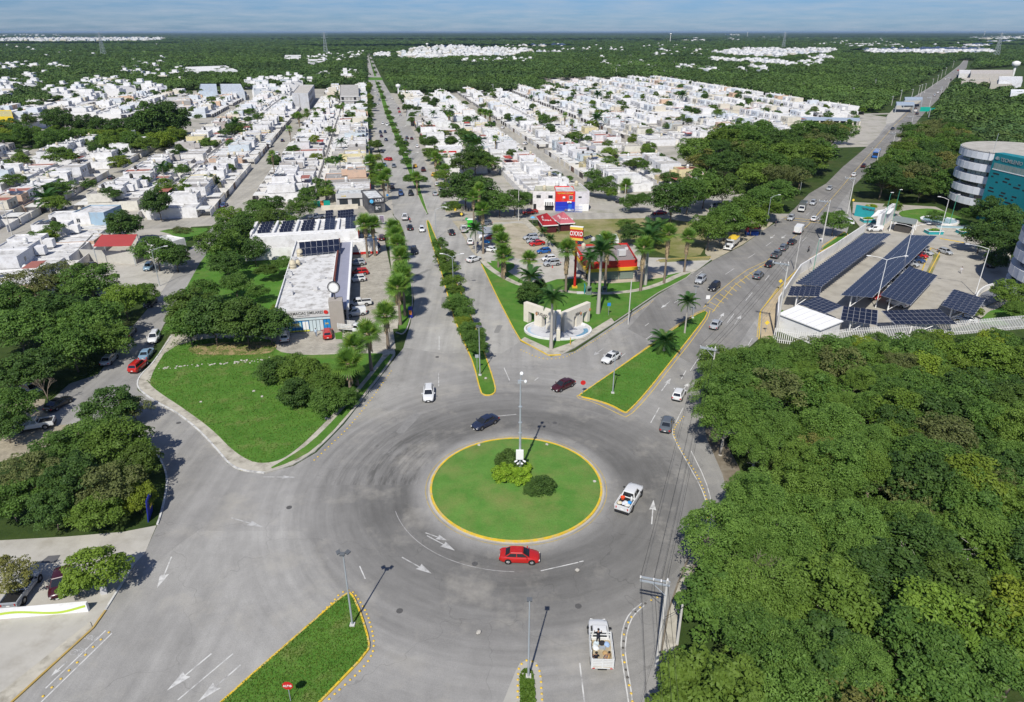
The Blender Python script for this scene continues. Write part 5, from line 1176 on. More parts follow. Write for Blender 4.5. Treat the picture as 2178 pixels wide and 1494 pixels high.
C_('box_truck','white',(577,306),(568,322),'grey covered truck on the dirt street of terraces'); 
for r,f,c,l in [((588,333),(592,326),'white','white car parked by the red round tank'),((584,339),(590,331),'silver','silver car parked by the red round tank'),((600,305),(602,298),'navy','dark pickup at the side of the dirt street'),((611,283),(613,278),'white','white car up the dirt street'),((612,266),(614,261),'white','white car far up the dirt street'),((472,444),(482,436),'blue','blue car at the foot of the dirt street'),
   ((1049,266),(1053,258),'navy','dark blue car at the bend of the concrete street'),((1066,276),(1073,272),'white','white car on the bend of the concrete street'),((1112,310),(1122,306),'white','small white car in the concrete street'),((1075,312),(1090,316),'grey','dark car below the cream house')]: C_('sedan',c,r,f,l)
C_('pickup','red',(1145,454),(1109,457),'orange red pickup parked before the white corner shop'); C_('sedan','black',(1335,430),(1308,433),'black car behind the garden wall'); C_('sedan','red',(1415,456),(1390,457),'dark red car in the shade on the cross street'); C_('suv','grey',(1538,441),(1508,444),'grey suv beside the curved lamp on the cross street')
# campus
C_('hatch','silver',(1991,534),(2029,546),'silver car crossing the campus car park'); C_('van','white',(1928,657),(1888,645),'white car under the third solar canopy'); C_('sedan','white',(2073,688),(2030,682),'white car parked behind the fence'); C_('hatch','white',(1800,471),(1815,482),'white car at the campus gate'); C_('van','white',(1873,492),(1847,492),'white van behind the first solar canopy')
C_('suv','navy',(2100,575),(2118,560),'dark blue car in the tower shade'); C_('suv','black',(2120,545),(2132,530),'black car in the tower shade'); C_('sedan','red',(2060,668),(2045,660),'red car under the last solar canopy'); C_('sedan','red',(1871,628),(1853,640),'red car between the two solar canopies')
for i,(x,y,c) in enumerate([(1888,612,'white'),(1898,603,'black'),(1908,594,'grey'),(1918,584,'white'),(1928,575,'black'),(1938,565,'silver'),(1948,556,'blue'),(1957,547,'red'),(1966,540,'silver')]):
 C_('hatch' if i % 2 else 'sedan',c,(x - 9,y - 2),(x + 9,y + 3),f'{c} car half hidden by the second solar canopy, {["first", "second", "third", "fourth", "fifth", "sixth", "seventh", "eighth", "ninth"][i]} from the near end','cars beside the second solar canopy')
for px,py,c,l,d in [(1719,536,'black','motorcycle riding up at the highway edge',(6,-6)),(872,473,'red','motorcycle waiting in front of the black sedan',(2,-8)),(1388,460,'black','motorcycle on the cross street beside the dry lawn',(10,-1)),(1836,349,'black','motorcycle by the roadside pole',(3,-5)),(865,301,'black','motorcycle among the far avenue cars',(-1,-5))]:
 C_('motorcycle',c,(px - d[0] / 2,py - d[1] / 2),(px + d[0] / 2,py + d[1] / 2),l)
print('vehicles',CARN[0])
# load in the white pickup and the stake truck
def local(t,p): return t.matrix_basis @ Vector(p)
def thing_mesh(name,mb,m,label,cat,loc,rz=0,color=None,group=None,smooth=True):
 o = ob(name,mb.mesh(name,m,smooth,40),loc=loc,rot=(0,0,rz),color=color); return tag(o,label,cat,group)
def at(t,p): v = Matrix.Rotation(t.rotation_euler.z,4,'Z') @ (Vector(p) * t.scale.x) + t.location; return v
thing_mesh('bucket',MB().lathe([(.22,0),(.30,.32),(.27,.33),(.2,.1)],12),cloth,'orange red bucket in the white pickup bed','bucket',at(wp,(-1.15,.45,1.09)),0,(.65,.07,.02))
def sack(seed,s=(.3,.22,.16)):
 rr = random.Random(seed); mb = MB(); n = 8
 mb.lathe([(.3,0),(1,.25),(1.05,.6),(.8,1.1),(.25,1.3)],n); mb.v = [(x * s[0] * rr.uniform(.85,1.15),y * s[1] * rr.uniform(.85,1.15),z * s[2]) for x,y,z in mb.v]; return mb
for i,(p,c,l) in enumerate([((-2.1,.5,1.09),(.55,.50,.38),'cream sack at the tailgate corner of the pickup bed'),((-2.0,0,1.09),(.55,.58,.65),'white and blue bag in the middle of the pickup bed'),((-1.75,-.15,1.09),(.62,.62,.6),'white sack lying in the pickup bed'),((-2.15,-.45,1.09),(.60,.60,.56),'white sack at the other tailgate corner'),((-1.6,-.5,1.09),(.03,.25,.6),'bright blue bag in the pickup bed')]):
 thing_mesh('sack',sack(i,(.36,.26,.22)),cloth,l,'sack',at(wp,p),i,c)
thing_mesh('gas_cylinder',MB().lathe([(.14,0),(.15,.1),(.15,.5),(.08,.62)],10),white_st,'white gas cylinder behind the cab of the pickup','gas cylinder',at(wp,(-1.0,-.55,1.09)))
T0 = (-1.0,0,.93)
thing_mesh('tool_box',MB().box(-.3,.3,-.15,.15,0,.22),steel,'grey metal tool box in the stake truck bed','tool box',at(st_truck,(-.75,-.15,.92)),st_truck.rotation_euler.z + 1.5)
for i,(p,c,l) in enumerate([((-.25,.35,.92),(.5,.58,.62),'pale grey sack beside the standing passenger'),((-.6,.5,.92),(.55,.6,.62),'second pale sack along the truck side'),((-.35,-.6,.92),(.30,.42,.62),'blue white parcel in the truck corner'),((-.8,.45,.92),(.65,.68,.7),'white bucket-like bag in the truck bed'),((-.2,-.15,.92),(.02,.02,.025),'round black bag behind the standing passenger'),((-1.35,-.35,.92),(.42,.28,.13),'coil of brown rope and cardboard by the seated man')]):
 thing_mesh('sack',sack(i + 20,(.30,.26,.24)),cloth,l,'sack',at(st_truck,p),i,c)
# ================================================================== people
def person_mesh(pose,shirt,trousers,hairc=True):
 """one continuous skinned body; faces coloured by height along the body"""
 J = {'stand': dict(pel=(0,0,.92),ch=(.02,0,1.28),nk=(.03,0,1.47),hd=(.05,0,1.60),hd2=(.05,0,1.74),sh=(0,.19,1.40),el=(-.03,.27,1.13),wr=(.05,.28,.88),ha=(.08,.28,.78),hip=(0,.09,.88),kn=(.03,.10,.48),an=(-.02,.10,.08),to=(.13,.11,.04)),
         'walk': None,'sit': dict(pel=(0,0,.28),ch=(-.02,0,.66),nk=(0,0,.86),hd=(.03,0,.98),hd2=(.04,0,1.12),sh=(-.02,.19,.78),el=(.02,.30,.54),wr=(.22,.24,.42),ha=(.31,.20,.40),hip=(.02,.10,.24),kn=(.42,.16,.42),an=(.46,.14,.08),to=(.60,.14,.04)),
         'ride': dict(pel=(-.15,0,.92),ch=(-.02,0,1.24),nk=(.05,0,1.42),hd=(.08,0,1.54),hd2=(.09,0,1.68),sh=(.0,.19,1.34),el=(.18,.28,1.14),wr=(.38,.27,1.06),ha=(.45,.26,1.04),hip=(-.13,.11,.88),kn=(.22,.20,.70),an=(.02,.20,.35),to=(.15,.20,.30)),
         'lean': dict(pel=(-.05,0,.92),ch=(.12,0,1.24),nk=(.20,0,1.42),hd=(.26,0,1.54),hd2=(.30,0,1.66),sh=(.14,.20,1.36),el=(.28,.36,1.20),wr=(.44,.34,1.16),ha=(.53,.32,1.16),hip=(-.04,.09,.88),kn=(.0,.12,.48),an=(-.06,.12,.08),to=(.09,.13,.04))}
 walk = pose == 'walk'; j = J['stand'] if walk else J[pose]
 V = []; E = []; Rr = []
 def v(p,r): V.append(p); Rr.append(r); return len(V) - 1
 pel = v(j['pel'],(.15,.12)); ch = v(j['ch'],(.17,.13)); nk = v(j['nk'],(.06,.06)); hd = v(j['hd'],(.085,.085)); h2 = v(j['hd2'],(.07,.07))
 E += [(pel,ch),(ch,nk),(nk,hd),(hd,h2)]
 for s in (-1,1):
  def m(k,dx=0.): p = j[k]; return (p[0] + dx,p[1] * s,p[2])
  sw = .18 * s if walk else 0
  a = v(m('sh'),(.065,.065)); b = v(m('el',-sw * .5),(.048,.048)); c = v(m('wr',-sw),(.032,.032)); d = v(m('ha',-sw * 1.1),(.04,.022)); E += [(ch,a),(a,b),(b,c),(c,d)]
  for q in range(4): f = v((j['ha'][0] - sw * 1.1 + .05 * (1 if j['ha'][2] > .9 else .2),(j['ha'][1] + (q - 1.5) * .018) * s,j['ha'][2] - (.07 if j['ha'][2] < .9 else .02)),(.010,.010)); E.append((d,f))
  a = v(m('hip'),(.085,.085)); b = v(m('kn',sw * .8 + (.05 if walk else 0)),(.062,.062)); c = v(m('an',sw * 1.6),(.042,.042)); d = v(m('to',sw * 1.6),(.04,.03)); E += [(pel,a),(a,b),(b,c),(c,d)]
 me = bpy.data.meshes.new('skel'); me.from_pydata(V,E,[]); o = bpy.data.objects.new('skel',me); COL.objects.link(o)
 md = o.modifiers.new('s','SKIN'); me.skin_vertices.new() if not me.skin_vertices else None
 sv = me.skin_vertices[0].data
 for i,r in enumerate(Rr): sv[i].radius = r
 sv[0].use_root = True
 o.modifiers.new('d','SUBSURF').levels = 1
 dg = bpy.context.evaluated_depsgraph_get(); out = bpy.data.meshes.new_from_object(o.evaluated_get(dg)); bpy.data.objects.remove(o)
 out.materials.clear()
 for mm in (shirt,trousers,skin,shoe_m): out.materials.append(mm)
 pz = j['pel'][2]; nz = j['nk'][2]
 mi = []
 for f in out.polygons:
  c = f.center; i = 0
  if c.z > nz - .01: i = 2
  else:
   dh = min(math.dist(c,(j['ha'][0],j['ha'][1] * s,j['ha'][2])) for s in (-1,1)); de = min(math.dist(c,(j['wr'][0],j['wr'][1] * s,j['wr'][2])) for s in (-1,1))
   if dh < .13 or de < .17: i = 2
   elif pose == 'sit' and (c.x > .14 and abs(c.y) < .26) or (pose != 'sit' and c.z < pz + .02): i = 1
   if c.z < .10: i = 3
  mi.append(i)
 out.polygons.foreach_set('material_index',mi); out.polygons.foreach_set('use_smooth',[True] * len(mi))
 return out,j
shoe_m = mat('dark_shoes',(.02,.02,.02),.6,.1,3)
HAIR = MB().lathe([(.098,-.03),(.105,.03),(.09,.09),(.05,.125),(.01,.135)],10).mesh('hair',hair,True)
FACE = MB().add([(.088,-.012,-.02),(.088,.012,-.02),(.112,0,-.035),(.092,0,.015)],[(0,1,2),(0,2,3),(1,3,2)]).mesh('nose',skin)
EYE = MB().lathe([(.010,-.01),(.012,0),(.010,.01)],6).mesh('eye',black_p)
PM = {}
def person(loc,yaw,pose,sc,tcol,label,names,helmet=False):
 k = (pose,names)
 if k not in PM:
  sm = mat('shirt_' + names[0],sc,.85,.12,4,world=False); tm = mat('trousers_' + names[1],tcol,.85,.12,4,world=False); PM[k] = person_mesh(pose,sm,tm)
 me,j = PM[k]
 b = tag(ob('person',me,loc=loc,rot=(0,0,yaw)),label,'person')
 hd = Vector(j['hd']).lerp(Vector(j['hd2']),.5)
 ob('helmet' if helmet else 'hair',HAIR,b,loc=hd + Vector((-.015,0,.0)),scale=1.2 if helmet else 1.0); ob('nose',FACE,b,loc=hd + Vector((-.015,0,-.01)))
 for s in (-1,1): ob('eye',EYE,b,loc=hd + Vector((.075,.03 * s,.01)))
 return b
def prs(px,py,dirpx,pose,sc,tc,label,names,z=.03,helmet=False):
 a = G(px,py); b = G(px + dirpx[0],py + dirpx[1]); return person((a[0],a[1],z),math.atan2(b[1] - a[1],b[0] - a[0]),pose,sc,tc,label,names,helmet)
yw = st_truck.rotation_euler.z
NV = (.012,.013,.022)
person(at(st_truck,(-.18,.22,.91)),yw,'lean',NV,NV,'person in black standing behind the cab of the stake truck, leaning on it',('black','black'))
person(at(st_truck,(-2.1,.55,.91)),yw + .2,'sit',NV,(.05,.07,.12),'person in a dark shirt sitting at the rear corner of the truck bed',('dark','denim'))
person(at(st_truck,(-2.0,-.62,.91)),yw + 1.2,'sit',(.42,.27,.12),(.05,.08,.16),'person in a tan shirt and jeans sitting opposite at the tailgate',('tan','jeans'))
prs(673,716,(0,-5),'walk',(.42,.55,.68),(.10,.16,.28),'person in a pale blue shirt walking to the pharmacy door',('pale','blue'))
prs(766,545,(3,-3),'stand',(.5,.5,.56),(.06,.06,.08),'person in a light shirt standing at the shaded shop bays',('light','grey'))
prs(1016,526,(0,5),'stand',(.01,.05,.35),(.02,.03,.10),'person in blue standing beside the coconut palm',('blueshirt','navy'))
prs(1649,482,(3,4),'walk',(.05,.05,.07),(.03,.03,.04),'person walking on the dirt shoulder by the highway',('darkgrey','dark'))
prs(1844,478,(4,-1),'walk',(.06,.06,.09),(.02,.02,.03),'person in dark clothes walking by the campus gate',('navydark','black2'))
prs(2043,582,(-3,4),'walk',(.6,.6,.62),(.45,.45,.47),'person in white walking across the campus car park',('white','whitish'))
for px,py,d,c,l,n in [(1719,537,(6,-6),(.06,.06,.07),'person riding the motorcycle up the highway edge','rider1'),(872,474,(2,-8),(.45,.03,.02),'person in red riding the motorcycle at the junction','riderred'),(1388,460,(10,-1),(.05,.06,.10),'person on the motorcycle beside the dry lawn','riderblue')]:
 prs(px,py,d,'ride',c,(.03,.03,.04),l,(n,'dk'),0,True)
# ================================================================== buildings and street furniture
def rel(o,p): return tuple(Vector(p) - o.location)
def wallprism(poly,z0,z1): return MB().prism(poly,z0,z1)
def inset(poly,d):
 n = len(poly); a = sum(poly[i][0] * poly[(i + 1) % n][1] - poly[(i + 1) % n][0] * poly[i][1] for i in range(n)); s = 1 if a > 0 else -1
 out = []
 for i in range(n):
  p,q,r = poly[i - 1],poly[i],poly[(i + 1) % n]
  e1 = Vector((q[0] - p[0],q[1] - p[1])).normalized(); e2 = Vector((r[0] - q[0],r[1] - q[1])).normalized()
  n1 = Vector((-e1.y,e1.x)) * s; n2 = Vector((-e2.y,e2.x)) * s; k = d / max(.3,1 + n1.dot(n2)); out.append((q[0] + (n1.x + n2.x) * k,q[1] + (n1.y + n2.y) * k))
 return out
def block(t,poly,h,wc=(.72,.72,.71),rc=(.60,.60,.58),par=.45,z0=0,name='wall'):
 o = wallprism(poly,z0,h).build(name,white_wall,t,color=wc)
 MB().sheet(inset(poly,.12),h + .004).build('roof',roof_m,t,color=rc)
 if par: MB().strip(inset(poly,.1),.2,h - .01,h + par,0,True).build('parapet',white_wall,t,color=wc)
 return o
def on_wall(t,a,b,u0,u1,z0,z1,m,name,d=.04,color=None,frame=None,out=None):
 """panel on the wall running from ground point a to b (seen from its outer side), u in metres from a"""
 dx,dy = b[0] - a[0],b[1] - a[1]; L = math.hypot(dx,dy); dx /= L; dy /= L; nx,ny = dy,-dx
 e = -.02
 p = [(a[0] + dx * u0 + nx * e,a[1] + dy * u0 + ny * e),(a[0] + dx * u1 + nx * e,a[1] + dy * u1 + ny * e),(a[0] + dx * u1 + nx * d,a[1] + dy * u1 + ny * d),(a[0] + dx * u0 + nx * d,a[1] + dy * u0 + ny * d)]
 o = MB().prism(p,z0,z1,bottom=True).build(name,m,t,color=color)
 if frame:
  fm = MB()
  for (s0,s1,w0,w1) in ((u0 - .06,u1 + .06,z0 - .06,z0),(u0 - .06,u1 + .06,z1,z1 + .06),(u0 - .06,u0,z0,z1),(u1,u1 + .06,z0,z1),((u0 + u1) / 2 - .03,(u0 + u1) / 2 + .03,z0,z1)):
   dd = d + .03; q = [(a[0] + dx * s0 + nx * e,a[1] + dy * s0 + ny * e),(a[0] + dx * s1 + nx * e,a[1] + dy * s1 + ny * e),(a[0] + dx * s1 + nx * dd,a[1] + dy * s1 + ny * dd),(a[0] + dx * s0 + nx * dd,a[1] + dy * s0 + ny * dd)]
   fm.prism(q,w0,w1,bottom=True)
  fm.build('frame',frame,o)
 return o
def wall_text(t,s,size,a,b,u,z,m,d=.1,sx=1.):
 dx,dy = b[0] - a[0],b[1] - a[1]; L = math.hypot(dx,dy); dx /= L; dy /= L
 return text(s,size,(a[0] + dx * u + dy * d,a[1] + dy * u - dx * d,z),(math.pi / 2,0,math.atan2(dy,dx)),m,t,sx=sx)
dark_grey = mat('dark_grey_paint',(.045,.047,.055),.6,.06,1); red_p = mat('red_fascia',(.48,.025,.02),.5,.05,.6); yel_f = mat('yellow_fascia',(.58,.38,.03),.5,.05,.6); blue_w = mat('blue_wall',(.012,.03,.42),.6,.08,.6); red_w = mat('red_wall',(.60,.02,.015),.6,.06,.6)
sign_white = mat('sign_white',(.75,.75,.74),.6,.02,1); letter_grey = mat('letter_grey',(.07,.07,.07),.5,.05,1); letter_y = mat('letter_yellow',(.75,.55,.06),.5,.05,1); blue_sign = mat('blue_sign',(.02,.20,.52),.5,.06,1); navy_p = mat('navy_paint',(.01,.02,.22),.6,.05,1)
light_grey = mat('light_grey_panel',(.50,.50,.50),.6,.05,.5); teal_bright = mat('turquoise_paint',(.02,.30,.33),.55,.08,.5,dirt=((.02,.22,.25),.5,.8)); sage = mat('sage_panel',(.16,.20,.17),.6,.05,1)
steel_roof = mat('steel_roof',(.34,.40,.47),.45,.06,.3)
TANKC = {'beige': (.50,.45,.33),'white': (.62,.62,.60),'black': (.03,.03,.03),'brown': (.16,.10,.07),'grey': (.42,.42,.41)}
TANK = MB().lathe([(.50,0),(.52,.05),(.50,.3),(.53,.33),(.50,.36),(.50,.66),(.53,.69),(.50,.72),(.49,.98),(.30,1.18),(.14,1.22),(.14,1.30),(.02,1.32)],12).mesh('water_tank',objp,True,50)
ACU = MB().box(-.42,.42,-.18,.18,0,.62).cyl((0,-.19,.31),(0,-.2,.31),.24,None,10).mesh('air_conditioner',light_grey)
PANEL = MB().box(-.5,.5,-.5,.5,-.02,.02).mesh('solar_panel',solar)
FRAMEP = None
def panel_mesh():
 mb = MB(); mb.box(-.5,.5,-.5,.5,-.03,.0,1); mb.add([(-.485,-.49,.004),(.485,-.49,.004),(.485,.49,.004),(-.485,.49,.004)],[(0,1,2,3)],0); return mb.mesh('solar_panel',[solar,frame_al])
PANEL = panel_mesh()
def panel_grid(t,c,nu,nv,gap=.02,name='solar_panel'):
 """c: four world corners (near-left, near-right, far-right, far-left); nu across, nv along"""
 c = [Vector(p) for p in c]
 def bl(u,v): return (c[0] * (1 - u) + c[1] * u) * (1 - v) + (c[3] * (1 - u) + c[2] * u) * v
 for i in range(nu):
  for j in range(nv):
   p00 = bl(i / nu,j / nv); p10 = bl((i + 1) / nu,j / nv); p01 = bl(i / nu,(j + 1) / nv); p11 = bl((i + 1) / nu,(j + 1) / nv)
   ce = (p00 + p10 + p01 + p11) / 4; X = ((p10 - p00) + (p11 - p01)) / 2; Y = ((p01 - p00) + (p11 - p10)) / 2
   Z = X.cross(Y).normalized(); m = Matrix.Identity(4)
   for k in range(3): m[k][0] = X[k] * (1 - gap); m[k][1] = Y[k] * (1 - gap); m[k][2] = Z[k]; m[k][3] = ce[k] - t.location[k]
   o = bpy.data.objects.new(name,PANEL); COL.objects.link(o); o.parent = t; o.matrix_basis = m
# ---- pharmacy row
def ABp(a,b): return AB(a,b)
c0 = AB(132,-22.3); t = root('pharmacy','long white pharmacy building with a blue window front and grey sign pillar','shop',(*AB(132,-22.3),0))
F = [AB(132,-22.3),AB(132,-11.6),AB(184,-11.6),AB(184,-22.6)]
block(t,F,4.4,(.72,.72,.71),(.58,.58,.57),.5)
a,b = F[0],F[1]
on_wall(t,a,b,.0,2.2,.0,.9,navy_p,'plinth'); on_wall(t,a,b,2.2,10.7,3.35,4.9,light_grey,'sign_board',.25)
wall_text(t,'FARMACIAS SIMILARES',.85,a,b,5.9,4.25,letter_grey,.27,.84); wall_text(t,'lo mismo pero más barato',.22,a,b,5.6,3.72,letter_grey,.27)
o = MB().cyl((0,0,0),(0,.05,0),.5,None,16).build('emblem',red_p,t,world=False); o.location = rel(t,(a[0] + (b[0] - a[0]) * .93 + .05,a[1] + (b[1] - a[1]) * .93 - .32,4.25)); o.scale = (1,1,.8)
blue_g = mat('printed_blue',(.02,.22,.50),.35,.1,1); pale_g = mat('frosted_pane',(.50,.60,.63),.2,.05,1,spec=.6); yel_g = mat('printed_yellow',(.62,.62,.08),.4,.05,1)
for i in range(6):
 u0 = 2.35 + i * 1.38; m = [blue_g,blue_g,blue_g,pale_g,pale_g,blue_g][i]
 on_wall(t,a,b,u0,u0 + 1.3,.25,2.6,m,'window_pane',.05,frame=black_p); on_wall(t,a,b,u0,u0 + 1.3,2.68,3.3,pale_g,'window_pane',.05)
 if i < 3: on_wall(t,a,b,u0 + .02,u0 + 1.28,.27,.62,yel_g,'window_print',.06)
on_wall(t,a,b,2.6,4.9,1.2,2.3,mat('printed_pale',(.35,.52,.50),.5,.3,3),'window_print',.065); wall_text(t,'100%',.8,a,b,3.7,1.75,letter_y,.09); on_wall(t,a,b,5.2,6.3,.7,2.4,sign_white,'window_print',.066)
wall_text(t,'24h',.5,a,b,9.9,1.7,letter_y,.09)
# sign pillar with round sign
P0 = AB(131.4,-11.4); tp = root('sign_pillar','round white sign on a short mast above the beige pillar of the pharmacy','sign',(*P0,0))
q = [AB(131.2,-11.6),AB(131.2,-8.9),AB(133.6,-8.9),AB(133.6,-11.6)]; MB().prism(q,0,6.6).build('pillar',mat('taupe_stone',(.33,.30,.265),.8,.06,1),tp)
m0 = AB(132.4,-10.3); MB().cyl((*m0,6.6),(*m0,7.9),.12,None,8).build('mast',dark_grey,tp)
mb = MB(); mb.cyl((m0[0],m0[1] - .14,9.1),(m0[0],m0[1] + .14,9.1),1.25,None,28); mb.build('sign_rim',dark_grey,tp,smooth=True,sharp=40)
mb = MB(); mb.cyl((m0[0],m0[1] - .17,9.1),(m0[0],m0[1] - .12,9.1),1.08,None,28); mb.build('sign_face',light_grey,tp); mb = MB(); mb.cyl((m0[0],m0[1] - .19,9.1),(m0[0],m0[1] - .17,9.1),.9,None,28); mb.build('sign_face',sign_white,tp)
for k in range(14):
 an = rad(200 - k * 16.9); ob('letter_mark',MB().box(-.05,.05,-.01,.01,-.07,.07).mesh('letter_mark',letter_grey),tp,loc=rel(tp,(m0[0] + .98 * math.cos(an),m0[1] - .185,9.1 + .98 * math.sin(an))),rot=(0,-an + math.pi / 2,0))
# arcade canopy
ta = root('arcade_canopy','long flat canopy with white fascia along the pharmacy bays','canopy',(*AB(133.8,-8.9),0))
MB().prism([AB(133.7,-11.5),AB(133.7,-8.2),AB(183,-8.2),AB(183,-11.5)],3.7,4.0,bottom=True).build('canopy_slab',mat('violet_grey_roof',(.26,.27,.34),.6,.08,.5),ta); MB().strip([AB(133.7,-8.1),AB(183,-8.1)],.5,3.6,4.5).build('fascia',sign_white,ta)
for k in range(9): MB().prism([AB(135 + k * 5.8,-8.6),AB(135 + k * 5.8,-8.2),AB(135.4 + k * 5.8,-8.2),AB(135.4 + k * 5.8,-8.6)],0,3.7).build('pillar',light_grey,ta)
for k in range(8): MB().prism([AB(137 + k * 5.8,-11.52),AB(137 + k * 5.8,-11.44),AB(141 + k * 5.8,-11.44),AB(141 + k * 5.8,-11.52)],.2,3.2).build('shop_window',glass,ta)
MB().strip([AB(150,-11.3),AB(183,-11.3)],.3,4.0,5.2).build('sign_band',mat('rust_panel',(.16,.05,.035),.7,.1,1),ta)
# rooftop plant on the pharmacy
for (aa,bb,c,s,l) in [(171,-20.5,'beige',1.5,'beige ribbed water tank at the solar rack end of the pharmacy roof'),(161.5,-21.3,'beige',1.6,'beige ribbed water tank at the edge of the pharmacy roof'),(163.5,-20.3,'beige',1.1,'small beige water tank on the pharmacy roof')]:
 o = ob('water_tank',TANK,loc=(*AB(aa,bb),4.4),scale=s,color=TANKC[c]); tag(o,l,'water tank')
for k,(aa,bb) in enumerate([(168,-21.6),(166.5,-21.0),(158,-21.8),(156,-21.4),(154,-21.9),(150,-21.3),(148,-20.7),(165,-19.5),(143,-19.8),(145,-15),(152,-14)]):
 o = ob('air_conditioner',ACU,loc=(*AB(aa,bb),4.41),rot=(0,0,k),scale=1.3); tag(o,'air conditioning condenser among the pipes on the pharmacy roof','air conditioner','condensers on the pharmacy roof')
ts = root('solar_rack','tilted rack of fourteen solar panels at the far end of the pharmacy roof','solar rack',(*AB(172,-20),4.4))
cs = [(*AB(170,-20.5),5.0),(*AB(171.5,-10.8),5.0),(*AB(175.2,-10.9),7.2),(*AB(173.8,-20.6),7.2)]; panel_grid(ts,cs,7,2)
for k in range(8):
 p = Vector(cs[0]).lerp(Vector(cs[1]),k / 7); q = Vector(cs[3]).lerp(Vector(cs[2]),k / 7); mb = MB(); mb.cyl((p.x,p.y,4.4),p,.04,None,5); mb.cyl((q.x,q.y,4.4),q,.04,None,5); mb.build('rack_post',frame_al,ts)
# solar roofed shop behind
F2 = [AB(186,-34.5),AB(188,-6.5),AB(203,-6.0),AB(203,-35.5)]
t2 = root('shop_building','white shop with ribbed roof bays full of solar panels and a red fascia','shop',(*F2[0],0)); block(t2,F2,5.2,(.70,.70,.70),(.62,.62,.61),.5)
for k in range(6):
 bb = -35 + k * 5.7; MB().prism([AB(190,bb),AB(190,bb + .6),AB(202.5,bb + .6),AB(202.5,bb)],5.2,5.95).build('roof_rib',plaster,t2)
MB().prism([AB(186.2,-34),AB(188.2,-6.8),AB(190,-6.8),AB(189.6,-34)],5.2,5.8).build('roof_edge',plaster,t2)
for k in range(5):
 bb = -33.2 + k * 5.7
 if k < 3:
  for r_ in range(4): panel_grid(t2,[(*AB(190.5 + r_ * 2.9,bb),5.5),(*AB(191.3 + r_ * 2.9,bb + 3.2),5.5),(*AB(193 + r_ * 2.9,bb + 3.2),6.1),(*AB(192.2 + r_ * 2.9,bb),6.1)],3,1)
 else: panel_grid(t2,[(*AB(190.8,bb + .4),5.4),(*AB(191.6,bb + 3.2),5.4),(*AB(201.6,bb + 3.2),6.3),(*AB(200.8,bb + .4),6.3)],2,7)
on_wall(t2,F2[1],F2[2],.3,14,3.6,5.6,red_p,'fascia',.15); on_wall(t2,F2[1],F2[2],.5,13,.2,3.3,glass,'shop_window',.03)
t3 = root('shop_annex','low white flat roofed annex between the pharmacy bays and the solar roofed shop','annex',(*AB(184.5,-6.4),0)); block(t3,[AB(184.4,-11),AB(184.4,-1.5),AB(187.8,-1.5),AB(187.8,-11)],3.4,(.70,.70,.70),(.66,.66,.66),.1)
on_wall(t3,AB(184.4,-11),AB(184.4,-1.5),.0,9.4,0,.7,red_p,'plinth',.05)
t3 = root('garden_wall','white blind wall behind the garden below the solar roofed shop','wall',(*AB(180,-36),0)); MB().strip([AB(184,-36),AB(184,-22.8)],.2,0,3.2).build('wall',plaster,t3)
# ---- AT&T shop and the white-grey bakery beside it
def shopbox(nm,label,px_l,px_r,depth,h,wc,rc=(.55,.57,.58),par=.5):
 a = G(*px_l); b = G(*px_r); dx,dy = b[0] - a[0],b[1] - a[1]; L = math.hypot(dx,dy); nx,ny = -dy / L,dx / L
 P_ = [a,b,(b[0] + nx * depth,b[1] + ny * depth),(a[0] + nx * depth,a[1] + ny * depth)]
 t = root(nm,label,'shop',(*a,0)); block(t,P_,h,wc,rc,par); return t,P_,L
t,P_,L = shopbox('phone_shop','dark grey phone shop with white letters on the avenue corner',(786,455),(820,452),14,4.6,(.08,.083,.095))
on_wall(t,P_[0],P_[1],-.2,L + .2,3.4,5.0,dark_grey,'sign_board',.25); wall_text(t,'AT&T',1.25,P_[0],P_[1],L * .66,4.2,sign_white,.3)
o = MB().cyl((0,0,0),(0,.06,0),.62,None,18).build('emblem',mat('globe_blue',(.10,.42,.68),.4,.15,4),t,world=False); o.location = rel(t,(P_[0][0] + (P_[1][0] - P_[0][0]) * .22,P_[0][1] - .42,4.2))
on_wall(t,P_[0],P_[1],L * .32,L * .75,0,2.7,glass,'shop_window',.05,frame=black_p); wall_text(t,'R',1.5,P_[0],P_[1],L * .48,1.6,sign_white,.1); wall_text(t,'ED',.6,P_[0],P_[1],L * .65,1.9,sign_white,.1)
t,P_,L = shopbox('bakery','white and grey shop with dark windows next to the phone shop',(716,440),(774,438),10,3.6,(.50,.49,.47),(.50,.53,.54),.6)
on_wall(t,P_[0],P_[1],.3,L - .2,2.9,4.5,light_grey,'sign_board',.5); on_wall(t,P_[0],P_[1],1.2,L * .42,.2,2.7,glass,'shop_window',.05,frame=black_p); on_wall(t,P_[0],P_[1],L * .58,L * .86,.0,2.7,glass,'shop_window',.05,frame=black_p); wall_text(t,'moda',.7,P_[0],P_[1],L * .3,3.7,letter_y,.55)
tw = root('yard_wall','cream low wall between the bakery and the ground solar panels','wall',(*G(684,448),0)); MB().strip([G(684,448),G(762,444)],.3,0,1.6).build('wall',cream,tw)
for i,(x0,x1,n) in enumerate([(692,708,3),(718,752,6)]):
 g0,g1 = G(x0,466,.6),G(x1,464 - i * 2,.6); tr_ = root('solar_rack',['small ground rack of solar panels beside the white pickup','long ground rack of solar panels below the cream wall'][i],'solar rack',(*g0,0))
 up = (.6,3.2); panel_grid(tr_,[(*g0,.5),(*g1,.5),(g1[0] - .5,g1[1] + 3.4,2.5),(g0[0] - .5,g0[1] + 3.4,2.5)],n,3)
 for g in (g0,g1): MB().cyl((*g,0),(*g,.5),.06,None,5).cyl((g[0] - .5,g[1] + 3.4,0),(g[0] - .5,g[1] + 3.4,2.45),.06,None,5).build('rack_post',frame_al,tr_)
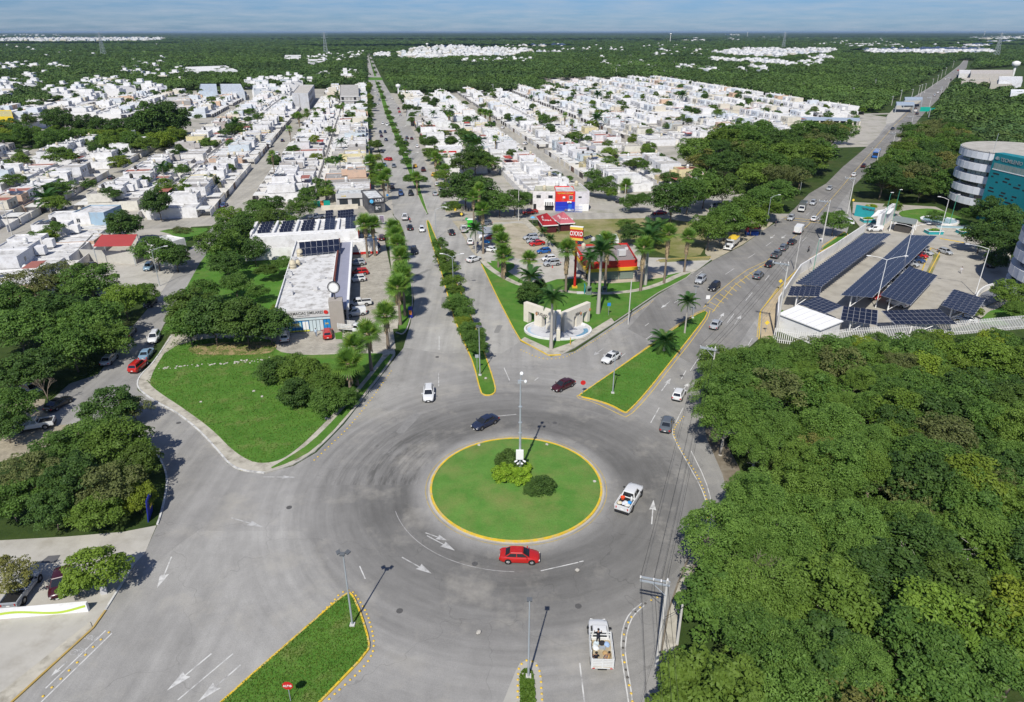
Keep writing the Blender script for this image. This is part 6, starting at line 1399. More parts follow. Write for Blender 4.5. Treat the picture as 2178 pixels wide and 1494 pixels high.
tb = root('banner_fence','green plastic banner tied along a yard gap','banner',(*G(668,442),0)); MB().strip([G(668,442),G(682,441)],.05,.4,2.3).build('banner',mat('green_tarp',(.0,.26,.20),.6,.1,1),tb); MB().strip([G(689,441),G(703,441)],.05,.4,2.3).build('banner',mat('green_tarp',(.0,.26,.20)),tb); MB().strip([G(682,441),G(689,441)],.06,.3,2.2).build('banner',mat('orange_tarp',(.55,.16,.05),.6,.3,3),tb)
# ---- convenience store
RQ = [G(1250,562,4.6),G(1356,556,4.6),G(1334,520,4.6),G(1222,524,4.6)]
t = root('convenience_store','flat roofed convenience store with red and yellow fascia','shop',(*RQ[0],0))
MB().prism(inset(RQ,.4),0,3.2).build('wall',cream,t); MB().prism(RQ,3.2,4.6,bottom=True).build('upper_wall',red_p,t); MB().sheet(inset(RQ,.25),4.604).build('roof',mat('mauve_roof',(.24,.205,.20),.9,.1,.4,dirt=((.15,.13,.125),.5,.5)),t)
MB().strip(inset(RQ,.1),.22,4.59,5.0,0,True).build('parapet',red_p,t)
on_wall(t,RQ[0],RQ[1],-.3,12.6,2.55,3.3,yel_f,'yellow_fascia',.45); on_wall(t,RQ[3],RQ[0],-.3,16.2,2.55,3.3,yel_f,'yellow_fascia',.45); on_wall(t,RQ[3],RQ[0],3,9,3.4,4.8,red_p,'sign_board',.3); wall_text(t,'OXXO',1.2,RQ[3],RQ[0],6,4.1,sign_white,.35)
for u in (0.6,4.4,8.2): on_wall(t,RQ[0],RQ[1],u,u + 3.5,.3,2.5,sage,'wall_panel',-.3)
for u in (2,6,10): on_wall(t,RQ[3],RQ[0],u,u + 3.6,.2,2.5,glass,'shop_window',-.33)
ac = ob('air_conditioner',MB().box(-.9,.9,-.7,.7,.25,1.6).box(-.6,.6,-.5,.5,1.6,1.7).box(-1,1,-.1,.1,0,.25).mesh('air_conditioner',light_grey),loc=(*G(1322,540,5.2),4.6),rot=(0,0,.2)); tag(ac,'big grey rooftop air conditioner on the convenience store','air conditioner')
ac = ob('air_conditioner',ACU,loc=(*G(1332,530,4.8),4.6)); tag(ac,'small unit behind the big rooftop air conditioner','air conditioner')
o = ob('water_tank',TANK,loc=(*G(1241,525,5),4.6),scale=1.1,color=TANKC['beige']); tag(o,'round beige water tank on the convenience store roof','water tank')
o = ob('water_tank',TANK,loc=(*G(1262,512,5),4.6),scale=1.1,color=TANKC['grey']); tag(o,'pale grey water tank beside the store solar panels','water tank')
ts = root('solar_rack','solar panels laid at the back of the convenience store roof','solar rack',(*G(1230,520,4.8),4.6)); panel_grid(ts,[(*G(1229,522,4.9),4.9),(*G(1246,520,4.9),4.9),(*G(1233,504,5.6),5.6),(*G(1217,506,5.6),5.6)],3,4)
ts = root('solar_rack','smaller group of solar panels beside the grey tank on the store','solar rack',(*G(1245,510,4.8),4.6)); panel_grid(ts,[(*G(1245,511,4.9),4.9),(*G(1262,504,4.9),4.9),(*G(1256,500,5.4),5.4),(*G(1240,505,5.4),5.4)],4,2)
t = root('shed','white rear shed behind the convenience store','shed',(*G(1275,530),0)); block(t,[G(1275,535),G(1315,533),G(1310,520),G(1272,522)],3.0,(.7,.7,.7),(.62,.62,.62),.1)
# sign on the red mast
g = G(1222,613); h = 14.6; ts = root('store_sign','tall red mast carrying the red and yellow OXXO sign box','sign',(*g,0))
MB().cyl((*g,0),(*g,11.65),.32,.26,10).build('mast',mat('red_mast',(.50,.02,.015),.5,.08,1),ts,smooth=True,sharp=40); MB().box(g[0] - .6,g[0] + .6,g[1] - .6,g[1] + .6,.13,.5).build('footing',yel_f,ts)
yaw = .06; sgn = Vector((g[0] - .3,g[1],0)); R2 = Matrix.Rotation(-.16,4,'Z')
def sb(name,x0,x1,y0,y1,z0,z1,m): o = MB().box(x0,x1,y0,y1,z0,z1).build(name,m,ts,world=False); o.location = (0,0,0); o.rotation_euler = (0,0,-.35); return o
sb('sign_box',-1.5,1.5,-.32,.32,12.2,14.2,red_p); sb('sign_band',-1.52,1.52,-.35,.35,14.2,14.75,mat('sign_yellow',(.72,.50,.08),.5,.03,1)); sb('sign_band',-1.52,1.52,-.35,.35,11.65,12.2,mat('sign_yellow',(.72,.50,.08))); sb('sign_cap',-1.52,1.52,-.35,.35,14.75,14.88,sign_white)
o = text('OXXO',1.5,(0,0,0),(math.pi / 2,0,-.35),sign_white,None,'lettering',.04,.68); o.parent = ts; o.location = (-.38 * math.sin(.35),-.38 * math.cos(.35),13.2)
# soft drink pavilions
for i,(pts,apex,col,lab) in enumerate([([(1154,480),(1188,478),(1170,462),(1140,460)],(1160,463),(.30,.015,.02),'dark red pyramid tent roof with white soft drink lettering'),([(1191,476),(1224,474),(1203,457),(1173,461)],(1196,461),(.42,.11,.13),'faded pink red pyramid tent roof with white soft drink lettering')]):
 c = [Vector((*G(*p,2.6),2.6)) for p in pts]; ap = sum(c,Vector()) / 4 + Vector((0,0,2.4)); t = root('market_tent',lab,'tent',(c[0].x,c[0].y,0))
 MB().add([tuple(q) for q in c] + [tuple(ap)],[(0,1,4),(1,2,4),(2,3,4),(3,0,4)]).build('tent_roof',objp,t,color=col); MB().strip([(q.x,q.y) for q in c],.04,2.3,2.6,0,True).build('valance',sign_white,t)
 for q in c: MB().cyl((q.x,q.y,0),(q.x,q.y,2.6),.06,None,6).build('tent_pole',dark_grey,t)
 MB().prism(inset([(q.x,q.y) for q in c],.5),0,1.9).build('counter',mat('maroon_panel',(.07,.012,.015),.8,.1,1),t)
 mid = c[0].lerp(c[1],.5).lerp(ap,.38); fn = (c[1] - c[0]).normalized(); upv = (ap - c[0].lerp(c[1],.5)).normalized(); nn = fn.cross(upv)
 m = Matrix.Identity(4)
 for k in range(3): m[k][0] = fn[k]; m[k][1] = upv[k]; m[k][2] = nn[k]; m[k][3] = mid[k] + nn[k] * .05 - t.location[k]
 o = text('Coca-Cola',1.0,(0,0,0),(0,0,0),sign_white,None,'lettering',.01); o.parent = t; o.matrix_basis = m @ Matrix.Diagonal((1,1,1,1)) @ Matrix.Shear('XY',4,(.2,0))
 # side panel with two words
 mid = c[3].lerp(c[0],.5).lerp(ap,.42); fn = (c[0] - c[3]).normalized(); upv = (ap - c[3].lerp(c[0],.5)).normalized(); nn = fn.cross(upv); m = Matrix.Identity(4)
 for k in range(3): m[k][0] = fn[k]; m[k][1] = upv[k]; m[k][2] = nn[k]; m[k][3] = mid[k] + nn[k] * .05 - t.location[k]
 o = text('Big Cola' if False else 'DE DE',.8,(0,0,0),(0,0,0),sign_white,None,'lettering',.01); o.parent = t; o.matrix_basis = m
# stalls by the junction
for i,(c,z,m,l) in enumerate([([(1012,505),(1042,505),(1040,488),(1018,490)],2.6,mat('grey_sheet',(.26,.28,.31),.7,.08,1),'grey sheet shade roof behind the white one'),([(1015,498),(1048,498),(1046,484),(1020,484)],2.7,mat('grey_sheet',(.26,.28,.31)),'dark shade roof over parked cars'),([(1018,500 + 8),(1048,500),(1047,486 + 3),(1022,492)],2.4,sign_white,'white sheet shade roof of the food stall')][1:]):
 q = [(*G(p[0],p[1],z),z + .2 * (k % 2)) for k,p in enumerate(c)]; t = root('shade_roof',l,'shade roof',(q[0][0],q[0][1],0)); mb = MB(); mb.add(q + [(a_[0],a_[1],a_[2] + .05) for a_ in q],[(0,1,2,3),(4,5,6,7),(0,1,5,4),(1,2,6,5),(2,3,7,6),(3,0,4,7)]); mb.build('roof_sheet',m,t)
 for a_ in q: MB().cyl((a_[0],a_[1],0),a_,.05,None,5).build('post',steel,t)
t = root('market_stall','bright green stall panel with a round green top by the junction','stall',(*G(1000,482),0)); g = G(1000,482); MB().box(g[0] - .8,g[0] + .8,g[1] - .5,g[1] + .5,0,2.2).build('panel',mat('lime_panel',(.05,.50,.04),.6,.08,1),t); MB().cyl((g[0] - 1,g[1],2.3),(g[0] - 1,g[1] + .1,2.3),.5,None,12).build('round_board',mat('green_disc',(.02,.30,.08)),t); MB().box(g[0] - .9,g[0] + .9,g[1] - .6,g[1] + .6,2.2,2.35).build('canopy',sign_white,t)
for px,py,col,s,l in [(1034,529,(.04,.28,.55),1.2,'blue beach parasol at the stalls'),(1040,521,(.5,.05,.03),1.0,'red parasol at the stalls'),(1046,515,(.25,.06,.06),1.3,'brown red awning parasol at the stalls'),(798,447,(.55,.52,.56),1.5,'pale parasol in front of the phone shop'),(1133,476,(.10,.35,.60),.8,'small blue parasol by the red tents'),(1008,519,(.1,.35,.1),.01,'')][:5]:
 g = G(px,py,0); t = root('parasol',l,'parasol',(*g,0)); MB().cyl((*g,0),(*g,2.3),.03,None,5).build('pole',steel,t); MB().lathe([(s,1.9),(s * .6,2.2),(.03,2.4)],8,(*g,0)).build('canopy',cloth,t,color=col)
t = root('yellow_board','yellow board standing in front of the corner yard','sign',(*G(968,449),0)); g = G(968,449); MB().box(g[0] - .4,g[0] + .4,g[1],g[1] + .1,.1,2).build('board',letter_y,t)
# corner shop with painted front
def pbox(nm,label,L_,R_,depth,h,wc,rc,cat='house'):
 a = G(*L_); b = G(*R_); dx,dy = b[0] - a[0],b[1] - a[1]; L = math.hypot(dx,dy); nx,ny = -dy / L,dx / L
 P_ = [a,b,(b[0] + nx * depth,b[1] + ny * depth),(a[0] + nx * depth,a[1] + ny * depth)]; t = root(nm,label,cat,(*a,0)); block(t,P_,h,wc,rc,.35); return t,P_,L
t,P_,L = pbox('corner_shop','white two storey shop with black and white striped awning',(1133,447),(1180,448),11,6.0,(.66,.64,.64),(.44,.44,.34),'shop')
for u in (1.2,5.2): on_wall(t,P_[0],P_[1],u,u + 1.5,4.1,5.1,glass,'window',.04)
on_wall(t,P_[0],P_[1],.2,1.2,0,2.1,dark,'door',.05); on_wall(t,P_[0],P_[1],4.1,7.0,0,1.9,dark,'door',.05); on_wall(t,P_[0],P_[1],3.9,7.1,2.9,3.7,sign_white,'sign_board',.1)
for i in range(9): on_wall(t,P_[0],P_[1],3.9 + i * .36,4.26 + i * .36,1.75,2.9,sign_white if i % 2 == 0 else black_p,'awning_stripe',.7)
t,P_,L = pbox('paint_shop','paint and hardware shop painted red above and blue below',(1181,449),(1222,449),9,6.2,(.60,.03,.02),(.55,.55,.54),'shop')
on_wall(t,P_[0],P_[1],0,L,0,3.1,blue_w,'lower_wall',.05); wall_text(t,'FERRETERIA Y PINTURAS',.52,P_[0],P_[1],L / 2,5.95,letter_y,.1,.92); on_wall(t,P_[0],P_[1],L - 1.9,L - .8,3.9,5.1,glass,'window',.06,frame=sign_white); on_wall(t,P_[0],P_[1],2.4,3.2,4.3,4.9,sign_white,'extractor',.2)
on_wall(t,P_[0],P_[1],L - 2.2,L - 1.0,0,2.3,mat('bright_blue',(.02,.12,.55),.6,.05,1),'door',.08); on_wall(t,P_[0],P_[1],L - 2.6,L - 1.2,2.8,3.3,sign_white,'shop_sign',.5); wall_text(t,'Ace',.4,P_[0],P_[1],L - 1.9,3.05,dark_grey,.55)
tf = root('blue_grille','bright blue metal grille fence in front of the paint shop','fence',(*P_[0],0)); bb = mat('bright_blue',(.02,.12,.55))
dv = Vector((P_[1][0] - P_[0][0],P_[1][1] - P_[0][1])).normalized()
for i in range(23): p = (P_[0][0] + dv.x * i * .4,P_[0][1] + dv.y * i * .4 - 2.2); MB().cyl((*p,0),(*p,1.9),.03,None,4).build('bar',bb,tf)
for z in (.15,1.0,1.9): MB().strip([(P_[0][0],P_[0][1] - 2.2),(P_[0][0] + dv.x * 8.9,P_[0][1] + dv.y * 8.9 - 2.2)],.06,z,z + .07).build('rail',bb,tf)
for i,(u,c,l) in enumerate([(4.6,(.6,.6,.58),'white sacks heaped at the paint shop'),(5.8,(.35,.35,.36),'grey sacks beside the white heap at the paint shop'),(3.6,(.25,.18,.1),'brown goods at the paint shop gate')]): thing_mesh('goods_heap',sack(i + 40,(.8,.5,.7)),cloth,l,'goods',(P_[0][0] + dv.x * u,P_[0][1] + dv.y * u - 1.0,0),i,c)
t,P_,L = pbox('house','pale pink white corner house with a white garage door next to the paint shop',(1223,450),(1252,449),14,6.3,(.62,.60,.63),(.42,.43,.36))
on_wall(t,P_[0],P_[1],1.3,4.6,0,2.4,sign_white,'garage_door',.05); on_wall(t,P_[0],P_[1],1.0,2.1,4.5,5.0,glass,'window',.05)
o = ob('water_tank',TANK,loc=(*G(1158,402,6.5),6.1),scale=1.3,color=TANKC['beige']); tag(o,'beige water tank on the striped awning shop','water tank'); o = ob('water_tank',TANK,loc=(*G(1185,395,6.5),6.3),scale=1.5,color=TANKC['white']); tag(o,'big white water tank on the paint shop','water tank'); o = ob('water_tank',TANK,loc=(*G(1226,394,6.5),6.4),scale=1.3,color=TANKC['beige']); tag(o,'beige water tank on the pink white corner house','water tank')
# ---- white open yard building with the red tarpaulin roof
t = root('yard_building','concrete walled yard with a flat red tarpaulin roof','building',(*G(182,555),0))
yp = [G(172,556),G(290,562),G(302,528),G(205,520)]; MB().strip(yp,.25,0,3.3,0,True).build('yard_wall',mat('bare_concrete_wall',(.46,.45,.41),.85,.1,.5,dirt=((.30,.29,.26),.6,.5)),t)
rp = [(*G(198,525,5.2),5.2),(*G(279,524,5.2),5.2),(*G(292,499,5.8),5.8),(*G(216,500,5.8),5.8)]; mb = MB(); mb.add(rp + [(a_[0],a_[1],a_[2] + .06) for a_ in rp],[(0,3,2,1),(4,5,6,7),(0,1,5,4),(1,2,6,5),(2,3,7,6),(3,0,4,7)]); mb.build('tarpaulin_roof',mat('red_tarpaulin',(.38,.055,.05),.65,.06,.3),t)
for a_ in rp: MB().cyl((a_[0],a_[1],0),a_,.1,None,6).build('post',steel,t)
t,P_,L = pbox('shed','white shed wall beside the corner lawn',(300,545),(338,553),9,3.4,(.70,.70,.69),(.60,.60,.59),'shed')
t,P_,L = pbox('blue_house','white two storey house with a sky blue side wall',(165,500),(232,500),10,6.4,(.30,.42,.52),(.55,.55,.55)); on_wall(t,P_[0],P_[1],.0,5,.0,6.8,white_wall,'wall',.1,color=(.7,.7,.7)); on_wall(t,P_[0],P_[1],1,2,3.8,5.0,glass,'window',.14,frame=sign_white)
for px,py,c,l in [(65,510,'brown','dark brown water tank at the near terrace edge'),(95,512,'brown','red brown water tank on the near terrace'),(100,492,'black','black water tank on the near terrace')]:
 o = ob('water_tank',TANK,loc=(*G(px,py,4.6),3.6),scale=1.6,color=TANKC[c]); tag(o,l,'water tank')
# ---- stone monument at the corner
cx = [G(1117,683),G(1184,707),G(1196,707),G(1250,683)]
t = root('monument','cream entrance monument of two angled portal walls meeting above a basin','monument',(*cx[1],0))
mc = mat('monument_cream',(.64,.60,.51),.8,.04,.8,dirt=((.46,.42,.34),.3,.6))
def portal(a,b,L0,openings,h0,h1):
 dx,dy = b[0] - a[0],b[1] - a[1]; L = math.hypot(dx,dy); dx /= L; dy /= L; nx,ny = -dy * .5,dx * .5
 def seg(u0,u1,z0,z1,n='wall'):
  p = [(a[0] + dx * u0 - nx,a[1] + dy * u0 - ny),(a[0] + dx * u1 - nx,a[1] + dy * u1 - ny),(a[0] + dx * u1 + nx,a[1] + dy * u1 + ny),(a[0] + dx * u0 + nx,a[1] + dy * u0 + ny)]; MB().prism(p,z0,z1,bottom=True).build(n,mc,t)
 u = 0
 for (o0,o1,zt) in openings:
  seg(u,o0,0,zt if False else 2.6,'pier'); u = o1
 seg(u,L,0,2.6,'pier'); seg(0,L,2.604,h0,'beam')
 return L,dx,dy
L1,dx1,dy1 = portal(cx[0],cx[1],0,[(1.3,3.0,2.6),(5.0,6.2,2.6)],4.3,4.3)
L2,dx2,dy2 = portal(cx[2],cx[3],0,[(3.0,3.9,2.6),(5.9,7.4,2.6)],4.3,4.3)
wall_text(t,'CIUDAD',.85,cx[0],cx[1],5.0,2.95,letter_grey,.56); wall_text(t,'REAL',.85,cx[2],cx[3],4.3,2.95,letter_grey,.56)
for (a,b,u) in ((cx[0],cx[1],3.7),(cx[2],cx[3],5.0),(cx[2],cx[3],8.0)):
 dxx,dyy = b[0] - a[0],b[1] - a[1]; l_ = math.hypot(dxx,dyy); px_,py_ = a[0] + dxx / l_ * u + dyy / l_ * .54,a[1] + dyy / l_ * u - dxx / l_ * .54
 o = MB().lathe([(.02,-.35),(.2,-.25),(.3,.05),(.3,.3)],10).build('shield',mat('terracotta',(.36,.18,.09),.8,.2,3),t,world=False); o.location = rel(t,(px_,py_,2.75 + .0)); o.scale = (1,.3,1)
pr = [G(1183,727),G(1191,727),G(1192,700),G(1182,700)]; MB().prism(pr,0,2.5).build('prow',mc,t); MB().add([(*pr[0],2.5),(*pr[1],2.5),(*pr[2],2.5),(*pr[3],2.5),(*pr[3],4.2),(*pr[2],4.2)],[(0,1,5,4),(1,2,5),(0,4,3)]).build('prow_slope',mc,t)
tb = root('basin','white oval basin with blue tile edge in front of the monument','basin',(9.2,127,0)); el = [(9.3 + 6.7 * math.cos(i * .13),127.3 + 4.9 * math.sin(i * .13)) for i in range(49)][:48]
MB().prism(el,0,.16).build('basin_floor',mat('basin_white',(.50,.51,.53),.7,.1,.4,dirt=((.26,.27,.29),.8,.5)),tb); MB().strip(el,.35,.1,.5,0,True).build('rim',plaster,tb)
MB().strip([(9.3 + 5.7 * math.cos(a_ / 10),127.3 + 4.1 * math.sin(a_ / 10)) for a_ in range(-9,3)],.9,.168,.16).build('tile_band',mat('blue_tiles',(.12,.26,.38),.4,.3,4),tb); MB().strip([(9.3 + 5.9 * math.cos(a_ / 10),127.3 + 4.3 * math.sin(a_ / 10)) for a_ in range(28,42)],.6,.168,.16).build('tile_band',mat('pale_tiles',(.34,.46,.58),.4,.2,4),tb)
g = G(1213,735); tag(ob('marker_post',MB().cyl((0,0,0),(0,0,1.5),.08,None,6).mesh('marker_post',yel_f),loc=(*g,.13)),'short yellow and orange marker post beside the basin','post')
for px,py,h,m,l in [(1252,628,1.9,sage,'grey green cabinet with dark screen on the store lawn'),(1285,622,1.3,sage,'small grey cabinet on the store lawn')]:
 g = G(px,py); t = root('utility_cabinet',l,'cabinet',(*g,0)); MB().box(g[0] - .6,g[0] + .6,g[1] - .3,g[1] + .3,.13,.13 + h).build('casing',m,t); MB().box(g[0] - .35,g[0] + .35,g[1] - .34,g[1] - .3,h * .55,h * .9).build('screen',dark,t)
g = G(1243,625); t = root('poster_panel','turquoise side panel next to the grey cabinet','panel',(*g,0)); MB().box(g[0] - .08,g[0] + .08,g[1] - .6,g[1] + .9,.13,2.2).build('panel',teal_bright,t); MB().box(g[0] - 1.8,g[0] - .2,g[1] - .6,g[1] + .6,.13,.3).build('slab',light_grey,t)
# cone, kiosks, signs
t = root('snack_kiosk','small pink roofed blue kiosk on the dirt verge','kiosk',(*G(1600,500),0)); g = G(1600,500); MB().box(g[0] - 2,g[0] + 1.6,g[1] - .8,g[1] + .8,0,1.1).build('counter',mat('kiosk_blue',(.02,.08,.35)),t); MB().box(g[0] - 2,g[0] - 1.6,g[1] - .8,g[1] + .8,1.1,2.3).build('side',red_p,t); MB().add([(g[0] - 2.4,g[1] - 1.4,2.2),(g[0] + 2,g[1] - 1.4,2.2),(g[0] + 2.2,g[1] + 1.2,2.7),(g[0] - 2.2,g[1] + 1.2,2.7)],[(0,1,2,3)]).build('awning',mat('pink_awning',(.48,.03,.09),.7,.1,1),t)
for sx in (-2.2,2): MB().cyl((g[0] + sx,g[1] - 1.3,0),(g[0] + sx,g[1] - 1.3,2.2),.04,None,5).build('post',steel,t)
for px,py,l in [(1162,656,0)][:0]: pass
def road_sign(px,py,h,shape,m,label,word=None,s=.45):
 g = G(px,py); t = root('traffic_sign',label,'road sign',(*g,0)); MB().cyl((*g,0),(*g,h),.04,None,5).build('post',steel,t)
 c = (g[0],g[1] - .06,h)
 if shape == 'oct': n,off = 8,rad(22.5)
 elif shape == 'dia': n,off = 4,0
 else: n,off = 4,rad(45)
 v = [(c[0] + s * math.cos(off + i * 2 * math.pi / n),c[1],c[2] + s * math.sin(off + i * 2 * math.pi / n)) for i in range(n)]; v2 = [(x,y + .03,z) for x,y,z in v]
 mb = MB(); mb.add(v + v2,[tuple(range(n)),tuple(range(n,2 * n))[::-1]] + [(i,(i + 1) % n,n + (i + 1) % n,n + i) for i in range(n)]); mb.build('sign_face',m,t)
 if word: text(word,s * .62,(c[0],c[1] - .03,c[2]),(math.pi / 2,0,0),sign_white,t)
 return t
red_s = mat('sign_red',(.50,.02,.02),.5,.05,2)
road_sign(619,1494,2.2,'oct',red_s,'red octagonal stop sign on the south grass median','ALTO',.5); road_sign(1239,840,2.3,'oct',red_s,'red octagonal stop sign at the tip of the grass triangle',None,.45)
for px,py,h,l in [(1657,618,2.3,'yellow diamond sign on the pavement below the solar canopies'),(1628,708,2.2,'yellow diamond sign beside the tall pole'),(1812,440,2.3,'yellow diamond sign by the campus gate'),(982,472,2.5,'yellow diamond sign at the avenue junction')]: road_sign(px,py,h,'dia',letter_y,l,None,.5)
for px,py,h,l in [(1294,672,2.6,'blue bus stop sign at the monument pavement'),(1770,500,2.6,'blue sign on the verge island'),(826,440,4.0,'blue sign under the avenue palms')]: road_sign(px,py,h,'sq',blue_sign,l,None,.5)
road_sign(1015,790,3.0,'sq',steel,'back of a grey square sign in the avenue median',None,.45); road_sign(1503,655,2.5,'sq',sign_white,'white panel sign at the tip of the grass triangle',None,.6)
t = root('tilted_board','blue banner board leaning by the curved white kerb','sign',(*G(320,1100),0)); g = G(318,1102); mb = MB(); mb.box(-.06,.06,-1.2,1.2,0,3.2); o = mb.build('board',navy_p,t,world=False); o.rotation_euler = (0,.12,.25)
o = text('AQUI',.5,(0,0,0),(0,0,0),letter_y,None); o.parent = t; o.location = (.5,0,1.9); o.rotation_euler = (math.pi / 2,0,math.pi / 2 + .25)
t = root('blue_kiosk','narrow blue and orange advertising stand on the palm verge','stand',(*G(874,676),0)); g = G(874,676); MB().box(g[0] - .4,g[0] + .4,g[1] - .4,g[1] + .4,.1,2.4).build('casing',navy_p,t); MB().box(g[0] - .3,g[0] + .3,g[1] - .43,g[1] - .4,.8,1.8).build('poster',mat('orange_poster',(.5,.18,.03)),t)
t = root('advertising_panel','coloured poster panel between the palms and the phone shop','panel',(*G(812,478),0)); g = G(812,478); MB().box(g[0] - 1,g[0] + 1,g[1] - .1,g[1] + .1,.5,3).build('casing',light_grey,t); MB().box(g[0] - .5,g[0] + .8,g[1] - .14,g[1] - .1,.8,2.8).build('poster',mat('poster_purple',(.20,.16,.22),.5,.6,2),t)
for px,py,l in [(1175,570,'orange traffic cone beside the silver suv'),(1240,822,'x')][:1]: tag(ob('traffic_cone',MB().lathe([(.22,0),(.22,.04),(.14,.05),(.03,.7)],8).mesh('traffic_cone',red_s),loc=(*G(px,py),.03)),l,'traffic cone')
# ---- mast with cameras on the roundabout
g = G(1106,1003,.46); t = root('camera_mast','tall steel camera mast standing in the roundabout shrubs','mast',(*g,.3))
MB().cyl((*g,.3),(*g,14.7),.20,.09,12).build('mast',steel,t,smooth=True,sharp=50); MB().box(g[0] - .55,g[0] + .45,g[1] - .5,g[1] - .15,2.7,4.1).build('control_box',sign_white,t)
for i,(dx,dz) in enumerate([(-.75,2.45),(-.4,2.05),(.35,2.05),(.75,2.45)]): o = MB().cyl((g[0] + dx * .5,g[1] - .3,dz),(g[0] + dx,g[1] - .5,dz - .1),.10,.13,8).build('loudspeaker',sign_white,t)
for z in (6.6,8.2,10.6): MB().cyl((g[0],g[1],z),(g[0],g[1],z + .1),.24,None,10).build('collar',steel,t)
MB().cyl((g[0],g[1],14.5),(g[0] + .1,g[1],15.3),.05,None,6).build('top_bracket',steel,t); MB().lathe([(.05,0),(.22,.1),(.26,.35),(.15,.55),(.02,.6)],10,(g[0] + .15,g[1] + .3,15.0)).build('antenna_dome',sign_white,t,smooth=True); MB().cyl((g[0],g[1],14.5),(g[0] + .6,g[1],14.4),.04,None,5).build('camera_arm',steel,t); MB().lathe([(.02,-.35),(.17,-.2),(.2,.05),(.1,.2)],10,(g[0] + .65,g[1],14.35)).build('dome_camera',sign_white,t,smooth=True)
MB().box(g[0] - .35,g[0] + .1,g[1] - .15,g[1] + .15,14.1,14.5).build('floodlight',steel,t)
# ---- lamps
def flood_post(px,py,h,n,label):
 g = G(px,py); t = root('lamp_post',label,'street lamp',(*g,0)); MB().cyl((*g,.14),(*g,h),.11,.06,8).build('post',steel,t,smooth=True,sharp=50); MB().box(g[0] - .25,g[0] + .25,g[1] - .25,g[1] + .25,.1,.3).build('footing',conc_pole,t)
 for i in range(n):
  o = MB().box(-.24,.24,-.2,.2,-.08,.06).build('floodlight',mat('lamp_grey',(.10,.11,.12),.5,.1,2),t,world=False); a = (i - (n - 1) / 2) * 1.1; o.location = (.42 * math.sin(a) * 1.2,.3 * math.cos(a) * (-1 if i % 2 else 1) * .6,h); o.rotation_euler = (.25,0,a)
 return t
flood_post(750,1332,9.6,3,'steel lamp post with three floodlights on the south grass median'); flood_post(1124,1442,9.6,1,'steel lamp post with one floodlight on the narrow planted median'); flood_post(1303,838,7.8,2,'steel lamp post with twin heads on the grass triangle'); flood_post(1021,800,9.5,2,'steel lamp post with twin heads at the end of the avenue median'); flood_post(1473,678,7.2,2,'steel lamp post with twin heads near the young palm on the triangle')
def arm_lamp(px,py,h,arms,label,m=steel,r=.1):
 g = G(px,py); t = root('street_lamp',label,'street lamp',(*g,0)); MB().cyl((*g,0),(*g,h),r,r * .6,8).build('post',m,t,smooth=True,sharp=50)
 for (dx,dy) in arms:
  e = (g[0] + dx,g[1] + dy,h + .7); MB().cyl((*g,h - .05),(g[0] + dx * .5,g[1] + dy * .5,h + .45),.05,None,6).cyl((g[0] + dx * .5,g[1] + dy * .5,h + .45),e,.045,None,6).build('arm',m,t); MB().obox((g[0] + dx * 1.12,g[1] + dy * 1.12,h + .72),(.42,.16,.06),math.atan2(dy,dx)).build('lamp_head',sign_white,t)
arm_lamp(965,622,8.5,[(-2.2,.3),(2.0,.3)],'double armed lamp in the middle of the avenue median'); arm_lamp(928,508,8.5,[(2.2,.6)],'single armed lamp at the nose of the near median'); arm_lamp(878,372,8.5,[(-2.3,.3),(2.3,.3)],'double armed lamp in the far avenue median'); arm_lamp(855,306,8.5,[(2.2,.3)],'lamp in the far median trees')
arm_lamp(340,609,8.8,[(2.6,1.0)],'tall lamp leaning over the side street at the yard wall'); arm_lamp(1506,372 + 14,9,[(1.9,.6)],'curved lamp before the dark wood'); arm_lamp(1513,448,9,[(-1.0,.4)],'curved lamp standing on the cross street'); arm_lamp(1630,482,9.0,[(2.4,.6)],'lamp at the bus stop kiosk'); arm_lamp(1702,405,9,[(2.2,.5)],'lamp in the highway verge trees'); arm_lamp(1530,520,6,[(.4,.1)],'thin bare pole in the verge bushes')
green_m = mat('green_steel',(.06,.30,.20),.5,.06,1)
arm_lamp(1918,560 + 18,11.5,[(-3.6,.8),(3.6,.4)],'double armed white lamp between the solar canopies',sign_white); arm_lamp(1862,655,11.0,[(-3.4,.5),(3.6,.3)],'double armed white lamp at the second canopy corner',sign_white); arm_lamp(2074,628,11.0,[(-3.8,1.2)],'single armed lamp behind the last solar canopy',sign_white)
arm_lamp(1998,500,10.5,[(-2.2,.8)],'lamp beside the round pool',sign_white)
for px,py,h,l in [(1727,590,9,'green mast with cameras along the white wall'),(1876,492,11,'green mast behind the first canopy'),(1898,472,9.5,'second green mast by the guard hut'),(2019,480,9,'green mast at the pool')]: arm_lamp(px,py,h,[(.3,0)],l,green_m,.09)
for px,py,ty,l in [(1336,690,597,'plain concrete post on the store lawn by the highway'),(1103,470,405,'grey post on the cross street in front of the dark trees'),(1327,452,392,'concrete post before the corner house'),(1388,440,400,'concrete post in the front gardens'),(1440,1370,1287,'short concrete stub pole in the wood edge'),(1438,1530,1455,'lowest concrete stub pole at the photo edge'),(1513,800,752,'second pole behind the crossarm pole in the wood'),(1690,575,500,'thin post along the white campus wall')]:
 g = G(px,py); o = ob('post',MB().cyl((0,0,0),(0,0,topz(px,py,ty)),.16 if py > 800 else .12,.10,7).mesh('post',conc_pole,True,50),loc=(*g,0)); o.name = 'utility_post'; tag(o,l,'post')
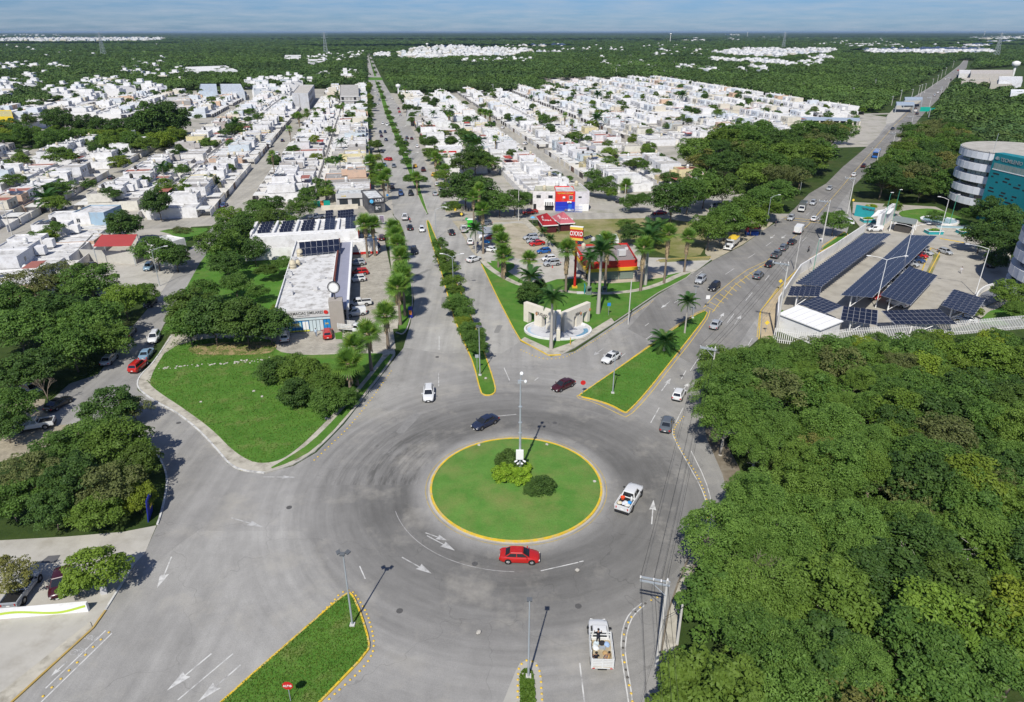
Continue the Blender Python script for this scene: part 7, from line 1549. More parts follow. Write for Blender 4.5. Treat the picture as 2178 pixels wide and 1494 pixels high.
# ---- power poles with crossarms and lines
def power_pole(x,y,h,label,yaw=0,arm=2.4,side=-1,r=.22):
 t = root('power_pole',label,'power pole',(x,y,0),yaw); MB().cyl((0,0,0),(0,0,h),r,r * .62,8).build('pole',conc_pole,t,world=False,smooth=True,sharp=50)
 MB().box(side * arm if side < 0 else -.25,.25 if side < 0 else arm,-.28,-.16,h - .42,h - .27).box(side * arm if side < 0 else -.25,.25 if side < 0 else arm,.16,.28,h - .42,h - .27).build('crossarm',steel,t,world=False)
 MB().cyl((0,-.2,h - 1.6),(side * arm * .55,-.2,h - .4),.04,None,5).build('brace',steel,t,world=False)
 for u in (.98,.5,.22): MB().lathe([(.04,0),(.09,.08),(.05,.16),(.09,.24),(.03,.3)],6,(side * arm * u,0,h - .28)).build('insulator',sign_white,t,world=False)
 MB().lathe([(.04,0),(.09,.08),(.03,.3)],6,(0,0,h)).build('insulator',sign_white,t,world=False)
 return t
pole_pts = [(18.5,12,11),None]
g1 = G(1397,1417); g2 = G(1503,800); g3 = G(1640,735)
PP = [((9.5,14),11.0),(g1,10.7),(G(1507,845),9.0),(G(1648,722),topz(1648,722,560)),(G(1748,516),12.0),(G(1801,460),12.5),(G(1858,376),11.5),(G(1893,335),11.5),(G(1932,292),11.5),(G(1973,242),11.5),(G(1998,213),11),(G(2015,188),11)]
LABP = ['','near concrete power pole with a steel crossarm over the stud lined bend','power pole rising out of the wood edge beside the white hatchback','very tall pale pole by the yellow diamond sign and white wall','pole between the queue of cars and the verge island','pole above the campus gate','pole beside the white sedan up the highway','pole next to the blue bus','pole at the edge of the dark campus wood','pole below the green road sign','pole by the far queue','farthest pole before the bend']
for i,(g,h) in enumerate(PP):
 if i == 0: continue
 nx_ = PP[min(i + 1,len(PP) - 1)][0]; pv = PP[i - 1][0]; yaw = math.atan2(nx_[1] - pv[1],nx_[0] - pv[0]) - math.pi / 2
 power_pole(g[0],g[1],h,LABP[i],yaw,2.4 if i < 3 else 2.8)
def wire(pts,sag,label,r=.014,group=None,n=10):
 mb = MB()
 for a,b in zip(pts[:-1],pts[1:]):
  P_ = [Vector(a).lerp(Vector(b),k / n) - Vector((0,0,sag * 4 * (k / n) * (1 - k / n))) for k in range(n + 1)]; mb.tube(P_,r,4)
 tag(mb.build('power_line',wire_m,None),label,'cable',group)
def arm_pt(i,u,dz=0):
 g,h = PP[i]; nx_ = PP[min(i + 1,len(PP) - 1)][0]; pv = PP[max(0,i - 1)][0]; d = Vector((nx_[0] - pv[0],nx_[1] - pv[1])).normalized(); return (g[0] - d.y * u,g[1] + d.x * u,h + .02 + dz)
for k,(u,l) in enumerate([(2.35,'outermost black power line above the road edge'),(1.2,'middle black power line above the road edge'),(.5,'inner black power line near the poles'),(0,'black power line over the pole tops')]):
 wire([arm_pt(i,u) for i in range(0,9)],.55,l,.020)
wire([(g1[0] + .2,g1[1],6.2),(3.5,22,4.5)],.1,'thin stay wire from the near pole across the road',.012); wire([(g1[0],g1[1],6.2),(17.6,49,6.0)],.1,'short guy wire from the near pole to the stub pole',.02)
gg = G(1438,1530); wire([(g1[0],g1[1],6.3),(gg[0],gg[1],3.6)],.1,'guy wire from the near pole down to the lowest stub pole',.02)
# poles of the housing area with long lines
HP = [((296,240 + 80),(290,277),'power pole before the park strip'),((253,333),(247,308),'double pole by the cross street'),((141,322),(135,300),'pole at the near end of the park strip'),((352,292),(346,268),'pole in front of the great trees'),((163,405),(150,358),'leaning pole on the beige street'),((26,500),(10,430),'pole beside the near white houses')]
for b_,t_,l in HP: h = topz(b_[0],b_[1],t_[1]); g = G(*b_); power_pole(g[0],g[1],h,l,.3,1.5,-1,.15)
lines = [[(-60,318),(141,300),(247,308),(290,277),(500,262),(640,262)],[(820,402),(1103,405),(1327,392)],[(620,422),(790,395),(935,400),(1160,388)],[(700,178),(848,180),(1050,178),(1240,179),(1390,190),(1640,200)]]
for i,ln in enumerate(lines):
 z = 10 if i < 3 else 11; wire([(*G(p[0],p[1],z),z) for p in ln],.8,['long thin line across the park strip','thin line crossing the avenue before the corner shop','thin line crossing the avenue beyond the junction','line running along the forest edge behind the houses'][i],.03 if i < 3 else .05)
k = 0
for px,py,ty in [(1049,205,180),(1180,200,178),(1240,198,178),(1310,170,145),(1570,172,158),(1634,190,172),(1708,196,178),(1786,200,182),(1814,203,187),(1896,225,205),(1914,215,192),(1938,212,190),(1953,202,182),(1957,206,180),(1966,198,178),(1982,186,168),(1992,180,160),(2001,168,150),(2010,160,144),(2026,145,130),(1433,145,130),(1860,188,170),(775,300,280),(1168,170 + 25,178),(1412,165,150),(2040,180,165)]:
 g = G(px,py); h = max(6,min(14,topz(px,py,ty))); power_pole(g[0],g[1],h,'slim pale power pole standing in the far forest',.3,1.6,-1,.22).__setitem__('group','poles of the far forest')
# ---- lattice pylons
def pylon(px,py,ty,label):
 g = G(px,py); H = min(54,topz(px,py,ty)); t = root('pylon',label,'pylon',(*g,0)); mb = MB(); W_ = 5.5; lv = 9
 def c(k,i): w = W_ * (1 - .82 * (k / lv) ** .8); return Vector((g[0] + w * (1 if i in (1,2) else -1),g[1] + w * (1 if i > 1 else -1),H * k / lv))
 for k in range(lv):
  for i in range(4):
   mb.cyl(c(k,i),c(k + 1,i),.28,None,4); mb.cyl(c(k,i),c(k + 1,(i + 1) % 4),.16,None,3); mb.cyl(c(k,(i + 1) % 4),c(k + 1,i),.16,None,3)
 mb.build('lattice',steel,t)
 for z in (.78,.88,.97): MB().cyl((g[0] - 9,g[1],H * z),(g[0] + 9,g[1],H * z),.25,None,4).build('crossarm',steel,t)
for px,py,ty,l in [(222,122,68,'lattice pylon over the far forest'),(694,118,68,'lattice pylon behind the white villas'),(1665,106,68,'lattice pylon behind the far white estate'),(2117,124,70,'lattice pylon near the factory')]: pylon(px,py,ty,l)
# ---- campus: towers
def tower(cx,cy,R,H,label,n=48,low=3.2):
 t = root('round_tower',label,'building',(cx,cy,0)); nb = 5; fh = (H - low) / nb
 for k in range(nb):
  z0 = low + k * fh; z1 = z0 + fh * .58
  band = ob('white_band',MB().cyl((0,0,z0),(0,0,z0 + .06),R * .995,None,n).cyl((0,0,z1 - .06),(0,0,z1),R * .995,None,n).mesh('white_band',band_w),t)
  for i in range(n):
   a0 = 2 * math.pi * i / n; a1 = 2 * math.pi * (i + 1) / n - .006; rr = R + (.03 if i % 2 else 0)
   if math.sin(a0) > .55: continue
   ob('wall_panel',MB().prism([(rr * math.cos(a0),rr * math.sin(a0)),(rr * math.cos(a1),rr * math.sin(a1)),((rr - .15) * math.cos(a1),(rr - .15) * math.sin(a1)),((rr - .15) * math.cos(a0),(rr - .15) * math.sin(a0))],z0,z1,bottom=True).mesh('wall_panel',band_w),band)
  for i in range(n):
   a0 = 2 * math.pi * i / n; a1 = 2 * math.pi * (i + 1) / n - .01; rr = R - 1.5
   if k and math.sin(a0) < .4: ob('window_pane',MB().add([(rr * math.cos(a0),rr * math.sin(a0),z1 - fh),(rr * math.cos(a1),rr * math.sin(a1),z1 - fh),(rr * math.cos(a1),rr * math.sin(a1),z0),(rr * math.cos(a0),rr * math.sin(a0),z0)],[(0,1,2,3)]).mesh('window_pane',glass if ((i * 7 + k * 3) % 5 > 0) == (k < 3) else pale_glass),t)
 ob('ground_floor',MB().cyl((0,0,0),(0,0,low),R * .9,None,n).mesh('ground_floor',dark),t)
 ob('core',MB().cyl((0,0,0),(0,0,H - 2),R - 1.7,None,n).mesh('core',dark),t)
 ob('roof',MB().cyl((0,0,H - 1.4),(0,0,H - 1.1),R - .2,None,n).mesh('roof',pale_con),t); r_ = circle(0,0,R - .25,n); ob('parapet',MB().strip(r_,.5,H - 1.3,H - fh * .42 + .02,0,True).mesh('parapet',band_w),t)
 return t
pale_glass = mat('pale_glass',(.22,.28,.27),.15,.2,.4,spec=.6)
t1 = tower(165.5,230.5,16,21.6,'round white banded tower with a turquoise wall and campus name'); t2_ = tower(127.5,141.5,16,20.6,'second round white banded tower at the photo edge',low=1.6)
A_ = Vector((*G(2116,328,20.4),0)); B_ = Vector((*G(2178,341,20.4),0)); dv2 = (B_ - A_).normalized(); E_ = A_ + dv2 * 22; nn2 = Vector((dv2.y,-dv2.x,0))
q = [A_,E_,E_ - nn2 * 6,A_ - nn2 * 3.0]; MB().prism([(p.x,p.y) for p in q],0,20.8).build('turquoise_wall',teal_p,t1)
rr = random.Random(6)
for z,u in [(14.6,1.5),(13.6,1.1),(13.9,6.5),(12.9,6.0),(12.6,8.5),(12.2,3.4),(13.0,12),(12.0,10.5),(11.8,14),(10.2,1.6),(9.2,1.4),(9.6,6.6),(8.7,6.2),(8.4,8.6),(7.9,3.2),(9.3,11),(8.3,11),(7.2,9),(6.2,2),(5.3,5)]:
 w = rr.choice([.9,1.8,2.4]); a_ = (A_.x,A_.y); b_ = (E_.x,E_.y); on_wall(t1,a_,b_,u,u + w,z,z + .42,dark,'slit_window',.03)
for i in range(8): on_wall(t1,(A_.x,A_.y),(E_.x,E_.y),.9 + i * 1.5,2.25 + i * 1.5,16.2,17.9,pale_glass,'window',.04)
on_wall(t1,(A_.x,A_.y),(E_.x,E_.y),.7,13.4,15.9,16.15,sign_white,'window_sill',.1)
wall_text(t1,'TECMILENIO',1.5,(A_.x,A_.y),(E_.x,E_.y),7.2,19.2,mat('brushed_letters',(.42,.45,.47),.35,.05,1,metal=.5),.14)
for k in range(7):   # palm-like emblem
 an = rad(20 + k * 23); o = MB().box(-.06,.06,-.05,.05,0,1.0).build('emblem_blade',steel,t1,world=False); o.location = Vector((A_.x + dv2.x * 1.6 + nn2.x * .1,A_.y + dv2.y * 1.6 + nn2.y * .1,18.9)) - t1.location; o.rotation_euler = (0,math.pi / 2 - an,math.atan2(dv2.y,dv2.x))
MB().cyl((A_.x,A_.y + 1,20),(A_.x,A_.y + 1,26.5),.06,None,5).build('antenna',steel,t1)
tr2 = root('ramp_wall','low curved white wall of the ramp at the second tower','wall',(*G(2095,640),0)); MB().strip(chaikin(Gs([(2150,610),(2110,612),(2085,622),(2072,640),(2080,660)]),2,False),.3,0,1.2).build('wall',plaster,tr2)
struct('ramp',MB().prism(Gs([(2150,614),(2110,616),(2088,626),(2078,640),(2090,655),(2130,640),(2160,630)]),0,.3),mat('dark_ramp',(.16,.17,.19),.8,.1,.5))
# pool and entrance
t = root('fountain_pool','round pale blue pool on the campus lawn','pool',(*G(2000,470),0)); g = G(1998,471); ce = circle(g[0],g[1],5.2,32); MB().strip(ce,.7,0,.5,0,True).build('rim',plaster,t); MB().sheet(ce,.35).build('water',water_m,t)
t = root('water_channel','long narrow blue water channel beside the plaza','pool',(*G(1990,484),0)); MB().strip(Gs([(1992,483),(2090,487)]),1.6,.0,.3).build('water',water_m,t)
for px,py,w,l in [(1845,472,1.9,'turquoise sided planter near the campus gate'),(1985,497,2.2,'turquoise sided planter on the plaza'),(2050,497,1.8,'third turquoise sided planter on the plaza')]:
 g = G(px,py); t = root('planter',l,'planter',(*g,0)); MB().prism([(g[0] - w,g[1] - 1.4),(g[0] + w,g[1] - 1.4),(g[0] + w,g[1] + 1.4),(g[0] - w,g[1] + 1.4)],0,.9).build('box',teal_bright,t); MB().strip([(g[0] - w,g[1] - 1.4),(g[0] + w,g[1] - 1.4),(g[0] + w,g[1] + 1.4),(g[0] - w,g[1] + 1.4)],.3,.9,1.05,0,True).build('coping',plaster,t)
 o = ob('shrub',CR['lime'][0][0],t,scale=(.9,.5,.5)); o.location = (0,0,1.0)
a_,b_ = G(1817,459),G(1856,466); t = root('campus_sign_wall','turquoise wall with the campus name at the entrance','sign',(*a_,0)); MB().strip([a_,b_],.5,0,3.6).build('wall',teal_bright,t); wall_text(t,'TECMILENIO',.8,a_,b_,4.2,2.8,letter_grey,.35)
t,P_,L = pbox('gate_house','white gate wall with ribbed top at the campus entrance',(1868,490),(1898,466),1.0,4.6,(.72,.73,.74),(.5,.5,.5),'building')
t = root('ribbed_canopy','ribbed white sloping canopy of the campus gate','canopy',(*G(1870,460),0))
for i in range(16): a0 = G(1853 + i * 2.6,462 - i * .5,3.9); b0 = G(1868 + i * 2.2,448 - i * .3,4.6); MB().cyl((*a0,3.9),(*b0,4.6),.13,None,5).build('rib',sign_white,t)
rq = [G(1897,470,3.2),G(1946,478,3.2),G(1952,468,3.2),G(1905,460,3.2)]; t = root('guard_hut','open guard shelter with a flat grey roof','shelter',(*rq[0],0)); MB().prism(rq,3.1,3.35,bottom=True).build('roof',mat('guard_roof',(.20,.23,.22),.7,.08,1),t)
for p in rq: MB().cyl((*p,0),(*p,3.1),.14,None,6).build('post',sign_white,t)
MB().prism(inset(rq,1.0),0,2.0).build('booth',mat('booth_dark',(.06,.055,.05)),t)
# ---- solar canopies
def canopy(label,c,nu,nv,zs=(3.4,3.4,4.0,4.0),posts=6,gap=.012):
 w = [(*G(p[0],p[1],z),z) for p,z in zip(c,zs)]; t = root('solar_canopy',label,'solar canopy',(w[0][0],w[0][1],0)); panel_grid(t,w,nu,nv,gap if nv > 11 else .035)
 V = [Vector(p) for p in w]
 for k in range(nu + 1 if nu < 6 else 4):
  u = k / (nu if nu < 6 else 3); a,b = V[0].lerp(V[1],u),V[3].lerp(V[2],u); MB().cyl(a - Vector((0,0,.1)),b - Vector((0,0,.1)),.07,None,4).build('beam',frame_al,t)
 for k in range(posts):
  v = (k + .35) / posts
  for u in (.3,):
   p = V[0].lerp(V[1],u).lerp(V[3].lerp(V[2],u),v); q = V[0].lerp(V[1],.75).lerp(V[3].lerp(V[2],.75),v); MB().cyl((p.x,p.y,0),(p.x,p.y,p.z - .1),.15,None,7).cyl((p.x,p.y,.5),(q.x,q.y,q.z - .15),.09,None,5).build('post',sign_white,t)
canopy('longest solar canopy beside the white campus wall',[(1691,604),(1747,609),(1894,497),(1840,497)],4,40,(3.8,3.3,3.3,3.8),11)
canopy('second long solar canopy in the middle of the campus car park',[(1788,628),(1855,633),(1993,502),(1934,500)],4,44,(3.4,3.9,3.9,3.4),12)
canopy('wide solar canopy standing next to the second long one',[(1872,628),(1936,649),(1994,586),(1934,567)],6,16,(3.9,3.3,3.3,3.9),5)
canopy('small solar canopy at the near end of the longest one',[(1675,629),(1742,631),(1747,610),(1683,609)],6,5,(3.2,3.2,3.7,3.7),2)
canopy('tilted solar canopy behind the white flat shed',[(1698,647),(1754,667),(1792,651),(1741,630)],6,5,(3.6,3.6,3.9,3.9),2)
canopy('solar canopy of large panels between the shed and the picket fence',[(1788,680),(1865,692),(1867,660),(1794,651)],6,4,(3.2,3.2,4.3,4.3),2)
canopy('long low solar canopy along the picket fence',[(1905,690),(2036,690),(1998,657),(1875,661)],11,4,(3.2,3.2,4.2,4.2),3)
canopy('solar canopy over the white car near the ramp',[(2003,650),(2071,672),(2096,636),(2029,615)],6,7,(3.4,3.4,3.9,3.9),2)
sq = [G(1655,668,3.6),G(1746,703,3.6),G(1794,684,3.6),G(1698,650,3.6)]; t = root('equipment_shed','flat white roofed shed in the campus corner','shed',(*sq[0],0))
MB().prism(inset(sq,.3),0,3.5).build('wall',plaster,t); MB().prism(sq,3.5,3.7,bottom=True).build('roof',sign_white,t)
for k in range(1,6): a_ = Vector(sq[0]).lerp(Vector(sq[1]),k / 6); b_ = Vector(sq[3]).lerp(Vector(sq[2]),k / 6); MB().strip([tuple(a_),tuple(b_)],.07,3.7,3.74).build('roof_seam',light_grey,t)
# white wall and picket fence
t = root('campus_wall','smooth white boundary wall along the highway side of the campus','wall',(*G(1700,582),0)); MB().strip(Gs([(1650,712),(1651,690),(1653,656),(1700,584),(1770,540),(1838,494)]),.25,0,2.6).build('wall',plaster,t)
tf = root('picket_fence','white picket fence of tall slats behind the wood','fence',(*G(1645,733),0)); PK = MB().box(-.07,.07,-.05,.05,0,3.0).mesh('picket',plaster)
fl = Gs([(1644,728),(1700,735),(1755,737),(1790,730),(1900,722),(2060,710),(2260,692)]); d = 0; nxt = 0; npk = 0
for a_,b_ in zip(fl[:-1],fl[1:]):
 L = math.dist(a_,b_)
 while nxt < d + L:
  u = (nxt - d) / L; o = bpy.data.objects.new('picket',PK); COL.objects.link(o); o.parent = tf; o.location = (a_[0] + (b_[0] - a_[0]) * u - tf.location.x,a_[1] + (b_[1] - a_[1]) * u - tf.location.y,0); o.rotation_euler = (0,0,math.atan2(b_[1] - a_[1],b_[0] - a_[0])); nxt += .38; npk += 1
 d += L
for z in (.5,2.3): MB().strip([(x,y + .08) for x,y in fl],.06,z,z + .1).build('rail',plaster,tf)
print('pickets',npk)
# white wall with green ribbon near the entrance
a_ = G(-80,1322); b_ = G(190,1299); t = root('low_wall','low white wall with a painted lime green ribbon','wall',(*a_,0)); MB().strip([a_,b_],.35,0,1.15).build('wall',mat('bright_white_wall',(.74,.74,.73),.7,.04,.6,dirt=((.5,.49,.46),.4,.5)),t)
dxx,dyy = b_[0] - a_[0],b_[1] - a_[1]; L = math.hypot(dxx,dyy); dxx /= L; dyy /= L; ng = 26; lo = []; hi = []
for k in range(ng + 1):
 u = L * (.30 + .69 * k / ng); zc = .52 + .26 * math.sin(k / ng * 6.2 + .6) * (1 if k / ng < .6 else 1.0); w = .05 + .16 * math.sin(min(1,k / ng * 1.3) * math.pi) ; x,y = a_[0] + dxx * u + dyy * .18,a_[1] + dyy * u - dxx * .18
 w = .15; zc += max(0,k / ng - .7) * .6; lo.append((x,y,max(.05,zc - w))); hi.append((x,y,min(1.1,zc + w)))
MB().add(lo + hi,[(k,k + 1,ng + 2 + k,ng + 1 + k) for k in range(ng)]).build('painted_ribbon',mat('lime_ribbon',(.42,.56,.06),.6,.05,1),t)
g = G(222,1262); tag(ob('switch_box',MB().box(-.3,.3,-.25,.25,0,1.1).mesh('switch_box',light_grey),loc=(*g,0),rot=(0,0,.4)),'pale blue grey box under the bright green tree','utility box')
# ---- larger buildings beyond
def pb(nm,label,pts,h,wc,rc=(.55,.54,.52),cat='building',z=None,par=.5):
 P_ = [G(p[0],p[1],h if z is None else z) for p in pts]; t = root(nm,label,cat,(*P_[0],0)); block(t,P_,h,wc,rc,par); return t,P_
t,P_ = pb('apartment_block','tall pale grey windowless block among the terraces',[(621,200),(655,200),(668,182),(636,182)],11.5,(.46,.47,.49),(.48,.46,.42))
for k in range(10):
 for z in (3.2,8.2): on_wall(t,P_[1],P_[2],3 + k * 6.5,6 + k * 6.5,z,z + 2.4,dark,'window',.04)
MB().strip([(P_[0][0] + 5,P_[0][1] - .1),(P_[0][0] + 5.4,P_[0][1] - .1)],.2,0,11.5).build('pilaster',grey_con,t)
t,P_ = pb('unfinished_block','unfinished grey concrete block beside the avenue',[(723,205),(763,205),(762,182),(724,182)],9.5,(.42,.41,.40),(.40,.39,.37))
for z in (0.5,3.6,6.7):
 for k in range(5): on_wall(t,P_[0],P_[1],1 + k * 3.2,3 + k * 3.2,z,z + 2.0,dark if (k + int(z)) % 3 == 0 else grey_con,'opening',.05)
 on_wall(t,P_[0],P_[1],.3,16,z + 2.4,z + 2.6,plaster,'floor_slab',.4)
pb('hangar','long pale blue hangar behind the palms',[(423,196),(462,196),(460,180),(426,180)],7,(.42,.49,.56),(.42,.49,.56)); pb('hangar','second pale blue hangar beside the first',[(470,196),(520,196),(512,180),(468,180)],7,(.46,.50,.55),(.46,.51,.57))
pb('white_hall','wide white hall with sloped roof in the far palms',[(392,152),(505,150),(480,140),(395,143)],8,(.68,.69,.70),(.70,.70,.70),par=.1)
pb('white_villa','white flat villa alone before the far forest',[(605,124),(640,124),(640,118),(606,118)],9,(.72,.72,.72),(.6,.6,.6)); pb('white_villa','white villa group next to the pylon',[(655,134),(690,133),(690,127),(655,127)],8,(.72,.72,.72),(.6,.6,.6))
pb('grey_wall_building','long bare grey wall building in the terraces',[(352,218),(405,216),(402,206),(353,208)],6,(.33,.32,.30),(.5,.5,.49))
pb('yellow_building','bright yellow building at the photo edge',[(-20,250),(28,250),(24,236),(-15,236)],7,(.62,.45,.02),(.5,.45,.2)); pb('white_wall_building','long low white building in front of the yellow one',[(10,266),(95,258),(92,250),(15,256)],4,(.7,.7,.7))
t = root('long_shed','long low shed with pale grey sheet roof beyond the big trees','shed',(*G(1702,262),0)); q = [G(1702,256,4.5),G(1830,258,4.5),G(1828,252,4.5),G(1700,249,4.5)]; MB().prism(q,4.4,4.7,bottom=True).build('roof',steel_roof,t); MB().prism(inset(q,2.0),0,4.4).build('wall',dark,t)
for k in range(10): p = Vector(q[0]).lerp(Vector(q[1]),k / 9); MB().box(p.x - .4,p.x + .4,p.y + .2,p.y + 1,0,4.4).build('pillar',cream,t)
MB().strip([(q[0][0],q[0][1] + .4),(q[1][0],q[1][1] + .4)],.3,0,2.0).build('low_wall',cream,t)
for pts,l in [([(1907,224),(1945,224),(1944,219),(1906,218)],'lower flat grey canopy at the highway stop'),([(1925,214),(1962,213),(1962,208),(1924,208)],'upper flat grey canopy at the highway stop')]:
 q = [G(*p,5.5) for p in pts]; t = root('roadside_canopy',l,'canopy',(*q[0],0)); MB().prism(q,5.2,6.0,bottom=True).build('roof',steel_roof,t)
 for p in q: MB().cyl((*p,0),(*p,5.2),.3,None,6).build('post',steel,t)
g = G(1975,250); t = root('gantry_sign','green overhead direction sign beside the highway','road sign',(*g,0)); h = topz(1975,250,231); MB().cyl((*g,0),(*g,h),.3,None,6).build('post',steel,t); a0 = G(1957,233,h - .8); a1 = G(1990,232,h - .8); MB().strip([a0,(a0[0] + (a1[0] - a0[0]) * .55,a0[1])],.2,h - 2.2,h + .8).build('sign_face',mat('sign_green',(.01,.34,.26),.5,.06,.3),t); MB().strip([(a0[0] + (a1[0] - a0[0]) * .6,a0[1]),a1],.2,h - 1.4,h).build('sign_face',mat('sign_green',(.01,.34,.26)),t)
for i,p in enumerate([(2075,175,60,8,(.44,.41,.36)),(2130,180,46,9,(.42,.40,.35)),(2110,158,90,10,(.46,.43,.40)),(2060,158,40,6,(.6,.6,.6)),(2165,200,30,8,(.7,.72,.75)),(2150,172,50,12,(.62,.63,.65))]):
 pb('factory_building',f'{["beige low works building", "broad beige wall of the works", "long works hall with beige roof", "pale works office by the highway", "white works office at the photo edge", "tall white works building"][i]} beyond the far forest',[(p[0] - p[2] / 2,p[1]),(p[0] + p[2] / 2,p[1]),(p[0] + p[2] / 2,p[1] - 8),(p[0] - p[2] / 2,p[1] - 8)],p[3],p[4],p[4])
def watertower(px,py,ty,label,s=3):
 g = G(px,py); H = min(58,topz(px,py,ty)); t = root('water_tower',label,'water tower',(*g,0)); MB().cyl((*g,0),(*g,H - s),s * .3,None,8).build('shaft',plaster,t); MB().lathe([(s * .4,H - s * 1.6),(s,H - s),(s,H - .3 * s),(s * .3,H)],12,(*g,0)).build('tank',plaster,t,smooth=True)
for a_ in [(2154,162,130,'white elevated tank above the works',5),(1425,92,71,'slim white water tower on the horizon',5),(1497,92,85,'small white water tower in the far forest',4),(1589,80,69,'white water tower on the skyline',5),(909,108,92,'reddish topped tower over the far estate',4),(848,205,179,'white tank tower at the avenue edge',2.2),(2092,80,66,'far water tower on the skyline',5)]: watertower(*a_)
# green-roofed commercial building and the white store by the avenue
t,P_ = pb('supermarket','big white flat roofed store with grey front',[(905,262),(960,262),(935,230),(898,230)],6,(.66,.67,.66),(.66,.66,.65),'shop'); on_wall(t,P_[0],P_[1],1,6,2,4.5,sage,'wall_panel',.05)
t,P_ = pb('workshop','grey fronted workshop with dark opening',[(863,250),(898,250),(896,236),(866,236)],5,(.36,.37,.36),(.42,.42,.41),'shop'); on_wall(t,P_[0],P_[1],3,12,0,3.4,dark,'opening',.05)
t,P_ = pb('red_fascia_shop','white shop with a long curved red fascia',[(930,322),(985,320),(982,310),(928,312)],4.5,(.68,.68,.68),(.62,.62,.62),'shop'); on_wall(t,P_[0],P_[1],.5,9,3.0,4.4,red_p,'fascia',.1)
t,P_ = pb('farm_hut','pointed palm thatch hut behind the cream house',[(1035,352),(1047,352),(1046,347),(1036,347)],2.2,(.3,.25,.18),(.2,.15,.1),'hut',par=0)
ce = sum((Vector((*p,0)) for p in P_),Vector()) / 4; MB().lathe([(3.0,2.0),(.1,4.8)],10,(ce.x,ce.y,0)).build('thatch_roof',thatch,t)
# fence of the corner yard
tf = root('yard_fence','wire fence with thin posts along the shaded corner yard','fence',(*G(975,452),0)); fl = Gs([(975,452),(1050,452),(1128,450)]); L = math.dist(fl[0],fl[2])
for k in range(26): p = (fl[0][0] + (fl[2][0] - fl[0][0]) * k / 25,fl[0][1] + (fl[2][1] - fl[0][1]) * k / 25); MB().cyl((*p,0),(*p,2.1),.04,None,4).build('post',conc_pole,tf)
for z in (.3,1.1,2.0): MB().strip([fl[0],fl[2]],.02,z,z + .03).build('wire',wire_m,tf)
# bonded walls in front of the terraces on the near streets
# ================================================================== terraces of white houses
ORD = lambda n: f'{n}{"th" if 10 <= n % 100 <= 20 else {1: "st", 2: "nd", 3: "rd"}.get(n % 10, "th")}'
WALLC = [((.70,.70,.70),'white')] * 15 + [((.64,.645,.66),'cool white')] * 5 + [((.60,.57,.48),'cream'),((.62,.60,.53),'off white'),((.50,.56,.60),'pale blue'),((.62,.55,.32),'pale yellow'),((.56,.40,.30),'peach'),((.40,.38,.36),'grey')]
ROOFC = [(.56,.56,.55)] * 6 + [(.61,.61,.61)] * 4 + [(.42,.41,.39)] * 4 + [(.34,.33,.32)] + [(.33,.13,.10),(.28,.27,.26)]
hr = random.Random(21)
GATE = mat('gate_dark',(.05,.045,.045),.6,.3,.8); win_m = mat('house_glass',(.04,.05,.06),.15,.2,1,spec=.6)
EXC = []   # centres kept free of terrace houses (x, y, r)
for px,py,z,r in [(645,200,6,16),(643,190,6,30),(650,184,6,30),(742,195,5,22),(742,215,0,14),(803,445,0,14),(745,432,0,14),(1156,440,0,10),(1202,440,0,9),(1240,436,0,10),(925,250,3,22),(915,240,3,22),(880,246,3,16),(957,318,2,13),(1000,405,0,24),(1040,425,0,18),(1000,345,0,20),(1030,350,0,14),(970,350,0,8)]:
 x,y = G(px,py,z); EXC.append((x,y,r))
SPEC = []
def row(a0,a1,b_front,depth,sgn,name,cross,onavenue=False):
 """houses facing the street at b_front; their yards run sgn*depth inwards"""
 a = a0; n = 0
 while a < a1 - 5:
  w = hr.choice([6.4,7.0,7.4,8.0,8.4]) if not onavenue else hr.choice([8,9.5,11])
  if any(c < a + w and a < c + 8 for c in cross): a += 1.0; continue
  n += 1; cx,cy = AB(a + w / 2,b_front + sgn * depth / 2)
  if not any(math.dist((cx,cy),(e[0],e[1])) < e[2] for e in EXC):
   p = PX(cx,cy,3)
   if -60 < p[0] < 2240: SPEC.append((p[2],a,b_front,sgn,w,depth,name,n,cross,a - a0 < 9 or any(0 <= a - (c + 8) < 9 for c in cross),onavenue))
  a += w
CL = [334,516]; CR_ = [338,466,596]
row(247,800,-3.0,19.5,-1,'the row on the avenue below the unfinished block',CL,True); row(246,780,-44.0,20.5,1,'the dirt street terrace backing the avenue',CL)
row(243,720,-54.5,22.0,-1,'the terrace on the far kerb of the dirt street',CL); row(243,700,-100.5,22.5,1,'the terrace behind the pink tarpaulin hut',CL)
row(236,404,-111.0,22.0,-1,'the terrace across the beige street',[334]); row(236,400,-156.5,22.5,1,'the outer beige street terrace',[334]); row(240,396,-167.5,22.0,-1,'the outermost near terrace',[334])
row(546,720,-111,22,-1,'the terrace beyond the park strip',[620]); row(546,720,-157,22,1,'the second terrace beyond the park strip',[620]); row(552,760,-168,22,-1,'the third terrace beyond the park strip',[620]); row(552,760,-214,22,1,'the fourth terrace beyond the park strip',[620]); row(500,700,-226,22,-1,'the blue shaded terrace',[600]); row(500,700,-272,22,1,'the last blue shaded terrace',[600])
row(150,222,-101,25,1,'the near terrace beside the red tarpaulin yard',[])
row(286,700,26,22,1,'the avenue side terrace beyond the dark grove',CR_,True); row(241,690,73.5,22,-1,'the terrace behind the painted corner shop',CR_)
row(240,700,83,22,1,'the terrace across the concrete street',CR_); row(246,700,129,22,-1,'the terrace with the solar panelled corner house',CR_)
row(345,740,139,22,1,'the terrace above the dark wood',CR_); row(345,740,185,22,-1,'the second terrace above the dark wood',CR_); row(352,800,195,22,1,'the third terrace above the dark wood',CR_); row(360,830,241,22,-1,'the fourth terrace above the dark wood',CR_)
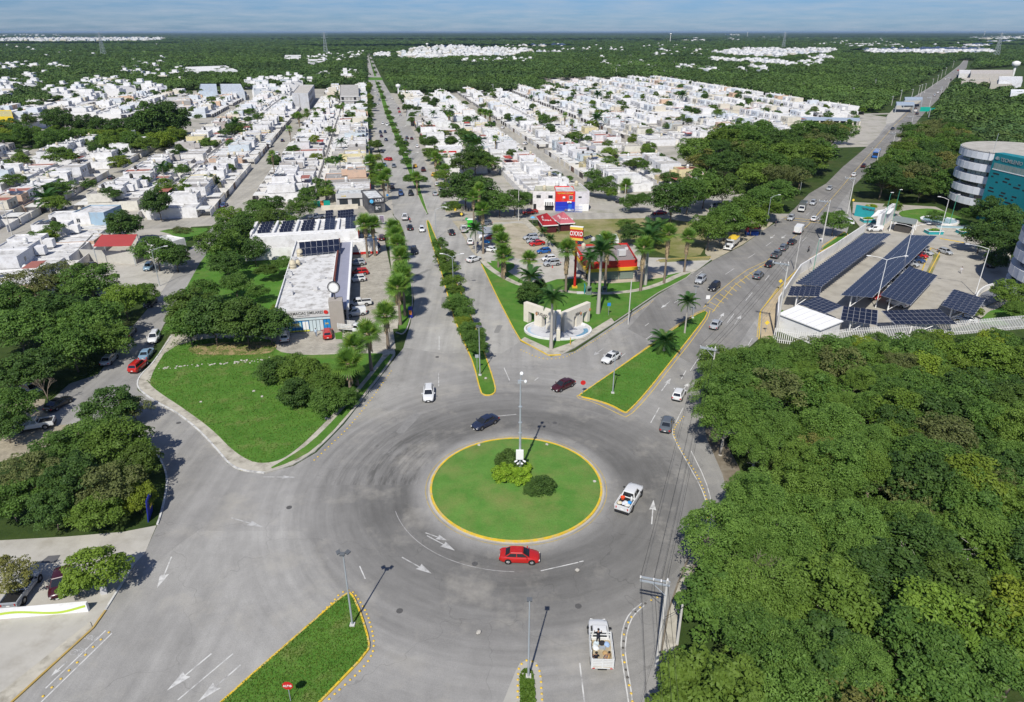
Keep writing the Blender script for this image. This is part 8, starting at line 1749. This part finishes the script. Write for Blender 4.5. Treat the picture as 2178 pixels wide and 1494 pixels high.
row(400,840,251,22,1,'the fifth terrace toward the highway',CR_); row(415,850,297,22,-1,'the sixth terrace toward the highway',CR_); row(442,850,307,22,1,'the seventh terrace toward the highway',CR_); row(470,860,352,22,-1,'the last terrace toward the highway',CR_)
SPEC.sort(key=lambda s: s[0])
print('houses',len(SPEC))
def house_parts(w,D,two,wc,end,rr,ave):
 """list of (name, MB, material, colour) in local axes: x from street inwards, y along the frontage"""
 out = []; y0,y1 = .08,w - .08; fy = 0 if ave else rr.choice([4.2,4.8,5.2]); h1 = rr.choice([2.9,3.0,3.1]) + (.6 if ave else 0); rear = D - rr.choice([1.5,2.5,3.5])
 wall = MB(); roof = MB(); par = MB(); x1 = rear
 wall.box(fy,x1,y0,y1,0,h1)
 def prp(xa,xb,ya,yb,z,p=.32,t=.14):
  par.box(xa,xb,ya,ya + t,z,z + p).box(xa,xb,yb - t,yb,z,z + p).box(xa,xa + t,ya + t,yb - t,z,z + p).box(xb - t,xb,ya + t,yb - t,z,z + p)
 h2 = h1
 if two:
  xa = fy + rr.choice([0,0,1.2]); xb = xa + rr.uniform(6.5,9.5); ya,yb = (y0,y1) if rr.random() < .6 else ((y0,y0 + w * .62) if rr.random() < .5 else (y1 - w * .62,y1)); h2 = h1 + 2.85
  wall.box(xa,xb,ya,yb,h1 + .002,h2); roof.add([(xa + .1,ya + .1,h2 + .01),(xb - .1,ya + .1,h2 + .01),(xb - .1,yb - .1,h2 + .01),(xa + .1,yb - .1,h2 + .01)],[(0,1,2,3)]); prp(xa,xb,ya,yb,h2)
  if rr.random() < .35: wall.box(xb + .1,xb + 2.4,(y0 + y1) / 2 - 1,(y0 + y1) / 2 + 1,h1 + .4,h1 + 2.5)
  tx,ty,tz = rr.uniform(xa + 1.2,xb - 1.2),rr.uniform(ya + 1,yb - 1),h2
 else: xa,xb,ya,yb = fy,fy + 8,y0,y1; tx,ty,tz = rr.uniform(fy + 2,x1 - 2),rr.uniform(y0 + 1.2,y1 - 1.2),h1
 roof.add([(fy + .1,y0 + .1,h1 + .008),(x1 - .1,y0 + .1,h1 + .008),(x1 - .1,y1 - .1,h1 + .008),(fy + .1,y1 - .1,h1 + .008)],[(0,1,2,3)]); prp(fy,x1,y0,y1,h1,.28)
 # yard walls
 yw = MB()
 if fy: yw.box(0,fy,y0,y0 + .14,0,2.3).box(.0,.14,y0 + .14,y0 + w * .3,0,2.2)
 yr = MB(); yr.box(x1,D,y0,y0 + .14,0,2.4).box(D - .14,D,y0 + .14,y1,0,2.4)
 if rr.random() < .4: yr.box(x1,D - .2,y0 + .3,y0 + .3 + rr.uniform(1.5,w * .6),0,2.5)
 out += [('wall',wall,white_wall,wc),('roof',roof,roof_m,rr.choice(ROOFC)),('parapet',par,white_wall,tuple(c * .95 for c in wc)),('yard_wall',yw,white_wall,(.66,.65,.63) if rr.random() < .8 else (.35,.33,.30)),('rear_wall',yr,white_wall,(.66,.65,.63))]
 if not fy: out.pop(-2)
 if fy:
  out.append(('gate',MB().box(.02,.1,y0 + w * .3,y1,.05,2.15),rr.choice([GATE,GATE,light_grey,plaster,plaster,cream,objp]),(.12,.07,.05)))
  if rr.random() < .6: out.append(('carport',MB().box(.3,fy - .01,y0 + w * .3,y1,2.55,2.75),white_wall,(.62,.62,.6)))
 else:
  out.append(('shop_opening',MB().box(-.06,.02,y0 + .8,y1 - .8,.1,2.7),GATE,None)); out.append(('sign_board',MB().box(-.22,-.07,y0 + .4,y1 - .4,2.8,3.5),objp,rr.choice([(.6,.6,.6),(.45,.05,.04),(.05,.12,.4),(.6,.45,.05),(.6,.6,.58),(.3,.3,.3)])))
 # windows on the street face, the back and (end houses) the gable
 for z in ([1.0] + ([h1 + .9] if two else [])):
  X = fy if z < 2 else xa; yy = (y0 + y1) / 2 if z < 2 else (ya + yb) / 2
  for s in (-1.2,1.2):
   if z < 2 and ave: break
   if z < 2 and rr.random() < .4: continue
   out.append(('window',MB().box(X - .03,X + .05,yy + s - .45,yy + s + .45,z,z + 1.15),win_m,None))
  if z > 2: out.append(('window',MB().box(xb - .05,xb + .03,yy - .5,yy + .4,z,z + 1.1),win_m,None))
 if end:
  for z in ([1.2] + ([h1 + 1.0] if two and ya < .2 else [])):
   for k in range(3):
    xw = (xa if z > 2 else fy) + 1.2 + k * 2.6
    if xw + .9 < (xb if z > 2 else x1): out.append(('window',MB().box(xw,xw + (.95 if k != 1 else .5),y0 - .03,y0 + .05,z + (.35 if k == 1 else 0),z + (1.05 if k != 1 else .8)),win_m,None))
 cl = []
 if rr.random() < .85: cl.append(('water_tank',(tx,ty,tz + .35),rr.uniform(.95,1.25),rr.choice(['beige','white','grey','white','black','beige']))); par.box(tx - .5,tx + .5,ty - .5,ty + .5,tz + .01,tz + .35)
 if rr.random() < .65: cl.append(('air_conditioner',(rr.uniform(fy + 1,x1 - 1),rr.uniform(y0 + .8,y1 - .8),h1 + .02 if not two else h1 + .02),1.0,None))
 sm = MB()
 for _ in range(rr.randint(1,4)):
  cx,cy = rr.uniform(xb if two else fy,x1 - 1) if rr.random() < .6 else rr.uniform(xa,xb - 1),rr.uniform(y0 + .5,y1 - .8); zz_ = h1 if cx > xb or not two else h2; s = rr.uniform(.15,.4); sm.box(cx,cx + s,cy,cy + s * rr.uniform(.5,2),zz_,zz_ + rr.uniform(.2,.7))
 sm.strip([(fy + .5,y0 + w * .3),(x1 - .5,y0 + w * (.3 + rr.uniform(-.1,.1)))],.06,h1 + .02,h1 + .09)
 out.append(('roof_clutter',sm,light_grey if rr.random() < .5 else grey_con,None))
 pan = (two and rr.random() < .13)
 if rr.random() < .09: out.append(('awning',MB().box(x1 - 3.5,x1 - .3,y0 + .3,y1 - .3,h1 + 2.0,h1 + 2.08),objp,rr.choice([(.40,.07,.05),(.35,.35,.37),(.32,.12,.09),(.45,.42,.38)])))
 return out,cl,pan,(xa,xb,ya,yb,h2)
NT = 285; stuff = {}; SM = [white_fix for white_fix in ()]
FIX = {'wall': [mat('far_wall_white',(.69,.69,.69),.85,.06,.5,dirt=((.32,.30,.27),.4,.5)),mat('far_wall_cream',(.58,.54,.45),.85,.06,.5),mat('far_wall_cool',(.56,.60,.64),.85,.06,.5),mat('far_wall_warm',(.56,.40,.28),.85,.06,.5)],'roof': [mat('far_roof',(.58,.58,.57),.9,.12,.35,dirt=((.26,.24,.22),.6,.4)),mat('far_roof_red',(.30,.13,.10),.9,.1,.4)],'dark': [GATE],'tank': [mat('far_tank',(.52,.50,.43),.6,.1,1)]}
FMATS = FIX['wall'] + FIX['roof'] + FIX['dark'] + FIX['tank'] + [solar]
big = MB()
def put(mb,yaw,ox,oy,mi):
 c,s = math.cos(yaw),math.sin(yaw); big.add([(ox + x * c - y * s,oy + x * s + y * c,z) for x,y,z in mb.v],mb.f,mi)
for i,(dist,a,bf,sgn,w,D,nm,n,cross,end,ave) in enumerate(SPEC):
 rr = random.Random(1000 + i * 7); wc,cn = rr.choice(WALLC); two = rr.random() < (.62 if bf < 60 else .75); end = end or (rr.random() < .5)
 parts,cl,pan,box = house_parts(w,D,two,wc,end,rr,ave)
 # local x: inwards, local y: along the street.  keep a right-handed frame
 if sgn > 0: ox,oy = AB(a + w,bf); yaw = math.atan2(BX[1],BX[0]); fl = True
 else: ox,oy = AB(a,bf); yaw = math.atan2(-BX[1],-BX[0]); fl = False
 if fl:   # local +y must point to -A ; windows of the near gable go to the other side
  for q in parts: 
   q[1].v = [(x,w - y,z) for x,y,z in q[1].v]; q[1].f = [f[::-1] for f in q[1].f]
  cl = [(k,(p[0],w - p[1],p[2]),s,c) for k,p,s,c in cl]; box = (box[0],box[1],w - box[3],w - box[2],box[4])
 # sgn>0 : axes x=+B, y=-A  (det: x cross y = -B x A) ; rotate frame so that y = -A
 if i < NT:
  tk = cl[0][3] if cl and cl[0][0] == 'water_tank' else None
  label = f'{cn} {"two storey" if two else "single storey"} house{" with " + tk + " roof tank" if tk else ""}, {ORD(n)} in {nm}'
  if len(label.split()) > 16: label = f'{cn} house{" with " + tk + " tank" if tk else ""}, {ORD(n)} in {nm}'
  if len(label.split()) > 16: label = f'{cn} house, {ORD(n)} in {nm}'
  t = root('house',label,'house',(ox,oy,0),yaw,'white terrace houses')
  for nme,mb,m,c in parts: ob(nme,mb.mesh(nme,m),t,color=c)
  for k,p,s,c in cl: ob(k,TANK if k == 'water_tank' else ACU,t,loc=p,scale=s,color=TANKC[c] if c else None,rot=(0,0,rr.choice([0,1.57])))
  if pan:
   xa,xb,ya,yb,h2 = box
   for r_ in range(2):
    for k in range(3): ob('solar_panel',PANEL,t,loc=(xa + 1.5 + r_ * 2.1,ya + 1.2 + k * 1.15,h2 + .75),rot=(0,-.2,0),scale=(2,1.05,1))
 else:
  wi = {'cream': 1,'off white': 1,'pale yellow': 1,'pale blue': 2,'cool white': 2,'peach': 3}.get(cn,0)
  for nme,mb,m,c in parts:
   mi = 4 if nme == 'roof' and (c is None or c[0] < c[1] * 1.6) else 5 if nme == 'roof' else 6 if nme in ('gate','window','shop_opening') else wi if nme in ('wall','parapet') else 0
   if nme == 'roof_clutter' and dist > 600: continue
   put(mb,yaw,ox,oy,mi)
  for k,p,s,c in cl:
   m2 = MB()
   if k == 'water_tank': m2.cyl((p[0],p[1],p[2]),(p[0],p[1],p[2] + 1.2),.55,.4,6)
   else: m2.box(p[0] - .4,p[0] + .4,p[1] - .3,p[1] + .3,p[2],p[2] + .6)
   put(m2,yaw,ox,oy,7 if k == 'water_tank' else 6)
# far estates and villages scattered through the forest
fr = random.Random(9)
def estate(px,n,s0=8,s1=13,h0=4,h1=9):
 for _ in range(n * 30):
  if n <= 0: break
  x = fr.uniform(min(p[0] for p in px),max(p[0] for p in px)); y = fr.uniform(min(p[1] for p in px),max(p[1] for p in px))
  if not inside(x,y,px): continue
  n -= 1; g = G(x,y); m = MB(); w = fr.uniform(s0,s1); d = fr.uniform(s0,s1); h = fr.uniform(h0,h1); m.box(-w / 2,w / 2,-d / 2,d / 2,0,h); put(m,HA * -1 + fr.choice([0,0,.4]),g[0],g[1],fr.choice([0,0,0,0,1,2]))
  m = MB(); m.sheet([(-w / 2 + .2,-d / 2 + .2),(w / 2 - .2,-d / 2 + .2),(w / 2 - .2,d / 2 - .2),(-w / 2 + .2,d / 2 - .2)],h + .03); put(m,-HA,g[0],g[1],4)
  m = MB(); m.box(-w * .2,w * .25,-d * .3,d * .2,h,h + fr.uniform(1.5,3.2)); put(m,-HA,g[0],g[1],0)
  for k in range(3): m = MB(); m.box(-w / 2 + (k + .3) * w / 3,-w / 2 + (k + .55) * w / 3,-d / 2 - .06,-d / 2,1.0,2.3); put(m,-HA,g[0],g[1],6)
EST = [([(0,84),(80,82),(330,82),(352,84),(340,88),(120,91),(0,90)],520,16,30,8,16),([(0,74),(130,74),(130,78),(0,78)],30,20,40,8,16),
       ([(0,143),(60,138),(90,150),(20,162),(0,160)],16),([(110,146),(155,148),(150,153),(112,152)],8),([(100,196),(210,175),(330,185),(355,200),(230,214),(120,230)],55),([(0,180),(110,162),(100,185),(0,225)],34),([(285,130),(345,128),(350,150),(290,145)],10),
       ([(740,120),(772,112),(776,126),(745,132)],22),([(630,128),(735,116),(738,138),(660,140)],30),([(520,182),(700,165),(760,160),(765,178),(700,184),(560,200)],40),([(550,196),(615,200),(610,214),(545,212)],14),
       ([(845,118),(876,104),(960,100),(1060,104),(1140,112),(1090,124),(960,128),(905,132),(850,130)],330,9,16,5,10),([(790,118),(832,114),(830,126),(800,126)],24),([(950,136),(1000,132),(1140,132),(1130,138),(1000,140)],36),([(1070,102),(1200,98),(1200,102),(1090,104)],30,12,20,6,12),([(1110,112),(1260,106),(1260,112),(1120,118)],26),([(1380,120),(1440,118),(1436,124),(1384,126)],14),
       ([(1515,118),(1560,110),(1660,108),(1772,110),(1776,116),(1700,122),(1650,128),(1560,124)],300,10,16,5,11),([(1512,132),(1560,131),(1640,136),(1695,146),(1680,150),(1600,141),(1515,137)],110),([(1715,126),(1770,126),(1768,133),(1716,132)],18),([(1700,138),(1750,136),(1745,146),(1705,148)],22),([(1450,150),(1480,150),(1478,156),(1452,156)],7),([(1488,152),(1522,152),(1520,162),(1490,162)],10),([(1570,150),(1628,150),(1626,162),(1574,160)],14),
       ([(1260,100),(1520,95),(1510,118),(1270,112)],36),([(1180,118),(1500,122),(1440,160),(1250,150)],22),([(1800,84),(2060,84),(2040,106),(1810,104)],30),([(0,96),(380,96),(380,128),(0,128)],14),([(240,152),(400,148),(420,178),(250,180)],22),([(1836,112),(1900,110),(1990,108),(2110,110),(2110,117),(1990,120),(1900,118),(1840,118)],260,12,20,5,11),([(1800,98),(1900,96),(1910,100),(1810,103)],30,14,24),([(2040,98),(2110,96),(2108,102),(2050,103)],30,14,24),([(2060,80),(2178,78),(2178,86),(2080,86)],26,30,60,8,15),([(2090,88),(2150,88),(2150,92),(2100,92)],12,25,50),([(1545,75),(1570,74),(1570,77),(1548,77)],8,30,60,10,20),([(1720,96),(1800,90),(1800,96),(1730,100)],14),([(1400,84),(1800,78),(1800,84),(1420,90)],30,20,40)]
for e in EST: estate(*e)
tag(big.build('houses',FMATS,None),'far white houses of the town beyond the nearest terraces','houses',None,'stuff')
print('far tris',len(big.f) * 2)
# street trees and palms dotted between the terraces
fr = random.Random(14)
for (a,b) in [(300,-84),(372,-30),(380,-80),(410,-24),(440,-30),(455,-78),(480,-72),(560,-24),(620,-70),(300,96),(310,106),(372,100),(392,48),(430,104),(410,160),(450,108),(480,50),(510,160),(520,98),(560,150),(440,200),(470,222),(500,250),(540,210),(610,160),(640,230),(600,290),(520,300),(480,330),(640,100),(660,50),(420,230),(395,170),(560,330),(300,124),(330,112),(276,96),(268,112),(290,128),(262,128),(500,-112),(640,-130),(700,-60),(690,-150)]:
 x,y = AB(a,b); tree(x,y,fr.uniform(2.2,4.2),fr.uniform(3,5.5),fr.choice(['main','dark','light','main']),'green yard tree rising between the white terrace houses','yard trees between the terraces',rn=fr)
for (a0,a1,b0,b1,n) in [(250,780,-44,-4,26),(250,700,-98,-56,26),(250,400,-210,-112,22),(550,720,-270,-112,36),(250,690,28,72,26),(250,700,84,128,30),(350,740,140,240,52),(420,830,250,350,46),(152,220,-100,-76,3),(250,780,-3,0,22),(250,700,24,27,14)]:
 for _ in range(int(n * 1.35)):
  a,b = fr.uniform(a0,a1),fr.uniform(b0,b1); x,y = AB(a,b)
  tree(x,y,fr.uniform(1.6,3.6),fr.uniform(2.6,6.0),fr.choice(['main','dark','light','main','dense']),'green yard tree rising between the white terrace houses','yard trees between the terraces',rn=fr)
for _ in range(26):
 a,b = fr.uniform(280,680),fr.choice([fr.uniform(85,240),fr.uniform(30,70),fr.uniform(-98,-10)]); x,y = AB(a,b); p = PX(x,y,0)
 if p[2] > 0: palm(p[0],p[1],fr.uniform(6,10),fr.choice(['fan','coco']),'palm rising above the roofs of the white terraces','palms between the terraces',s=1.1,n=16)
# ================================================================== the forest to the horizon
def lowcrown(name,m,seed):
 r = np.random.RandomState(seed); n = 190
 s = r.normal(size=(n,3)); s /= np.linalg.norm(s,axis=1)[:,None]; s[:,2] = np.where(s[:,2] < -.25,-s[:,2],s[:,2])
 lob = r.normal(size=(6,3)); lob /= np.linalg.norm(lob,axis=1)[:,None]
 k = 1 + (np.clip(s @ lob.T,0,1) ** 3 @ r.uniform(-.25,.3,6)); P = s * (r.uniform(.72,1.05,n) * k)[:,None] * np.array([3.4,3.4,2.5]) + np.array([0,0,4.0])
 Nn = s * .7 + np.array([0,0,.6]) + r.normal(size=(n,3)) * .35; Nn /= np.linalg.norm(Nn,axis=1)[:,None]
 return leaf_mesh(name,P,Nn,.78,m,np.clip(.45 + r.normal(size=n) * .22,0,1))
protoc = bpy.data.collections.new('forest_crowns')
for i,m in enumerate([L_FAR] * 6):
 protoc.objects.link(bpy.data.objects.new('crown',lowcrown('crown',m,60 + i)))
TOWN = [[AB(236,-128),AB(222,0),AB(800,0),AB(800,-240),AB(520,-275),AB(420,-195),AB(236,-195)],[AB(222,22),AB(196,128),AB(330,150),AB(335,345),AB(435,362),AB(560,362),AB(880,372),AB(880,196),AB(760,186),AB(715,186),AB(715,22)],[AB(100,-112),AB(100,-50),AB(228,-50),AB(236,-128)],
  [AB(200,-5),AB(200,30),AB(2000,12),AB(2000,-4),AB(900,-6)]]
hwc = [G(1735,470),G(1790,391),G(1845,330),G(1893,280),G(1945,225),G(1986,188),G(2032,152),G(2057,130)]
def near_hw(x,y,d=19):
 for p,q in zip(hwc[:-1],hwc[1:]):
  vx,vy = q[0] - p[0],q[1] - p[1]; t = max(0,min(1,((x - p[0]) * vx + (y - p[1]) * vy) / (vx * vx + vy * vy)))
  if math.hypot(x - p[0] - vx * t,y - p[1] - vy * t) < d: return True
 return False
ESTG = []
for e in EST:
 if e[1] / max(1,(max(p[0] for p in e[0]) - min(p[0] for p in e[0])) * (max(p[1] for p in e[0]) - min(p[1] for p in e[0]))) > .045 or e[1] >= 100: ESTG.append(Gs(e[0]))
CLEAR = [Gs([(2040,182),(2060,150),(2178,140),(2200,140),(2200,205),(2090,195)]),Gs([(1880,262),(1905,205),(1970,205),(1950,240),(1900,270)]),Gs([(1690,300),(1850,300),(1840,248),(1696,246)]),Gs([(420,200),(525,200),(515,184),(424,184)]),Gs([(388,158),(510,156),(500,146),(392,148)]),Gs([(1445,330),(1500,300),(1620,290),(1700,280),(1870,275),(1862,300),(1800,360),(1742,400),(1700,480),(1400,500)]),Gs([(0,262),(60,258),(60,235),(0,235)]),Gs([(1800,470),(1835,380),(1925,298),(1990,285),(2070,330),(2300,300),(2300,700),(1700,700)]),Gs([(600,132),(645,132),(645,122),(600,122)])]
ALLX = TOWN + ESTG + CLEAR
BB = [(min(p[0] for p in q),max(p[0] for p in q),min(p[1] for p in q),max(p[1] for p in q),q) for q in ALLX]
fr2 = random.Random(5); pts = []; scl = []
def ring(y0,y1,step,s0,s1,jit=.5):
 y = y0
 while y < y1:
  half = y * .80 + 30; x = -half + fr2.random() * step
  while x < half:
   X,Y = x + fr2.uniform(-jit,jit) * step,y + fr2.uniform(-jit,jit) * step
   ok = True
   for bb in BB:
    if bb[0] < X < bb[1] and bb[2] < Y < bb[3] and inside(X,Y,bb[4]): ok = False; break
   if ok and not near_hw(X,Y): pts.append((X,Y,0)); s_ = fr2.uniform(s0,s1); scl.extend([s_,s_,min(s_,fr2.uniform(.75,1.5))])
   x += step
  y += step * .9
ring(245,900,6.6,.75,1.45); ring(900,1900,10.5,1.1,2.0); ring(1900,4200,24,2.2,3.6); ring(4200,9000,62,4.5,7.5)
# keep the near part of the ring out of the paved and planted ground in front
keep = [i for i,p in enumerate(pts) if not (p[1] < 330 and -140 < p[0] < 150)]
pts = [pts[i] for i in keep]; scl = [v for i in keep for v in scl[3 * i:3 * i + 3]]
me = bpy.data.meshes.new('forest'); me.from_pydata(pts,[],[]); at = me.attributes.new('tree_scale','FLOAT_VECTOR','POINT'); at.data.foreach_set('vector',scl)
fo = bpy.data.objects.new('forest',me); COL.objects.link(fo); tag(fo,'low green forest running out to the horizon','forest',kind='stuff')
ng = bpy.data.node_groups.new('forest_scatter','GeometryNodeTree'); ng.interface.new_socket('Geometry',in_out='INPUT',socket_type='NodeSocketGeometry'); ng.interface.new_socket('Geometry',in_out='OUTPUT',socket_type='NodeSocketGeometry')
gi = ng.nodes.new('NodeGroupInput'); go = ng.nodes.new('NodeGroupOutput'); ip = ng.nodes.new('GeometryNodeInstanceOnPoints'); ci = ng.nodes.new('GeometryNodeCollectionInfo'); ci.inputs['Collection'].default_value = protoc; ci.inputs['Separate Children'].default_value = True; ci.inputs['Reset Children'].default_value = True
ip.inputs['Pick Instance'].default_value = True; na = ng.nodes.new('GeometryNodeInputNamedAttribute'); na.data_type = 'FLOAT_VECTOR'; na.inputs[0].default_value = 'tree_scale'
rv = ng.nodes.new('FunctionNodeRandomValue'); rv.data_type = 'FLOAT_VECTOR'; rv.inputs[0].default_value = (-.1,-.1,0); rv.inputs[1].default_value = (.1,.1,6.28)
mu = ng.nodes.new('ShaderNodeVectorMath'); mu.operation = 'MULTIPLY'; rv2 = ng.nodes.new('FunctionNodeRandomValue'); rv2.data_type = 'FLOAT_VECTOR'; rv2.inputs[0].default_value = (.85,.85,.7); rv2.inputs[1].default_value = (1.15,1.15,1.15); rv2.inputs['Seed'].default_value = 4
L = ng.links.new; L(gi.outputs[0],ip.inputs['Points']); L(ci.outputs[0],ip.inputs['Instance']); L(rv.outputs[0],ip.inputs['Rotation']); L(rv2.outputs[0],mu.inputs[0]); L(na.outputs[0],mu.inputs[1]); L(mu.outputs[0],ip.inputs['Scale']); L(ip.outputs[0],go.inputs[0])
md = fo.modifiers.new('scatter','NODES'); md.node_group = ng
print('forest',len(pts))
# ---- plant the single trees: the 300 that show largest one by one, the others as one wood
def vis(a):
 p = PX(a[0],a[1],a[3]); m = a[2] * FPX / max(1,p[2])
 return m * (1 if -m < p[0] < 2178 + m and 40 < p[1] < 1494 + m else .01)
TREES = [a for a in TREES if not near_hw(a[0],a[1],10.5 + a[2] * .5)]
TREES.sort(key=vis,reverse=True)
for a in TREES[:300]: make_tree(*a)
TREES = TREES[300:]
keys = [(k,i) for k in sorted(CR) for i in range(len(CR[k]))]; rc = bpy.data.collections.new('tree_crowns')
for n,(k,i) in enumerate(keys): rc.objects.link(bpy.data.objects.new(f'crown_{n:02d}',CR[k][i][0]))
me = bpy.data.meshes.new('trees'); me.from_pydata([(a[0],a[1],a[3]) for a in TREES],[],[])
me.attributes.new('tree_scale','FLOAT_VECTOR','POINT').data.foreach_set('vector',[v for a in TREES for v in (a[2] / CR[a[4]][a[5]][1],) * 3]); me.attributes.new('crown_index','INT','POINT').data.foreach_set('value',[keys.index((a[4],a[5])) for a in TREES])
to = bpy.data.objects.new('trees',me); COL.objects.link(to); tag(to,'smaller and hidden trees filling the woods and streets','trees',kind='stuff')
ng2 = ng.copy(); c2 = [n for n in ng2.nodes if n.bl_idname == 'GeometryNodeCollectionInfo'][0]; c2.inputs['Collection'].default_value = rc; i2 = [n for n in ng2.nodes if n.bl_idname == 'GeometryNodeInstanceOnPoints'][0]
na2 = ng2.nodes.new('GeometryNodeInputNamedAttribute'); na2.data_type = 'INT'; na2.inputs[0].default_value = 'crown_index'; ng2.links.new(na2.outputs[0],i2.inputs['Instance Index'])
to.modifiers.new('scatter','NODES').node_group = ng2
print('single trees',300,'rest',len(TREES))
# far canopy: dense mat of tree tops, seen at a grazing angle
FARC = grass('far_canopy',(.018,.040,.012),(.038,.070,.018),(.060,.078,.026),.6,.45,.65,.004)
mb = MB(); 
def belt(y0,y1,nx,ny,z0,amp):
 vs = []; r = random.Random(3)
 for j in range(ny + 1):
  y = y0 * (y1 / y0) ** (j / ny)
  for i in range(nx + 1): vs.append(((-1.0 + 2.0 * i / nx) * (y * .9 + 50),y,(z0 + r.uniform(-amp,amp)) if j else .0))
 mb.add(vs,[(j * (nx + 1) + i,j * (nx + 1) + i + 1,(j + 1) * (nx + 1) + i + 1,(j + 1) * (nx + 1) + i) for j in range(ny) for i in range(nx)])
belt(6500,60000,300,120,8.0,2.5)
struct('forest_canopy',mb,FARC)
# clouds riding high over the plain; their shadows darken bands of the far forest
cm = mat('cloud_white',(.8,.8,.8),1.,.05,.002); cr_ = random.Random(12)
for i,(x,y,a,b) in enumerate([(-700,1700,900,260),(900,900,300,130),(-2400,2300,900,300),(1900,1900,700,260),(3000,3200,1500,420),(-500,4200,2200,500),(-4200,5200,2000,600),(3800,6500,2400,600),(-2000,8000,3200,800),(5200,11000,4200,1000),(-6500,12000,4000,1100),(500,15000,6000,1300)]):
 mb = MB()
 for k in range(5):
  lx,ly,s_ = cr_.uniform(-.35,.35) * a,cr_.uniform(-.3,.3) * b,cr_.uniform(.35,.62); mb.lathe([(s_ * .5,-40),(s_,-10),(s_ * .9,50),(s_ * .5,110),(.01,130)],14); n_ = 70
  mb.v[-n_:] = [(x + lx + p[0] * a * cr_.uniform(.8,1.15),y + ly + p[1] * b * cr_.uniform(.8,1.15),1500 + p[2]) for p in mb.v[-n_:]]
 tag(mb.build('cloud',cm,None,smooth=True),'fair weather cloud high over the plain','cloud',kind='stuff')
# haze
HZ = bpy.data.materials.new('haze'); HZ.use_nodes = True; hn = HZ.node_tree; hn.nodes.clear(); om = hn.nodes.new('ShaderNodeOutputMaterial'); pv = hn.nodes.new('ShaderNodeVolumePrincipled'); pv.inputs['Color'].default_value = (.55,.76,1.0,1); pv.inputs['Density'].default_value = 3.2e-5; pv.inputs['Anisotropy'].default_value = .2
hn.links.new(pv.outputs[0],om.inputs['Volume'])
mb = MB(); mb.box(-62000,62000,-3200,92000,-1.0,66.0); tag(mb.build('haze',HZ,None),'thin pale haze over the plain',kind='stuff')
